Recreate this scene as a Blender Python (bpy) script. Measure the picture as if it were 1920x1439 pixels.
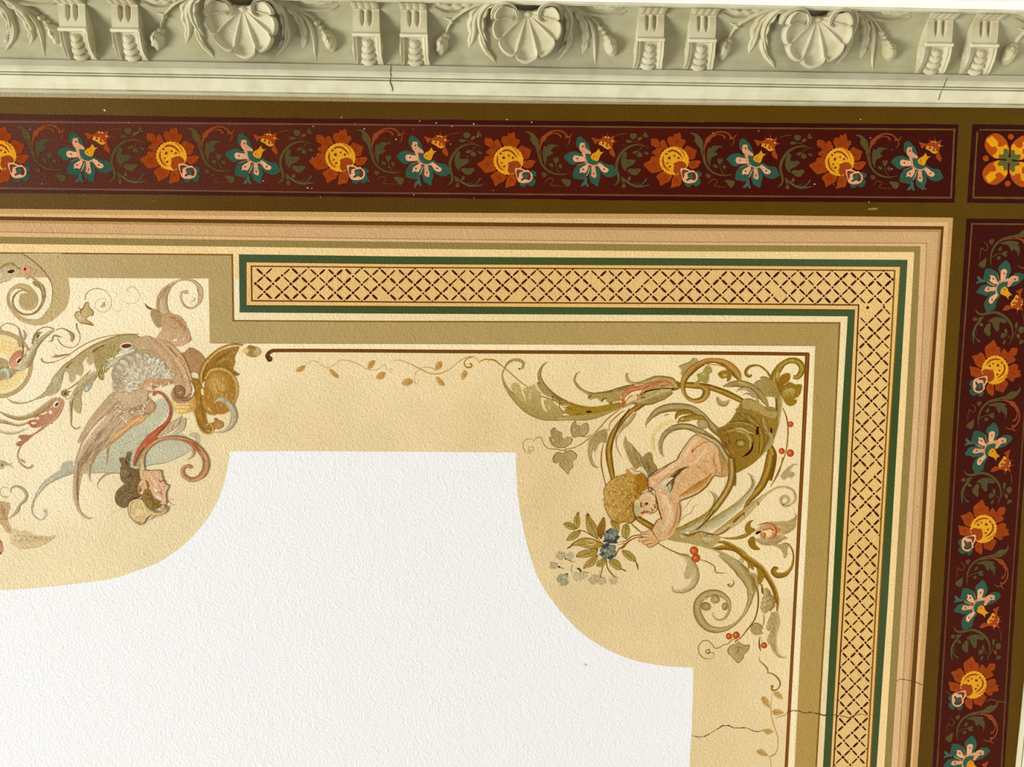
import bpy, math, random
from mathutils import Vector, Matrix
from mathutils.geometry import tessellate_polygon

for _o in list(bpy.data.objects):
    bpy.data.objects.remove(_o)
SC = bpy.context.scene
COL = SC.collection
RND = random.Random(7)

# ------------------------------------------------------------------ camera
FPX = 1430.0                       # focal length in pixels of the 1920 px wide frame
CAM_Z, CEIL_Z = 1.5, 4.1
_eY = Vector((435 - 960, 24700 - 720, FPX)).normalized()
_eX = Vector((55000.0, 660.0, FPX))
_eX = (_eX - _eY * _eX.dot(_eY)).normalized()
_eZ = _eX.cross(_eY)
cam_data = bpy.data.cameras.new('camera')
cam = bpy.data.objects.new('camera', cam_data)
COL.objects.link(cam)
cam_data.sensor_width = 36.0
cam_data.lens = FPX * 36.0 / 1920.0
cam_data.clip_start = 0.05
cam.matrix_world = Matrix(((_eX.x, -_eX.y, -_eX.z, 0), (_eY.x, -_eY.y, -_eY.z, 0),
                           (_eZ.x, -_eZ.y, -_eZ.z, CAM_Z), (0, 0, 0, 1)))
SC.camera = cam
CAMP = Vector((0, 0, CAM_Z))

# ------------------------------------------------------------------ light
SC.view_settings.view_transform = 'Standard'
SC.view_settings.look = 'None'
SC.view_settings.gamma = 1.0
SC.view_settings.use_curve_mapping = False
SC.view_settings.exposure = 0.0
world = bpy.data.worlds.new('room_light')
SC.world = world
world.use_nodes = True
_bg = world.node_tree.nodes['Background']
_bg.inputs[0].default_value = (1.0, 0.99, 0.98, 1)
_bg.inputs[1].default_value = 0.215


def area_light(name, loc, target, sx, sy, power, color):
    d = bpy.data.lights.new(name, 'AREA')
    d.shape = 'RECTANGLE'
    d.size, d.size_y, d.energy, d.color = sx, sy, power, color
    o = bpy.data.objects.new(name, d)
    COL.objects.link(o)
    o.location = loc
    o.rotation_euler = (Vector(target) - Vector(loc)).to_track_quat('-Z', 'Y').to_euler()
    return o


area_light('window_daylight', (-12.5, 5.0, -3.0), (0.0, 0.0, 4.1), 7.0, 4.5, 2840, (1.0, 0.99, 0.975))
area_light('added_fill', (1.5, 2.2, 0.0), (1.0, 0.6, 4.1), 3.0, 3.0, 40, (1.0, 0.98, 0.94))  # added fill lamp that evens out the falloff from the window side


# ------------------------------------------------------------------ geometry of the place
def ray(u, v):
    r = Vector(((u - 960) / FPX, (v - 719.5) / FPX, 1.0))
    return Vector((_eX.dot(r), _eY.dot(r), _eZ.dot(r)))


def P(u, v, z=CEIL_Z):
    """the point of the ceiling plane (or a plane at height z) seen at u, v of the photograph"""
    r = ray(u, v)
    k = (z - CAM_Z) / r.z
    return Vector((r.x * k, r.y * k, z))


def lin(c):
    if isinstance(c, str):
        c = tuple(int(c[i:i + 2], 16) for i in (0, 2, 4))
    out = []
    for x in c[:3]:
        x = x / 255.0
        out.append(x / 12.92 if x <= 0.04045 else ((x + 0.055) / 1.055) ** 2.4)
    return (out[0], out[1], out[2], 1.0)


def mixc(a, b, t):
    a = a if not isinstance(a, str) else tuple(int(a[i:i + 2], 16) for i in (0, 2, 4))
    b = b if not isinstance(b, str) else tuple(int(b[i:i + 2], 16) for i in (0, 2, 4))
    return tuple(a[i] + (b[i] - a[i]) * t for i in range(3))


def cr(pts, n=5, closed=False):
    """smooth curve through points; a point given twice in a row is a sharp corner"""
    m = len(pts)
    if m < 3 or n < 2:
        return [tuple(p) for p in pts]
    out = []
    rng = range(m if closed else m - 1)
    for i in rng:
        p0 = pts[(i - 1) % m] if (closed or i > 0) else pts[0]
        p1, p2 = pts[i], pts[(i + 1) % m]
        p3 = pts[(i + 2) % m] if (closed or i + 2 < m) else pts[-1]
        if p1[0] == p2[0] and p1[1] == p2[1]:
            continue
        for j in range(n):
            t = j / n
            t2, t3 = t * t, t * t * t
            out.append(tuple(0.5 * ((2 * p1[k]) + (-p0[k] + p2[k]) * t + (2 * p0[k] - 5 * p1[k] + 4 * p2[k] - p3[k]) * t2
                                    + (-p0[k] + 3 * p1[k] - 3 * p2[k] + p3[k]) * t3) for k in range(len(p1))))
    if not closed:
        out.append(tuple(pts[-1]))
    return out


def lerp_list(ws, t):
    if not isinstance(ws, (list, tuple)):
        return ws
    x = t * (len(ws) - 1)
    i = min(int(x), len(ws) - 2)
    f = x - i
    f = f * f * (3 - 2 * f)
    return ws[i] + (ws[i + 1] - ws[i]) * f


DZ = 0.000016


class Paint:
    """a coat of paint on the ceiling: flat shapes laid one over another, traced on the plane"""

    def __init__(self, ox=0.0, oy=0.0, s=1.0):
        self.v, self.f, self.c, self.k = [], [], [], 0
        self.auto = 0.0
        self.frame(ox, oy, s)

    def frame(self, ox, oy, s):
        self.ox, self.oy, self.s = ox, oy, s
        return self

    def _px(self, p):
        return (p[0] / self.s + self.ox, p[1] / self.s + self.oy)

    def _add(self, pts, faces, cols):
        self.k += 1
        z = self.k * DZ
        b = len(self.v)
        for p, c in zip(pts, cols):
            q = self._px(p)
            self.v.append((q[0], q[1], z))
            self.c.append(lin(c))
        for f in faces:
            self.f.append(tuple(b + i for i in f))

    def poly(self, pts, col, n=4, smooth=True, col2=None, axis=(0, 1)):
        pp = cr(pts, n, True) if smooth else [tuple(p) for p in pts]
        qq = []
        for p in pp:
            if not qq or abs(p[0] - qq[-1][0]) + abs(p[1] - qq[-1][1]) > 1e-6:
                qq.append(p)
        tris = tessellate_polygon([[Vector((p[0], p[1], 0)) for p in qq]])
        if col2 is None:
            cols = [col] * len(qq)
        else:
            d = [p[0] * axis[0] + p[1] * axis[1] for p in qq]
            lo, hi = min(d), max(d)
            cols = [mixc(col, col2, (x - lo) / (hi - lo + 1e-9)) for x in d]
        self._add(qq, [tuple(t) for t in tris], cols)
        if self.auto:
            self._scumble(qq, col, col2, axis)

    def stroke(self, pts, w, col, n=6, lobes=None, depth=0.4, jit=0.0, side=(1, 1)):
        """a ribbon; w = full width (number or list along it); col = one colour or colours across, left to right"""
        sp = cr(pts, n) if len(pts) > 2 else [pts[0], ((pts[0][0] + pts[1][0]) / 2, (pts[0][1] + pts[1][1]) / 2), pts[1]]
        m = len(sp)
        L = [0.0]
        for i in range(1, m):
            L.append(L[-1] + math.hypot(sp[i][0] - sp[i - 1][0], sp[i][1] - sp[i - 1][1]))
        tot = L[-1] or 1.0
        cols = col if isinstance(col, (list, tuple)) and not isinstance(col[0], (int, float)) else [col, col]
        K = len(cols)
        V, C, F = [], [], []
        for i in range(m):
            a, b = sp[max(i - 1, 0)], sp[min(i + 1, m - 1)]
            dx, dy = b[0] - a[0], b[1] - a[1]
            l = math.hypot(dx, dy) or 1.0
            nx, ny = dy / l, -dx / l
            t = L[i] / tot
            hw = lerp_list(w, t) / 2
            if jit:
                hw *= 1 + RND.uniform(-jit, jit)
            hl = hr = hw
            if lobes:
                g = (1 - depth) + depth * abs(math.sin(math.pi * lobes * t)) ** 0.6
                if side[0]:
                    hl = hw * g
                if side[1]:
                    hr = hw * g
            for j in range(K):
                x = j / (K - 1)
                q = hl * (1 - 2 * x) if x < 0.5 else -hr * (2 * x - 1)
                V.append((sp[i][0] + nx * q, sp[i][1] + ny * q))
                C.append(cols[j])
        for i in range(m - 1):
            for j in range(K - 1):
                a = i * K + j
                F.append((a, a + 1, a + K + 1, a + K))
        self._add(V, F, C)
        if self.auto and m > 4:
            self._streaks(sp, L, tot, w, cols, lobes, depth, side)

    def _scumble(self, pts, col, col2, axis):
        """short brush marks inside a flat shape"""
        s = self.s
        xs = [p[0] for p in pts]; ys = [p[1] for p in pts]
        ar = abs(sum(pts[i - 1][0] * pts[i][1] - pts[i][0] * pts[i - 1][1] for i in range(len(pts)))) / 2 / s / s
        if ar < 50: return
        keep, self.auto = self.auto, 0.0
        mx, my = sum(xs) / len(xs), sum(ys) / len(ys)
        a_ = sum((x - mx) ** 2 for x in xs); b_ = sum((y - my) ** 2 for y in ys); c_ = sum((x - mx) * (y - my) for x, y in zip(xs, ys))
        th = 0.5 * math.atan2(2 * c_, a_ - b_)
        d = [x * axis[0] + y * axis[1] for x, y in pts]; lo, hi = min(d), max(d)
        n = int(min(260, ar / 13.0) * keep)
        for _ in range(n):
            x, y = RND.uniform(min(xs), max(xs)), RND.uniform(min(ys), max(ys))
            ins, j = False, len(pts) - 1
            for i in range(len(pts)):
                if (ys[i] > y) != (ys[j] > y) and x < (xs[j] - xs[i]) * (y - ys[i]) / (ys[j] - ys[i]) + xs[i]: ins = not ins
                j = i
            if not ins: continue
            edge = min((x - px) ** 2 + (y - py) ** 2 for px, py in pts) ** .5
            ln = min(RND.uniform(2.2, 6.0) * s, edge * 1.5)
            if ln < 1.2 * s: continue
            base = col if col2 is None else mixc(col, col2, (x * axis[0] + y * axis[1] - lo) / (hi - lo + 1e-9))
            base = mixc(base, base, 0)
            dv = RND.choice((-1, 1)) * RND.uniform(9, 30)
            c = tuple(max(4, min(250, q + dv * k_)) for q, k_ in zip(base, (1.0, .95, .8)))
            t = th + RND.uniform(-.6, .6)
            dx, dy = math.cos(t) * ln / 2, math.sin(t) * ln / 2
            wv = RND.uniform(.7, 1.7) * s
            self.stroke([(x - dx, y - dy), (x + dy * .12, y - dx * .12), (x + dx, y + dy)], [wv * .3, wv, wv * .3], c, n=2)
        self.auto = keep

    def _streaks(self, sp, L, tot, w, cols, lobes, depth, side):
        """long brush marks that follow a ribbon"""
        s = self.s
        wm = (max(w) if isinstance(w, (list, tuple)) else w) / s
        if wm < 5.0 or tot / s < 14: return
        keep, self.auto = self.auto, 0.0
        n = int(min(40, wm * tot / s / 55.0 + 2) * keep)
        m = len(sp)
        for _ in range(n):
            t0 = RND.uniform(0.03, .8); t1 = min(.97, t0 + RND.uniform(8, 26) * s / tot)
            x = RND.uniform(-.8, .8)
            pts = []
            for i in range(m):
                t = L[i] / tot
                if not t0 <= t <= t1: continue
                a, b = sp[max(i - 1, 0)], sp[min(i + 1, m - 1)]
                dx, dy = b[0] - a[0], b[1] - a[1]; l = math.hypot(dx, dy) or 1.0
                g = ((1 - depth) + depth * abs(math.sin(math.pi * lobes * t)) ** .6) if lobes else 1
                h = lerp_list(w, t) / 2 * g * x
                pts.append((sp[i][0] + dy / l * h, sp[i][1] - dx / l * h))
            if len(pts) < 2: continue
            j = int((1 - x) / 2 * (len(cols) - 1) + .5)
            base = mixc(cols[j], cols[j], 0)
            dv = RND.choice((-1, 1)) * RND.uniform(12, 36)
            c = tuple(max(4, min(250, q + dv * k_)) for q, k_ in zip(base, (1.0, .95, .75)))
            wv = RND.uniform(.6, 1.3) * s
            self.stroke(pts, [wv * .2, wv, wv * .2], c, n=1)
        self.auto = keep

    def dot(self, x, y, r, col, ry=None, n=12, rot=0.0, rim=None, jit=0.0):
        ry = ry or r
        V, C = [(x, y)], [col]
        for i in range(n):
            a = 2 * math.pi * i / n
            k = 1 + (RND.uniform(-jit, jit) if jit else 0)
            dx, dy = r * k * math.cos(a), ry * k * math.sin(a)
            V.append((x + dx * math.cos(rot) - dy * math.sin(rot), y + dx * math.sin(rot) + dy * math.cos(rot)))
            C.append(rim or col)
        self._add(V, [(0, 1 + i, 1 + (i + 1) % n) for i in range(n)], C)

    def spiral(self, cx, cy, r0, r1, a0, turns, w, col, n=26, sq=1.0, **kw):
        m = max(8, int(n * abs(turns)))
        pts = []
        for i in range(m + 1):
            t = i / m
            a = a0 + 2 * math.pi * turns * t
            r = r0 + (r1 - r0) * t
            pts.append((cx + r * math.cos(a), cy + sq * r * math.sin(a)))
        self.stroke(pts, w, col, n=1, **kw)

    def line(self, pts, w, col, n=5):
        self.stroke(pts, w, col, n=n)

    def build(self, name, mat, parent=None, level=10, loc=None):
        """level: painting order; the coat is laid down by lay_coats() at the end"""
        org = loc if loc is not None else (parent['_org'] if parent is not None and '_org' in parent else (0, 0, CEIL_Z))
        org = Vector(org)
        me = bpy.data.meshes.new(name)
        me.materials.append(mat)
        o = bpy.data.objects.new(name, me)
        COL.objects.link(o)
        if parent is not None:
            o.parent = parent
        else:
            o.location = org
        COATS.append((level, len(COATS), self, me, org))
        return o


def build_each(pt, name, mat, parent, level):
    """every shape of a coat as a part of its own"""
    by = {}
    for f in pt.f: by.setdefault(round(pt.v[f[0]][2] / DZ), []).append(f)
    for k in sorted(by):
        q = Paint(); ids = {}
        for f in by[k]:
            for j in f:
                if j not in ids:
                    ids[j] = len(q.v); q.v.append((pt.v[j][0], pt.v[j][1], DZ)); q.c.append(pt.c[j])
        q.f = [tuple(ids[j] for j in f) for f in by[k]]
        q.build(name, mat, parent, level)


COATS = []


def lay_coats():
    """lay every shape just over whatever it covers, a fortieth of a millimetre at a time"""
    import numpy as np
    cell, u0, v0 = 3.0, -460.0, 60.0
    H = np.zeros((640, 900), dtype=np.int32)
    for level, _, pt, me, org in sorted(COATS, key=lambda c: (c[0], c[1])):
        nv = len(pt.v)
        lay = [0] * nv
        i = 0
        groups, gi = [], {}
        for f in pt.f:
            k = round(pt.v[f[0]][2] / DZ)
            gi.setdefault(k, []).append(f)
        for k in sorted(gi):
            boxes = []
            top = 0
            for f in gi[k]:
                us = [pt.v[j][0] for j in f]; vs_ = [pt.v[j][1] for j in f]
                a = max(0, int((min(us) - u0) / cell)); b = min(899, int((max(us) - u0) / cell))
                c = max(0, int((min(vs_) - v0) / cell)); d = min(639, int((max(vs_) - v0) / cell))
                if b < a or d < c: continue
                boxes.append((c, d + 1, a, b + 1))
                m = int(H[c:d + 1, a:b + 1].max())
                if m > top: top = m
            n = top + 1
            if level >= 25 and me.materials[0].name.startswith('oil_border') and n < 34: n = 34 + (k if k < 12 else 12)
            for (c, d, a, b) in boxes: H[c:d, a:b] = n
            for f in gi[k]:
                for j in f: lay[j] = n
        vs = []
        for (u, v, z), n in zip(pt.v, lay):
            q = P(u, v)
            vs.append((q.x - org.x, q.y - org.y, CEIL_Z - 1e-4 - n * 2.5e-5 - org.z))
        fs = []
        for f in pt.f:
            a, b, c = (vs[f[0]], vs[f[1]], vs[f[2]])
            ar = (b[0] - a[0]) * (c[1] - a[1]) - (b[1] - a[1]) * (c[0] - a[0])
            fs.append(f if ar < 0 else tuple(reversed(f)))
        me.from_pydata(vs, [], fs)
        at = me.color_attributes.new('pigment', 'FLOAT_COLOR', 'POINT')
        flat = []
        for c in pt.c: flat.extend(c)
        at.data.foreach_set('color', flat)
        me.update()
    print('coats', int(H.max()))


def tag(o, label=None, cat=None, group=None, kind=None):
    if label: o['label'] = label
    if cat: o['category'] = cat
    if group: o['group'] = group
    if kind: o['kind'] = kind
    return o


def thing(name, uv, label, cat, group=None, z=CEIL_Z):
    """an Empty at the middle of a painted ornament; its parts are its children"""
    o = bpy.data.objects.new(name, None)
    COL.objects.link(o)
    q = P(uv[0], uv[1])
    o.location = (q.x, q.y, z)
    o.empty_display_size = 0.05
    o['_org'] = (q.x, q.y, z)
    return tag(o, label, cat, group)


def dup(root, loc, rot=0.0, label=None, group=None, scale=None):
    r = root.copy(); COL.objects.link(r)
    r.location = loc
    r.rotation_euler = (0, 0, rot)
    if scale: r.scale = scale
    if label: r['label'] = label
    if group: r['group'] = group
    for ch in list(root.children):
        c = ch.copy(); COL.objects.link(c); c.parent = r
        for g in ch.children:
            d = g.copy(); COL.objects.link(d); d.parent = c
    return r


# ------------------------------------------------------------------ materials
def paint_material(name, rough=0.7, spec=0.06, bump=0.6, vary=0.07, use_attr=True, base=(0.8, 0.8, 0.8, 1)):
    m = bpy.data.materials.new(name)
    m.use_nodes = True
    nt = m.node_tree
    N, Lk = nt.nodes, nt.links
    bs = N['Principled BSDF']
    bs.inputs['Roughness'].default_value = rough
    bs.inputs['Specular IOR Level'].default_value = spec
    geo = N.new('ShaderNodeNewGeometry')
    pos = geo.outputs['Position']
    n1 = N.new('ShaderNodeTexNoise'); n1.inputs['Scale'].default_value = 9.0; n1.inputs['Detail'].default_value = 5.0
    n2 = N.new('ShaderNodeTexNoise'); n2.inputs['Scale'].default_value = 170.0; n2.inputs['Detail'].default_value = 4.0
    n2.inputs['Roughness'].default_value = 0.65
    for n_ in (n1, n2):
        Lk.new(pos, n_.inputs['Vector'])
    mr1 = N.new('ShaderNodeMapRange'); mr1.inputs[1].default_value = 0.3; mr1.inputs[2].default_value = 0.7
    mr1.inputs[3].default_value = 1 - vary * 0.5; mr1.inputs[4].default_value = 1 + vary * 0.4
    mr2 = N.new('ShaderNodeMapRange'); mr2.inputs[1].default_value = 0.3; mr2.inputs[2].default_value = 0.7
    mr2.inputs[3].default_value = 1 - vary * 1.9; mr2.inputs[4].default_value = 1 + vary * 1.5
    Lk.new(n1.outputs[0], mr1.inputs[0]); Lk.new(n2.outputs[0], mr2.inputs[0])
    mul = N.new('ShaderNodeMath'); mul.operation = 'MULTIPLY'
    Lk.new(mr1.outputs[0], mul.inputs[0]); Lk.new(mr2.outputs[0], mul.inputs[1])
    vm = N.new('ShaderNodeVectorMath'); vm.operation = 'SCALE'
    if use_attr:
        at = N.new('ShaderNodeAttribute'); at.attribute_name = 'pigment'
        Lk.new(at.outputs['Color'], vm.inputs[0])
    else:
        vm.inputs[0].default_value = base[:3]
    Lk.new(mul.outputs[0], vm.inputs['Scale'])
    Lk.new(vm.outputs[0], bs.inputs['Base Color'])
    # lumpy distemper and brush marks
    nb = N.new('ShaderNodeTexNoise'); nb.inputs['Scale'].default_value = 130.0; nb.inputs['Detail'].default_value = 3.0
    nb2 = N.new('ShaderNodeTexNoise'); nb2.inputs['Scale'].default_value = 52.0; nb2.inputs['Detail'].default_value = 2.0
    nb2.inputs['Distortion'].default_value = 1.2
    for n_ in (nb, nb2):
        Lk.new(pos, n_.inputs['Vector'])
    ad = N.new('ShaderNodeMath'); ad.operation = 'MULTIPLY_ADD'
    Lk.new(nb2.outputs[0], ad.inputs[0]); ad.inputs[1].default_value = 0.8
    Lk.new(nb.outputs[0], ad.inputs[2])
    bp = N.new('ShaderNodeBump'); bp.inputs['Strength'].default_value = bump
    bp.inputs['Distance'].default_value = 0.004
    Lk.new(ad.outputs[0], bp.inputs['Height'])
    Lk.new(bp.outputs[0], bs.inputs['Normal'])
    return m


M_PAINT = paint_material('distemper_paint')
M_BORDER = paint_material('oil_border_paint', rough=0.5, spec=0.07, bump=0.4, vary=0.14)
M_WHITE = paint_material('white_distemper', rough=0.85, spec=0.1, bump=0.5, vary=0.012, use_attr=False, base=lin((240, 239, 236)))
M_FIGURE = paint_material('figure_paint', vary=0.13, bump=0.55)
# ------------------------------------------------------------------ the ceiling and its painted bands
def grid_mesh(name, corners, nx, ny, mat, level, colfn=None, parent=None):
    """a sheet spanning four photograph points, subdivided so that its pigment can vary"""
    (a, b, c, d) = corners
    pt = Paint()
    V, C, F = [], [], []
    for j in range(ny + 1):
        for i in range(nx + 1):
            x, y = i / nx, j / ny
            u = (a[0] * (1 - x) + b[0] * x) * (1 - y) + (d[0] * (1 - x) + c[0] * x) * y
            v = (a[1] * (1 - x) + b[1] * x) * (1 - y) + (d[1] * (1 - x) + c[1] * x) * y
            V.append((u, v)); C.append(colfn(u, v))
    for j in range(ny):
        for i in range(nx):
            k = j * (nx + 1) + i
            F.append((k, k + 1, k + nx + 2, k + nx + 1))
    pt._add(V, F, C)
    return pt.build(name, mat, parent, level=level)


def ext(pts, k0=0.35, k1=0.35):
    """carry a traced line on past both ends"""
    a, b = pts[0], pts[1]
    c, d = pts[-2], pts[-1]
    return [(a[0] + (a[0] - b[0]) * k0, a[1] + (a[1] - b[1]) * k0)] + list(pts) + [(d[0] + (d[0] - c[0]) * k1, d[1] + (d[1] - c[1]) * k1)]


# traced L-shaped lines: along the top from the left, the corner, then down the right side
def L_line(yl, ym, yq, corner, r760, r1120, r1439):
    """yl, ym, yq: heights at x = 0, 640, 1280"""
    top = [(-420, yl + (yl - ym) * 420 / 640.0), (0, yl), (640, ym), (1280, yq), corner]
    k = (r1439 - r1120) / 319.0
    dn = [(r760, 760), (r1120, 1120), (r1439, 1439), (r1439 + k * 420, 1859)]
    return top, dn


def band(pt, A, B, col):
    """fill between two L-shaped lines"""
    for i in (0, 1):
        a = A[i] if i == 0 else [A[0][-1]] + A[1]
        b = B[i] if i == 0 else [B[0][-1]] + B[1]
        V = list(a) + list(b)
        n = len(a)
        F = [(j, j + 1, n + j + 1, n + j) for j in range(n - 1)]
        pt._add(V, F, [col] * len(V))


def off(Lx, d):
    """shift an L-shaped line inwards by d pixels"""
    top, dn = Lx
    t = [(x, y + d) for (x, y) in top[:-1]] + [(top[-1][0] - d, top[-1][1] + d)]
    return t, [(x - d, y) for (x, y) in dn]


L_OLIVE = L_line(391.7, 398, 401.7, (1787, 408.5), 1764.5, 1742, 1720)
L_DK0 = L_line(406, 414.5, 420.7, (1769.7, 424.4), 1747.3, 1727, 1706.7)
L_DK1 = L_line(413, 422, 428, (1764.5, 430.7), 1740.2, 1719.5, 1697.2)
L_LT = L_line(437, 449, 456, (1735.4, 458.4), 1722.2, 1700, 1682)
L_G0 = L_line(444, 452.5, 459.3, (1726, 462), 1713, 1691, 1671)
L_G1 = L_line(457.3, 465.5, 471.7, (1714, 473), 1698.4, 1676.8, 1657.8)

# bare white ceiling slab
bm_v = [P(-700, -30), P(2150, -30), P(2150, 2000), P(-700, 2000)]
_y0 = P(960, 170).y - 0.30
me = bpy.data.meshes.new('ceiling')
_xs, _ys, _T = (-2.6, 2.4), (_y0, 2.4), 0.12
me.from_pydata([(x, y, z) for z in (CEIL_Z, CEIL_Z + _T) for y in _ys for x in _xs], [],
               [(0, 2, 3, 1), (4, 5, 7, 6), (0, 1, 5, 4), (1, 3, 7, 5), (3, 2, 6, 7), (2, 0, 4, 6)])
me.materials.append(M_WHITE)
ceiling = bpy.data.objects.new('ceiling', me); COL.objects.link(ceiling)
tag(ceiling, kind='structure')
ceiling['_org'] = (0, 0, 0)


def samples_col(samples, power=2.2):
    def f(u, v):
        W = 0; R = [0, 0, 0]
        for (x, y, c) in samples:
            w = 1.0 / ((u - x) ** 2 + (v - y) ** 2 + 900) ** (power / 2)
            W += w
            for i in range(3):
                R[i] += w * c[i]
        return (R[0] / W, R[1] / W, R[2] / W)
    return f


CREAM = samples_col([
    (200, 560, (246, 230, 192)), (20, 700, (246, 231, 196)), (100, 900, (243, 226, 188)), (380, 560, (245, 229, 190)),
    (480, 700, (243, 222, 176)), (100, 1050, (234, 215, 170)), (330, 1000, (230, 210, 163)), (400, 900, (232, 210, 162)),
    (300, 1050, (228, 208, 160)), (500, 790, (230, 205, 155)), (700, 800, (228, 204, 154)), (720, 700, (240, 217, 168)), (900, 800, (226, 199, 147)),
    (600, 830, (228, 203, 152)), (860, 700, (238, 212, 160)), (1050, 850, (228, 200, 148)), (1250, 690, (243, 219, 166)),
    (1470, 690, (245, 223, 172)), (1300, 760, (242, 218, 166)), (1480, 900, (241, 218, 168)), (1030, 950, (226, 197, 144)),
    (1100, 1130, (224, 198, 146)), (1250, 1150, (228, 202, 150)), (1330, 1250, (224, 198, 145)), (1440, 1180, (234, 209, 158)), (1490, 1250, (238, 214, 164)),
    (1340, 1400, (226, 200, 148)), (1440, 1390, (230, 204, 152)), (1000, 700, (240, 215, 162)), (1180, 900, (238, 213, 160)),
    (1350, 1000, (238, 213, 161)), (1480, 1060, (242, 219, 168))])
grid_mesh('cream_field', ((-420, 440), (1760, 440), (1760, 1860), (-420, 1860)), 96, 64, M_PAINT, 2,
          CREAM, ceiling)

# white centre with its scooped corners
W = Paint()
W_OUT = ([(-420, 1085), (-300, 1098), (-150, 1106), (0, 1107.5), (90, 1101), (162, 1093), (217, 1084), (253, 1072), (289, 1059),
          (320, 1041), (350, 1018), (376, 990), (396, 962), (412, 930), (423, 895), (431, 852), (432, 847), (432, 847)]
         + [(560, 846.5), (760, 847.5), (967, 849), (967, 849), (967.5, 880), (970, 920), (976, 965), (985, 1010), (1000, 1062), (1014, 1094), (1032, 1122),
            (1054, 1150), (1082, 1180), (1112, 1203), (1150, 1224), (1190, 1239), (1230, 1247), (1265, 1251), (1299.6, 1252.5), (1299.6, 1252.5),
            (1299, 1300), (1296.5, 1380), (1293, 1439), (1282, 1860), (1282, 1860), (-420, 1860), (-420, 1860)])
W.poly(W_OUT, (240, 239, 236), n=4)
wf = W.build('white_field', M_WHITE, ceiling, level=4)

# peach moulding lines running round the field
pt = Paint()
outer = L_line(150, 160, 168, (1990, 180), 1960, 1935, 1915)
band(pt, L_OLIVE, off(L_OLIVE, 9), (196, 154, 98))
band(pt, off(L_OLIVE, 9), L_DK0, (218, 178, 124))
band(pt, L_DK0, L_DK1, (98, 62, 16))
band(pt, L_DK1, off(L_DK1, 5), (180, 138, 86))
band(pt, off(L_DK1, 5), off(L_LT, -3), (204, 164, 114))
band(pt, off(L_LT, -3), off(L_LT, -1), (176, 134, 82))
band(pt, off(L_LT, -1), L_G0, (216, 178, 130))
band(pt, L_G0, L_G1, (146, 124, 68))
band(pt, L_G1, off(L_G1, 60), (238, 206, 146))
o = pt.build('trim_2', M_PAINT, None, level=8)
tag(o, kind='structure')

# olive ground around the flower panels
pt = Paint()
top_o = [(-420, 168), (0, 176), (640, 186), (1280, 194), (2080, 200)]
pt._add(top_o + [(-420, 384.5)] + [(0, 391.7), (640, 398), (1280, 401.7), (1787, 408.5), (2080, 412)][0:4] , [], [(0, 0, 0)] * 9)
pt = Paint()
A = [(-420, 176), (0, 181.5), (640, 190.5), (1280, 196.8), (1787, 201.5), (2090, 205)]
B = [(-420, 387.6), (0, 391.7), (640, 398), (1280, 401.7), (1787, 408.5), (2090, 411)]
OLV = (92, 68, 18)
OL = samples_col([(0, 290, (97, 73, 32)), (640, 290, (82, 55, 8)), (1280, 290, (88, 60, 3)), (1800, 300, (84, 60, 3)),  # greyer left end: window sheen painted into the olive
                  (1780, 800, (92, 64, 2)), (1740, 1300, (86, 58, 3))])
def strip(A, B, colf, pt, sub=14):
    V, C, F = [], [], []
    n = len(A)
    rows = []
    for i in range(n - 1):
        for j in range(sub + (1 if i == n - 2 else 0)):
            t = j / sub
            a = (A[i][0] + (A[i + 1][0] - A[i][0]) * t, A[i][1] + (A[i + 1][1] - A[i][1]) * t)
            b = (B[i][0] + (B[i + 1][0] - B[i][0]) * t, B[i][1] + (B[i + 1][1] - B[i][1]) * t)
            rows.append((a, b))
    for a, b in rows:
        V += [a, b]; C += [colf(*a), colf(*b)]
    for i in range(len(rows) - 1):
        F.append((2 * i, 2 * i + 2, 2 * i + 3, 2 * i + 1))
    pt._add(V, F, C)
strip([(x, y - 26) for x, y in A], [(x, y + 1) for x, y in A], samples_col([(0, 180, (170, 158, 122)), (500, 185, (150, 130, 86)), (900, 190, (160, 146, 106)), (1500, 198, (176, 168, 136))]), pt)
strip(A, B, OL, pt)
A2 = [(1787, 408.5), (1764.5, 760), (1742, 1120), (1720, 1439), (1691, 1859)]
B2 = [(2090, 408.5), (2070, 760), (1990, 1120), (1940, 1439), (1870, 1859)]
strip(A2, B2, OL, pt)
o = pt.build('trim_3', M_BORDER, None, level=8)
tag(o, kind='structure')

# the greige key band with its thin line, stepping round the green frame
pt = Paint()
GRE = samples_col([(0, 500, (192, 170, 124)), (400, 560, (178, 153, 100)), (400, 630, (178, 154, 100)), (800, 620, (178, 151, 92)), (1200, 625, (178, 151, 90)),
                   (1550, 630, (172, 144, 82)), (1540, 900, (172, 142, 76)), (1520, 1439, (176, 144, 76))])
gO = [(-420, 471), (0, 474.6), (200, 476), (435, 478), (437.5, 601.7), (740, 603.3), (1300, 604.5), (1574.3, 605.8), (1567, 760), (1549, 1120), (1530, 1439), (1504, 1859)]
gI = [(-420, 517), (0, 520), (200, 522), (391, 522.5), (393.6, 643), (740, 644), (1300, 646.3), (1528.5, 648), (1521, 840), (1505.5, 1120), (1490, 1439), (1468, 1859)]
strip(gO, gI, GRE, pt, 10)
OLN = (128, 92, 32)
pt.stroke([(-420, 471), (0, 474.6), (200, 476), (434, 478)], 3.0, OLN, n=1)
pt.stroke([(435.5, 476.5), (437.5, 603.2)], 3.4, OLN, n=1)
pt.stroke([(436, 601.7), (740, 603.3), (1300, 604.5), (1574.3, 605.8)], 2.6, OLN, n=1)
pt.stroke([(1574.3, 604.5), (1567, 760), (1549, 1120), (1530, 1439), (1504, 1859)], 3.0, OLN, n=1)
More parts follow.
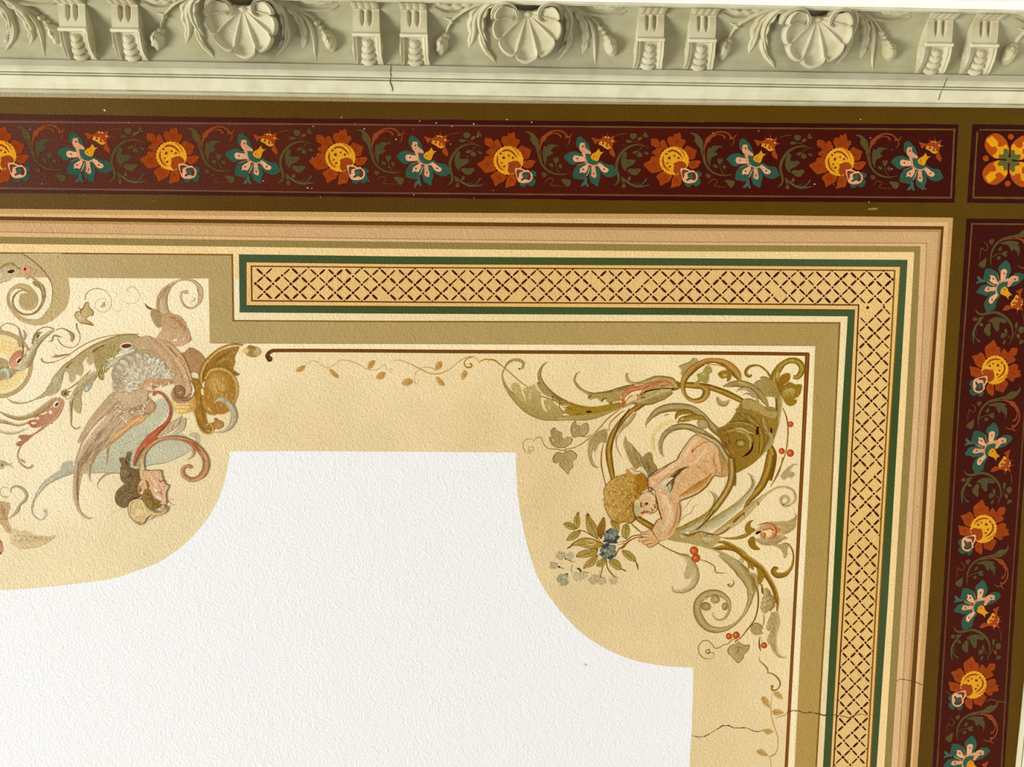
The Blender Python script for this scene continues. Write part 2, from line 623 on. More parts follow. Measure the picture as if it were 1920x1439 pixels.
pt.stroke([(394, 643.5), (740, 644.5), (1300, 646.8), (1528.5, 648.5), ], 1.4, (160, 130, 78), n=1)
o = pt.build('trim_4', M_PAINT, None, level=12)
tag(o, kind='structure')
pt = Paint()
# lighter cream line inside the greige band
LC = (246, 226, 182)
pt.stroke([(420, 650.5), (740, 650.5), (1300, 653), (1524, 655)], 9.5, LC, n=1)
pt.stroke([(1521, 651), (1515.5, 840), (1499.5, 1120), (1483.5, 1439), (1461, 1859)], 9.5, LC, n=1)
o = pt.build('trim_5', M_PAINT, None, level=6)
tag(o, kind='structure')

# brown rule with a curled end
rt = thing('brown_rule', (1100, 660), 'thin dark brown painted rule with a curled left end, turning down at the corner', 'painted line')
pt = Paint()
BR = ['5a3208', '7a4a12', '663a0a']
pt.stroke([(512, 657.6), (640, 657.8), (940, 660.2), (1200, 661.5), (1400, 663), (1516.5, 664.6)], 6.6, BR, n=3)
pt.build('straight_rule', M_FIGURE, rt, 20)
pt = Paint()
pt.stroke([(1514, 662.6), (1511.5, 720), (1502.7, 900), (1491, 1120), (1482, 1290), (1474, 1439), (1452, 1859)], [8.5, 7, 6, 6, 6, 6], ['6a3c0c', '8a5414', '643608'], n=3)
pt.build('side_rule', M_FIGURE, rt, 21)
pt = Paint()
pt.stroke([(521, 657.6), (512, 658), (505.5, 661), (501.5, 667), (502, 672.5)], [6.5, 6.5, 7, 8, 8], ['5a3208', '74441a', '5a3208'])
pt.dot(505.5, 673.5, 5.6, '5c3610', rim='4a2806')
pt.dot(506.5, 672.5, 1.6, '946a3c')
pt.build('curl', M_FIGURE, rt, 22)

# green frame with the gold lattice
gf = thing('lattice_frame', (1100, 535), 'green bordered gold band with a dark red dashed lattice, turning the corner', 'painted frame')
GR = samples_col([(450, 530, (66, 86, 56)), (640, 485, (66, 82, 42)), (1000, 485, (66, 82, 40)), (1600, 490, (70, 88, 54)), (1690, 560, (68, 88, 54)),
                  (1680, 800, (58, 76, 34)), (1650, 1100, (68, 84, 50)), (1640, 1400, (66, 82, 46)), (1590, 800, (60, 78, 36)), (1560, 1050, (52, 72, 22)), (800, 580, (62, 80, 38))])
pt = Paint()
strip([(448, 477), (740, 481), (1280, 484.5), (1701.6, 487.5), (1685.8, 760), (1665, 1120), (1643.5, 1439), (1615.5, 1859)],
      [(461, 491), (740, 494.5), (1280, 497), (1689, 499.5), (1672, 760), (1650.4, 1120), (1632, 1439), (1605, 1859)], GR, pt, 8)
pt.build('green_border', M_PAINT, gf, 14)
pt = Paint()
strip([(461.5, 573.8), (740, 575.3), (1280, 579), (1602, 582), (1592.8, 760), (1573.8, 1120), (1556, 1439), (1532, 1859)],
      [(449.5, 586.3), (740, 588.5), (1280, 591), (1589.4, 593.6), (1579.2, 760), (1560.4, 1120), (1543, 1439), (1519.5, 1859)], GR, pt, 8)
pt.build('green_border', M_PAINT, gf, 14)
pt = Paint()
strip([(448, 477), (449.5, 586.5)], [(461.3, 491), (461.8, 574)], GR, pt, 8)
pt.build('green_end', M_PAINT, gf, 14)
pt = Paint()
LG = samples_col([(500, 535, (226, 188, 118)), (900, 535, (222, 184, 112)), (1400, 540, (224, 186, 116)), (1650, 540, (228, 192, 122)), (1630, 760, (226, 190, 116)), (1600, 1100, (222, 184, 108)), (1580, 1400, (222, 186, 118))])
strip([(461.5, 491), (740, 494.5), (1280, 497), (1689, 499.5), (1672, 760), (1650.4, 1120), (1632, 1439), (1605, 1859)],
      [(461.5, 574), (740, 575.5), (1280, 579), (1602, 582), (1592.8, 760), (1573.8, 1120), (1556, 1439), (1532, 1859)], LG, pt, 10)
pt.build('gold_ground', M_PAINT, gf, 13)
pt = Paint()
DB = '6e3c08'
ln = lambda pts, w, c=DB: pt.stroke(pts, w, c, n=1)
ln([(461, 491.5), (740, 495), (1280, 497.5), (1689, 500)], 1.6)
ln([(1688.5, 499), (1671.5, 760), (1650, 1120), (1631.6, 1439), (1604.6, 1859)], 2.2, '86500e')
ln([(461.5, 491), (461.8, 574)], 1.6)
ln([(461, 573.6), (740, 575.2), (1280, 578.8), (1602.5, 581.8)], 2.2, '5a3a0c')
ln([(1602.3, 581), (1593, 760), (1574, 1120), (1556.3, 1439), (1532, 1859)], 1.4)
ln([(470, 499.5), (740, 502), (1280, 504.8), (1678, 507.6)], 2.4, '723c0a')
ln([(1677.5, 506.5), (1668, 700), (1664.8, 760), (1643, 1120), (1625, 1439), (1598, 1859)], 2.8, '8a520e')
ln([(471.5, 499), (472.3, 564.5)], 2.8, '6e3606')
ln([(471, 564.3), (740, 566.7), (1280, 569.5), (1611, 572.3)], 2.6, '6e380a')
ln([(1609.8, 571), (1601.5, 760), (1582, 1120), (1562.5, 1439), (1538, 1859)], 2.6, '5e2a08')
pt.build('outline', M_PAINT, gf, 16)


def interp(tb, x):
    for i in range(len(tb) - 1):
        if x <= tb[i + 1][0] or i == len(tb) - 2:
            a, b = tb[i], tb[i + 1]
            return a[1] + (b[1] - a[1]) * (x - a[0]) / (b[0] - a[0])


pt = Paint()
MAR = ['4a0a0c', '5a1410', '400a12', '54120a']
r7 = random.Random(11)


def dash(a, b, fade=1.0):
    if r7.random() < 0.02: return
    dx, dy = b[0] - a[0], b[1] - a[1]
    l = math.hypot(dx, dy)
    dx, dy = dx / l, dy / l
    w = r7.uniform(3.0, 5.0) * fade
    g0, g1 = r7.uniform(3.8, 5.0), r7.uniform(3.8, 5.0)
    jx, jy = r7.uniform(-.6, .6), r7.uniform(-.6, .6)
    pt.stroke([(a[0] + dx * g0 + jx, a[1] + dy * g0 + jy), (b[0] - dx * g1 + jx, b[1] - dy * g1 + jy)], [w * .75, w, w * .75], r7.choice(MAR))


def knot(p, k=1.0):
    pt.dot(p[0] + r7.uniform(-.5, .5), p[1] + r7.uniform(-.5, .5), r7.uniform(2.2, 3.1) * k, r7.choice(MAR), n=8)


ytop = [(471, 501), (740, 503.5), (1280, 506), (1678, 508.5)]
ybot = [(471, 563), (740, 565.5), (1280, 568.5), (1611, 571.5), (1700, 572.5)]
hx = lambda k: 495.8 + 33.3 * k - 0.0168 * k * k
def hpt(k, row):
    x = hx(k)
    a, b = interp(ytop, x), interp(ybot, x)
    return (x, a + (b - a) * row / 4.0)
for k in range(-1, 37):
    for row in (1, 3):
        if k >= 0: knot(hpt(k, row))
        for dk in (-0.5, 0.5):
            for dr in (-1, 1):
                q = hpt(k + dk, row + dr)
                if 473 < q[0] < 1676 and k >= 0:
                    dash(hpt(k, row), q)
    q = hpt(k + 0.5, 2)
    if q[0] < 1674: knot(q)
    for row in (0, 4):
        q = hpt(k + 0.5, row)
        if 480 < q[0] < 1670 and r7.random() < .6: knot(q, .8)
xl = [(572, 1611), (760, 1603), (1120, 1583.5), (1439, 1564), (1859, 1539)]
xr = [(507, 1677), (760, 1664), (1120, 1642), (1439, 1623.5), (1859, 1597)]
def vpt(k, c):
    y = 609 + 32 * k - 0.031 * k * k
    a, b = interp(xl, y), interp(xr, y)
    return (a + (b - a) * c / 4.0, y)
for k in range(-1, 33):
    for c in (1, 3):
        knot(vpt(k, c))
        for dk in (-0.5, 0.5):
            for dc in (-1, 1):
                q = vpt(k + dk, c + dc)
                if q[1] > 577 and (k >= 0 or c == 3): dash(vpt(k, c), q, .9)
    q = vpt(k + .5, 2)
    if q[1] > 577: knot(q)
    for c in (0, 4):
        if r7.random() < .5 and k >= 0: knot(vpt(k + .5, c), .75)
pt.build('dashed_lattice', M_PAINT, gf, 15)
# ------------------------------------------------------------------ the plaster cornice
def plaster_material(name, base, dirt, vary=0.08, bump=0.25):
    m = bpy.data.materials.new(name)
    m.use_nodes = True
    nt = m.node_tree; N, Lk = nt.nodes, nt.links
    bs = N['Principled BSDF']
    bs.inputs['Roughness'].default_value = 0.7
    bs.inputs['Specular IOR Level'].default_value = 0.22
    geo = N.new('ShaderNodeNewGeometry')
    n1 = N.new('ShaderNodeTexNoise'); n1.inputs['Scale'].default_value = 14; n1.inputs['Detail'].default_value = 6
    Lk.new(geo.outputs['Position'], n1.inputs['Vector'])
    rp = N.new('ShaderNodeValToRGB')
    rp.color_ramp.elements[0].position = 0.30; rp.color_ramp.elements[0].color = lin(dirt)
    rp.color_ramp.elements[1].position = 0.58; rp.color_ramp.elements[1].color = lin(base)
    Lk.new(n1.outputs[0], rp.inputs[0])
    Lk.new(rp.outputs[0], bs.inputs['Base Color'])
    nb = N.new('ShaderNodeTexNoise'); nb.inputs['Scale'].default_value = 110; nb.inputs['Detail'].default_value = 3
    Lk.new(geo.outputs['Position'], nb.inputs['Vector'])
    bp = N.new('ShaderNodeBump'); bp.inputs['Strength'].default_value = bump; bp.inputs['Distance'].default_value = 0.002
    Lk.new(nb.outputs[0], bp.inputs['Height']); Lk.new(bp.outputs[0], bs.inputs['Normal'])
    return m


M_PLASTER = plaster_material('shaded_frieze_plaster', (174, 170, 136), (160, 154, 116))  # frieze ground and grooves, darkened against the relief to stand for shadow
M_RELIEF = plaster_material('relief_plaster', (200, 193, 160), (182, 172, 132))
M_FLAT = plaster_material('shaded_flat_plaster', (172, 168, 140), (160, 156, 126))  # flat strip of the mouldings, its shade put into a darker plaster colour
M_BAND = plaster_material('pale_plaster', (216, 212, 180), (202, 196, 160))
M_SAND = plaster_material('raw_sandy_edge', (184, 166, 122), (150, 128, 84), bump=0.9)
M_WALL = plaster_material('white_wall', (246, 244, 240), (240, 238, 232))
M_DARK = plaster_material('dark_crack', (52, 44, 26), (38, 30, 16))


def at_plane(u, v, p0, nrm):
    r = ray(u, v)
    k = (p0 - CAMP).dot(nrm) / r.dot(nrm)
    return CAMP + r * k


_a, _b = P(0, 172.5), P(1920, 202.5)
ES = (_b - _a).normalized()                       # along the cornice
EO = Vector((ES.y, -ES.x, 0))                     # outwards, towards the wall
if EO.y > 0: EO = -EO
EDGE0 = P(960, 188.0)


def prof_pt(v, drop):
    """outward distance from the cornice's ceiling edge of a line seen at height v (x = 960) and drop below the ceiling"""
    q = P(960, v, CEIL_Z - drop)
    return ((q - EDGE0).dot(EO), -drop)


PROFILE = [(188.0, 0.0, M_BAND), (187.5, 0.006, M_BAND), (184.0, 0.020, M_BAND), (182.8, 0.0235, M_BAND), (181.6, 0.0200, M_PLASTER), (180.2, 0.0200, M_BAND), (179.6, 0.026, M_BAND),
           (176, 0.0275, M_BAND), (170, 0.030, M_BAND), (163, 0.0345, M_BAND), (158, 0.040, M_BAND), (156.2, 0.0425, M_PLASTER),
           (155.2, 0.037, M_PLASTER), (154.2, 0.037, M_BAND), (153.2, 0.046, M_BAND), (151.4, 0.048, M_BAND), (150.6, 0.041, M_PLASTER), (149.6, 0.041, M_BAND), (149.0, 0.049, M_BAND), (146, 0.054, M_BAND),
           (142.5, 0.062, M_BAND), (140, 0.070, M_BAND), (138.4, 0.074, M_FLAT), (136, 0.0745, M_FLAT), (126.5, 0.0765, M_FLAT),
           (125.2, 0.070, M_FLAT)]
_fb = prof_pt(125.0, 0.068)
# the frieze is a cove: it leaves the mouldings almost level with the ceiling, then turns down towards the wall
_cv = [(0, 0), (.030, .001), (.060, .004), (.090, .011), (.118, .026), (.143, .047), (.163, .073), (.177, .102), (.184, .130), (.186, .150)]
_cc = cr(_cv, 6)
CT = [0.0]
for i in range(1, len(_cc)):
    CT.append(CT[-1] + math.hypot(_cc[i][0] - _cc[i-1][0], _cc[i][1] - _cc[i-1][1]))


def cove(t, h=0.0):
    """(outward, height) of the point t up the cove and h out of it"""
    i = 0
    while i < len(CT) - 2 and CT[i + 1] < t: i += 1
    f = (t - CT[i]) / (CT[i + 1] - CT[i])
    a, b = _cc[i], _cc[i + 1]
    o, d = a[0] + (b[0] - a[0]) * f, a[1] + (b[1] - a[1]) * f
    j, k = max(0, i - 2), min(len(_cc) - 1, i + 3)
    tx, ty = _cc[k][0] - _cc[j][0], _cc[k][1] - _cc[j][1]
    l = math.hypot(tx, ty)
    # the room side of the tangent (outwards, downwards)
    nx, ny = -ty / l, tx / l
    return (_fb[0] + o + nx * h, _fb[1] - (d + ny * h))


def at_frieze(u, v, h=0.0):
    r = ray(u, v)
    lo, hi = -.05, CT[-1] + .05
    def g(t):
        o, d = cove(t, h)
        k = (CEIL_Z + d - CAM_Z) / r.z
        return ((CAMP + r * k) - EDGE0).dot(EO) - o
    for _ in range(40):
        m = (lo + hi) / 2
        if g(m) > 0: lo = m
        else: hi = m
    o, d = cove(lo, h)
    q = CAMP + r * ((CEIL_Z + d - CAM_Z) / r.z)
    return ((q - EDGE0).dot(ES), lo)


LEDGE_D = 0.112
_lg = P(960, 8.5, CEIL_Z + _fb[1] - LEDGE_D)
_lgo = (_lg - EDGE0).dot(EO)
prof = [prof_pt(v, d) for (v, d, m) in PROFILE]
pm = [m for (v, d, m) in PROFILE]
_l1 = (_lgo, _fb[1] - LEDGE_D)
FR_TOP = CT[-1]
for t in [CT[-1] * k / 16 for k in range(17)]:
    c_ = cove(t)
    if -c_[1] > -_l1[1] + .004 and c_[0] > _lgo: break
    prof.append(c_); pm.append(M_PLASTER)
prof += [(max(prof[-1][0], _lgo + .006), _l1[1] + .001), _l1, (_l1[0] + .001, _l1[1] - .012), (_l1[0] + .004, _l1[1] - .0155), (_l1[0] + .004, _l1[1] - .02), (_l1[0] + .03, _l1[1] - .022)]
pm += [M_BAND, M_BAND, M_BAND, M_BAND, M_WALL, M_WALL]
prof += [(_l1[0] + .03, -1.2)]
pm += [M_WALL]

# the second run of cornice comes down the right of the picture
_r1, _r0 = P(1903.5, 1439), P(1921, 1270)
ER = (_r1 - _r0).normalized()                     # along it, away from the corner
EOR = Vector((-ER.y, ER.x, 0))
if EOR.x < 0: EOR = -EOR
def meet(p, d, q, e):
    den = d.x * e.y - d.y * e.x
    t = ((q.x - p.x) * e.y - (q.y - p.y) * e.x) / den
    return p + d * t
def sweep(name, i0, i1, far=None):
    """one mesh: profile points i0..i1 swept along the back wall, mitred at the corner, then down the right"""
    mats, idx = [], {}
    V, F, MI = [], [], []
    x_left = P(-420, 180)
    nsub = 60
    rows = []
    for (o, d) in prof[i0:i1 + 1]:
        c = meet(EDGE0 + EO * o, ES, _r1 + EOR * o, ER)
        l = EDGE0 + EO * o + ES * (x_left - EDGE0).dot(ES)
        e = _r1 + EOR * o + ER * 1.0
        row = [Vector((l.x + (c.x - l.x) * k / nsub, l.y + (c.y - l.y) * k / nsub, CEIL_Z + d)) for k in range(nsub + 1)]
        row += [Vector((c.x + (e.x - c.x) * k / nsub, c.y + (e.y - c.y) * k / nsub, CEIL_Z + d)) for k in range(1, nsub + 1)]
        rows.append(row)
    n = len(rows[0])
    for i, row in enumerate(rows):
        # hand-run plaster is never quite true
        for k, p in enumerate(row):
            w = 0.0006 * math.sin(k * 1.7 + i) + 0.0005 * math.sin(k * 0.61 + i * 2.3)
            V.append((p.x, p.y, p.z + w))
    for i in range(len(rows) - 1):
        m = pm[i0 + i]
        if m.name not in idx:
            idx[m.name] = len(mats); mats.append(m)
        for k in range(n - 1):
            F.append((i * n + k, (i + 1) * n + k, (i + 1) * n + k + 1, i * n + k + 1)); MI.append(idx[m.name])
    me = bpy.data.meshes.new(name)
    me.from_pydata([tuple(v) for v in V], [], F)
    for m in mats: me.materials.append(m)
    me.polygons.foreach_set('material_index', MI)
    me.update()
    o = bpy.data.objects.new(name, me); COL.objects.link(o)
    return o


NP_ = len(prof)
cor = sweep('trim_1', 0, NP_ - 2)
tag(cor, kind='structure')
wl = sweep('wall_back', NP_ - 2, NP_ - 1)
tag(wl, kind='structure')


def fpt(s, t, h=0.0):
    o, d = cove(t, h)
    return EDGE0 + ES * s + EO * o + Vector((0, 0, d))


class Relief:
    """carved plaster, in the frieze's own axes: s along it, t up it, h out of it"""
    def __init__(self, s0=0.0, t0=0.0):
        self.V, self.F = [], []
        self.s0, self.t0 = s0, t0
        self.raw = None
    def px(self, ox, oy, k, pts, h=0.012):
        out = []
        for p in pts:
            s, t = at_frieze(p[0] / k + ox, p[1] / k + oy, h)
            out.append((s - self.s0, t - self.t0))
        return out
    def grid(self, rows, closed=False):
        b = len(self.V)
        n = len(rows[0])
        for r in rows: self.V += r
        for i in range(len(rows) - 1):
            for j in range(n - 1 + (1 if closed else 0)):
                a = b + i * n + j; c = b + i * n + (j + 1) % n
                self.F.append((a, c, c + n, a + n))
    def leaf(self, spine, w, h, n=6, lobes=0, depth=.45, side=(1, 1), crease=0.35, K=10, h0=0.0, veins=0):
        """a raised ribbon with a domed section"""
        sp = cr(spine, n)
        L = [0.0]
        for i in range(1, len(sp)): L.append(L[-1] + math.hypot(sp[i][0] - sp[i-1][0], sp[i][1] - sp[i-1][1]))
        rows = []
        for i in range(len(sp)):
            a, b = sp[max(i-1, 0)], sp[min(i+1, len(sp)-1)]
            dx, dy = b[0]-a[0], b[1]-a[1]; l = math.hypot(dx, dy) or 1
            nx, ny = -dy/l, dx/l
            t = L[i] / (L[-1] or 1)
            hw = lerp_list(w, t) / 2
            hh = lerp_list(h, t)
            lb = abs(math.sin(math.pi * lobes * t)) if lobes else 1
            g = (1 - depth) + depth * lb ** .6 if lobes else 1
            row = []
            for j in range(K + 1):
                x = 2 * j / K - 1
                k = hw * (g if side[0 if x > 0 else 1] else 1)
                z = math.sqrt(max(0, 1 - abs(x) ** 2.6))
                z *= 1 - crease * math.exp(-(x / .22) ** 2)
                if lobes: z *= (0.72 + 0.28 * lb) if abs(x) > .3 and side[0 if x > 0 else 1] else 1
                if veins: z *= 1 - .14 * (0.5 + .5 * math.cos(2 * math.pi * veins * (t - .12 * abs(x))))
                row.append((sp[i][0] + nx * x * k, sp[i][1] + ny * x * k, h0 * (1 if z > .02 else 0) + hh * z - 0.001))
            rows.append(row)
        self.grid(rows)
    def blob(self, s, t, rs, rt, h, rot=0, n=14, m=6, h0=0.0, tex=0.0):
        rows = []
        for i in range(m + 1):
            a = i / m * math.pi / 2
            row = []
            for j in range(n):
                b = 2 * math.pi * j / n
                k = math.cos(a)
                e = 1 + tex * math.sin(b * 5 + i * 2.1) * math.sin(i * 2.6)
                x, y = rs * k * math.cos(b) * e, rt * k * math.sin(b) * e
                row.append((s + x*math.cos(rot) - y*math.sin(rot), t + x*math.sin(rot) + y*math.cos(rot), h0 + h * math.sin(a) * e - .001))
            rows.append(row)
        self.grid(rows, True)
    def build(self, name, mat, parent=None, smooth=True, loc=None):
        me = bpy.data.meshes.new(name)
        org = Vector(parent['_org'])
        vv = [tuple((self.raw(p) if self.raw else fpt(p[0] + self.s0, p[1] + self.t0, p[2])) - org) for p in self.V]
        me.from_pydata(vv, [], self.F)
        me.materials.append(mat)
        me.polygons.foreach_set('use_smooth', [smooth] * len(me.polygons))
        me.update()
        o = bpy.data.objects.new(name, me); COL.objects.link(o)
        if parent is not None: o.parent = parent
        return o


def relief_thing(name, u, v, label, cat, group):
    s, t = at_frieze(u, v)
    o = bpy.data.objects.new(name, None); COL.objects.link(o)
    o.location = fpt(s, t)
    o['_org'] = tuple(o.location)
    o.empty_display_size = .05
    return tag(o, label, cat, group), s, t


def slide(root, ds, label):
    return dup(root, root.location + ES * ds, 0, label)


# distances between the shells along the cornice
def deep_s(u, v, d=.062):
    q = P(u, v, CEIL_Z + _fb[1] - d)
    return (q - EDGE0).dot(ES)
S_MID = deep_s(985, 60)
S_R = deep_s(1521, 66) - S_MID
S_L = deep_s(458.5, 52) - S_MID
S_2L = S_L + (S_L - 0)
S_2R = S_R * 2

def vo(v, d):
    """outward distance of something seen at height v (x = 960), d below the foot of the frieze"""
    return ((P(960, v, CEIL_Z + _fb[1] - d)) - EDGE0).dot(EO)


# ---- scallop shell (traced on the middle one, frame 860,0 at six times)
shell, s0, t0 = relief_thing('scallop_shell', 988, 27, 'plaster scallop shell at the middle of the cornice, above the brown vertical crack\'s right', 'shell ornament', 'scallop shells in the cornice frieze')
mpp = (at_frieze(1040, 60)[0] - at_frieze(940, 60)[0]) / 100 / 6      # metres per traced unit
def shell_raw(p):
    v, d = p[1], max(.0, .014 + (122 - p[1]) * .00066) + p[2]
    return EDGE0 + ES * (p[0] + s0) + EO * vo(v, d) + Vector((0, 0, _fb[1] - d))
def shell_px(pts):
    """frame 860,0 at six times -> (s, v)"""
    out = []
    for (x, y) in pts:
        q = P(x / 6 + 860, y / 6, CEIL_Z + _fb[1] - .06)
        out.append(((q - EDGE0).dot(ES) - s0, y / 6 - (x / 6 - 100) * .0125))
    return out
R = Relief(s0, t0); R.raw = shell_raw
HUB = shell_px([(768, 150)])[0]
PXM = 1 / (mpp * 6)
RR = [(-118, 270), (-98, 330), (-80, 380), (-70, 405), (-45, 470), (-22, 520), (0, 556), (22, 520), (45, 470), (70, 400), (80, 370), (98, 318), (118, 262)]
NL = 7
rows = []
NR, NA = 26, 168
A0 = 108.0
for i in range(NR + 4):
    row = []
    for j in range(NA + 1):
        ang = -A0 + 2 * A0 * j / NA
        x = (ang + A0) / (2 * A0) * NL                # which lobe
        fx = x - math.floor(x)
        val = min(fx, 1 - fx) * 2                       # 0 in the valley .. 1 on the lobe
        Rm = interp(RR, ang) * mpp
        lobe = .895 + .105 * math.sqrt(max(0, 1 - (1 - val) ** 2)) - .045 * math.exp(-(val / .10) ** 2)
        if i <= NR:
            q = i / NR
            rr = Rm * q * (1 - (1 - lobe) * q ** 5)
            ridge = math.exp(-((val) / .15) ** 2)        # sharp ridge between flutes
            hgt = .012 + .030 * math.sin(min(1, q * 1.05) * math.pi * .52) ** .9
            hgt += .0085 * q * ridge * (1 - q ** 6)
            hgt -= .0105 * q * (1 - ridge) * math.sin(math.pi * min(1, q * 1.02))
            rim = math.exp(-((q - .955) / .04) ** 2)
            hgt += .016 * rim
            hgt += .0009 * math.sin(q * 60) * (q > .45) * (q < .88) * (1 - ridge) * (1 if ang < 20 else .35)
            rr_ = rr
        else:
            k = i - NR
            rr_ = Rm * lobe * (1.012 if k == 1 else 1.0 if k == 2 else .93)
            hgt = (.044, .034, .024, -.002)[k - 0] if k < 4 else -.002
            if k == 1: hgt = .038
            if k == 2: hgt = .028
            if k == 3: hgt = -.001
        a = math.radians(ang)
        row.append((HUB[0] + rr_ * math.sin(a), HUB[1] + rr_ * math.cos(a) * 1.03 * PXM, hgt))
    rows.append(row)
R.grid(rows)
R.build('shell_body', M_RELIEF, shell)
for cpts in ([(375, 215), (392, 120), (450, 55), (535, 38), (612, 80), (655, 150), (650, 215), (610, 225), (590, 185)],
             [(1155, 215), (1135, 120), (1085, 60), (1000, 45), (925, 85), (895, 150), (905, 215), (960, 235), (995, 195), (975, 160)]):
    R = Relief(s0, t0); R.raw = lambda p: shell_raw((p[0], p[1] * PXM, p[2]))
    pts = [(x, y / PXM) for x, y in shell_px(cpts)]
    R.leaf(pts, [x * mpp for x in (30, 50, 56, 54, 50, 44, 40, 44)], [.020, .034, .042, .046, .046, .042, .038, .036], n=6, crease=.25)
    R.build('volute', M_RELIEF, shell)
R = Relief(s0, t0); R.raw = lambda p: shell_raw((p[0], p[1] * PXM, p[2]))
neck = [(x, y / PXM) for x, y in shell_px([(655, 120), (710, 150), (775, 160), (840, 150), (900, 120)])]
R.leaf(neck, [x * mpp for x in (60, 80, 100, 80, 60)], [.012, .020, .026, .020, .012], crease=-.2)
R.build('neck', M_RELIEF, shell)
# hollow the shell sits in
sockets = Relief(s0, t0)

# ---- acanthus sprays either side of a shell
def spray_parts(root, s0, t0, sets):
    for (nm, mat, items) in sets:
        R = Relief(s0, t0)
        for it in items:
            kind = it[0]
            if kind == 'L':
                _, fr, pts, w, h, kw = it
                pp = R.px(fr[0], fr[1], fr[2], pts, h[len(h)//2] if isinstance(h, list) else h)
                m1 = (at_frieze(fr[0] + 50, 60)[0] - at_frieze(fr[0], 60)[0]) / 50 / fr[2]
                R.leaf(pp, [x * m1 for x in w], h, **kw)
            else:
                _, fr, (x, y), rs, rt, h, rot, kw = it
                pp = R.px(fr[0], fr[1], fr[2], [(x, y)], h * .6)[0]
                m1 = (at_frieze(fr[0] + 50, 60)[0] - at_frieze(fr[0], 60)[0]) / 50 / fr[2]
                R.blob(pp[0], pp[1], rs * m1, rt * m1, h, rot=rot, **kw)
        R.build(nm, mat, root)


Y5 = (860, 0, 6)
Y4 = (640, 0, 3)
sprR, sR, tR = relief_thing('acanthus_spray', 1110, 60, 'plaster acanthus spray with a bud, right of the middle scallop shell', 'leaf ornament', 'acanthus sprays in the cornice frieze')
spray_parts(sprR, sR, tR, [
    ('inner_leaf', M_RELIEF, [('L', Y5, [(1080, 40), (1180, 90), (1235, 200), (1240, 320), (1205, 440), (1150, 470)], (70, 120, 130, 112, 74, 10), [.020, .034, .034, .026, .018, .006], dict(lobes=4, depth=.25, side=(0, 1))),
                              ('L', Y5, [(1240, 330), (1245, 440), (1210, 550), (1140, 640), (1090, 668)], (84, 84, 66, 38, 5), [.016, .014, .012, .008, .002], dict(crease=.2)),
                              ('L', Y5, [(1190, 500), (1150, 555), (1110, 575)], (30, 44, 6), [.012, .014, .003], {})]),
    ('middle_leaf', M_RELIEF, [('L', Y5, [(1230, 60), (1330, 150), (1400, 260), (1430, 400), (1425, 520), (1400, 590)], (74, 104, 130, 126, 100, 34), [.018, .024, .024, .018, .013, .004], dict(lobes=5, depth=.45, side=(1, 1), veins=7)),
                               ('L', Y5, [(1260, 60), (1380, 130), (1470, 240), (1520, 370), (1535, 500), (1540, 640), (1555, 725)], (24, 30, 40, 52, 48, 36, 6), [.020, .022, .018, .014, .011, .007, .002], dict(crease=-.2))]),
    ('stem', M_RELIEF, [('L', Y5, [(1180, 30), (1290, 75), (1400, 140), (1500, 215), (1590, 300)], (34, 36, 34, 32, 26), [.016, .020, .020, .018, .014], dict(crease=-.3)),
                        ('B', Y5, (1600, 320), 40, 34, .022, 0, dict(tex=.08)), ('B', Y5, (1640, 365), 34, 30, .020, 0, dict(tex=.1))]),
    ('bud', M_RELIEF, [('B', Y5, (1715, 500), 72, 122, .036, .35, dict(n=18, m=9, tex=.12)), ('B', Y5, (1672, 420), 44, 40, .030, .3, dict(tex=.1))]),
    ('top_leaf', M_RELIEF, [('L', Y5, [(1240, 28), (1400, 60), (1560, 95), (1700, 120), (1820, 110), (1905, 70)], (20, 60, 90, 100, 80, 20), [.012, .022, .024, .024, .020, .006], dict(lobes=5, depth=.55, veins=6)),
                            ('L', Y5, [(1260, 75), (1420, 150), (1600, 185), (1780, 180), (1880, 150)], (20, 30, 32, 26, 8), [.010, .014, .016, .014, .006], dict(crease=-.2))]),
])
sprL, sL, tL = relief_thing('acanthus_spray', 860, 60, 'plaster acanthus spray with a bud, left of the middle scallop shell', 'leaf ornament', 'acanthus sprays in the cornice frieze')
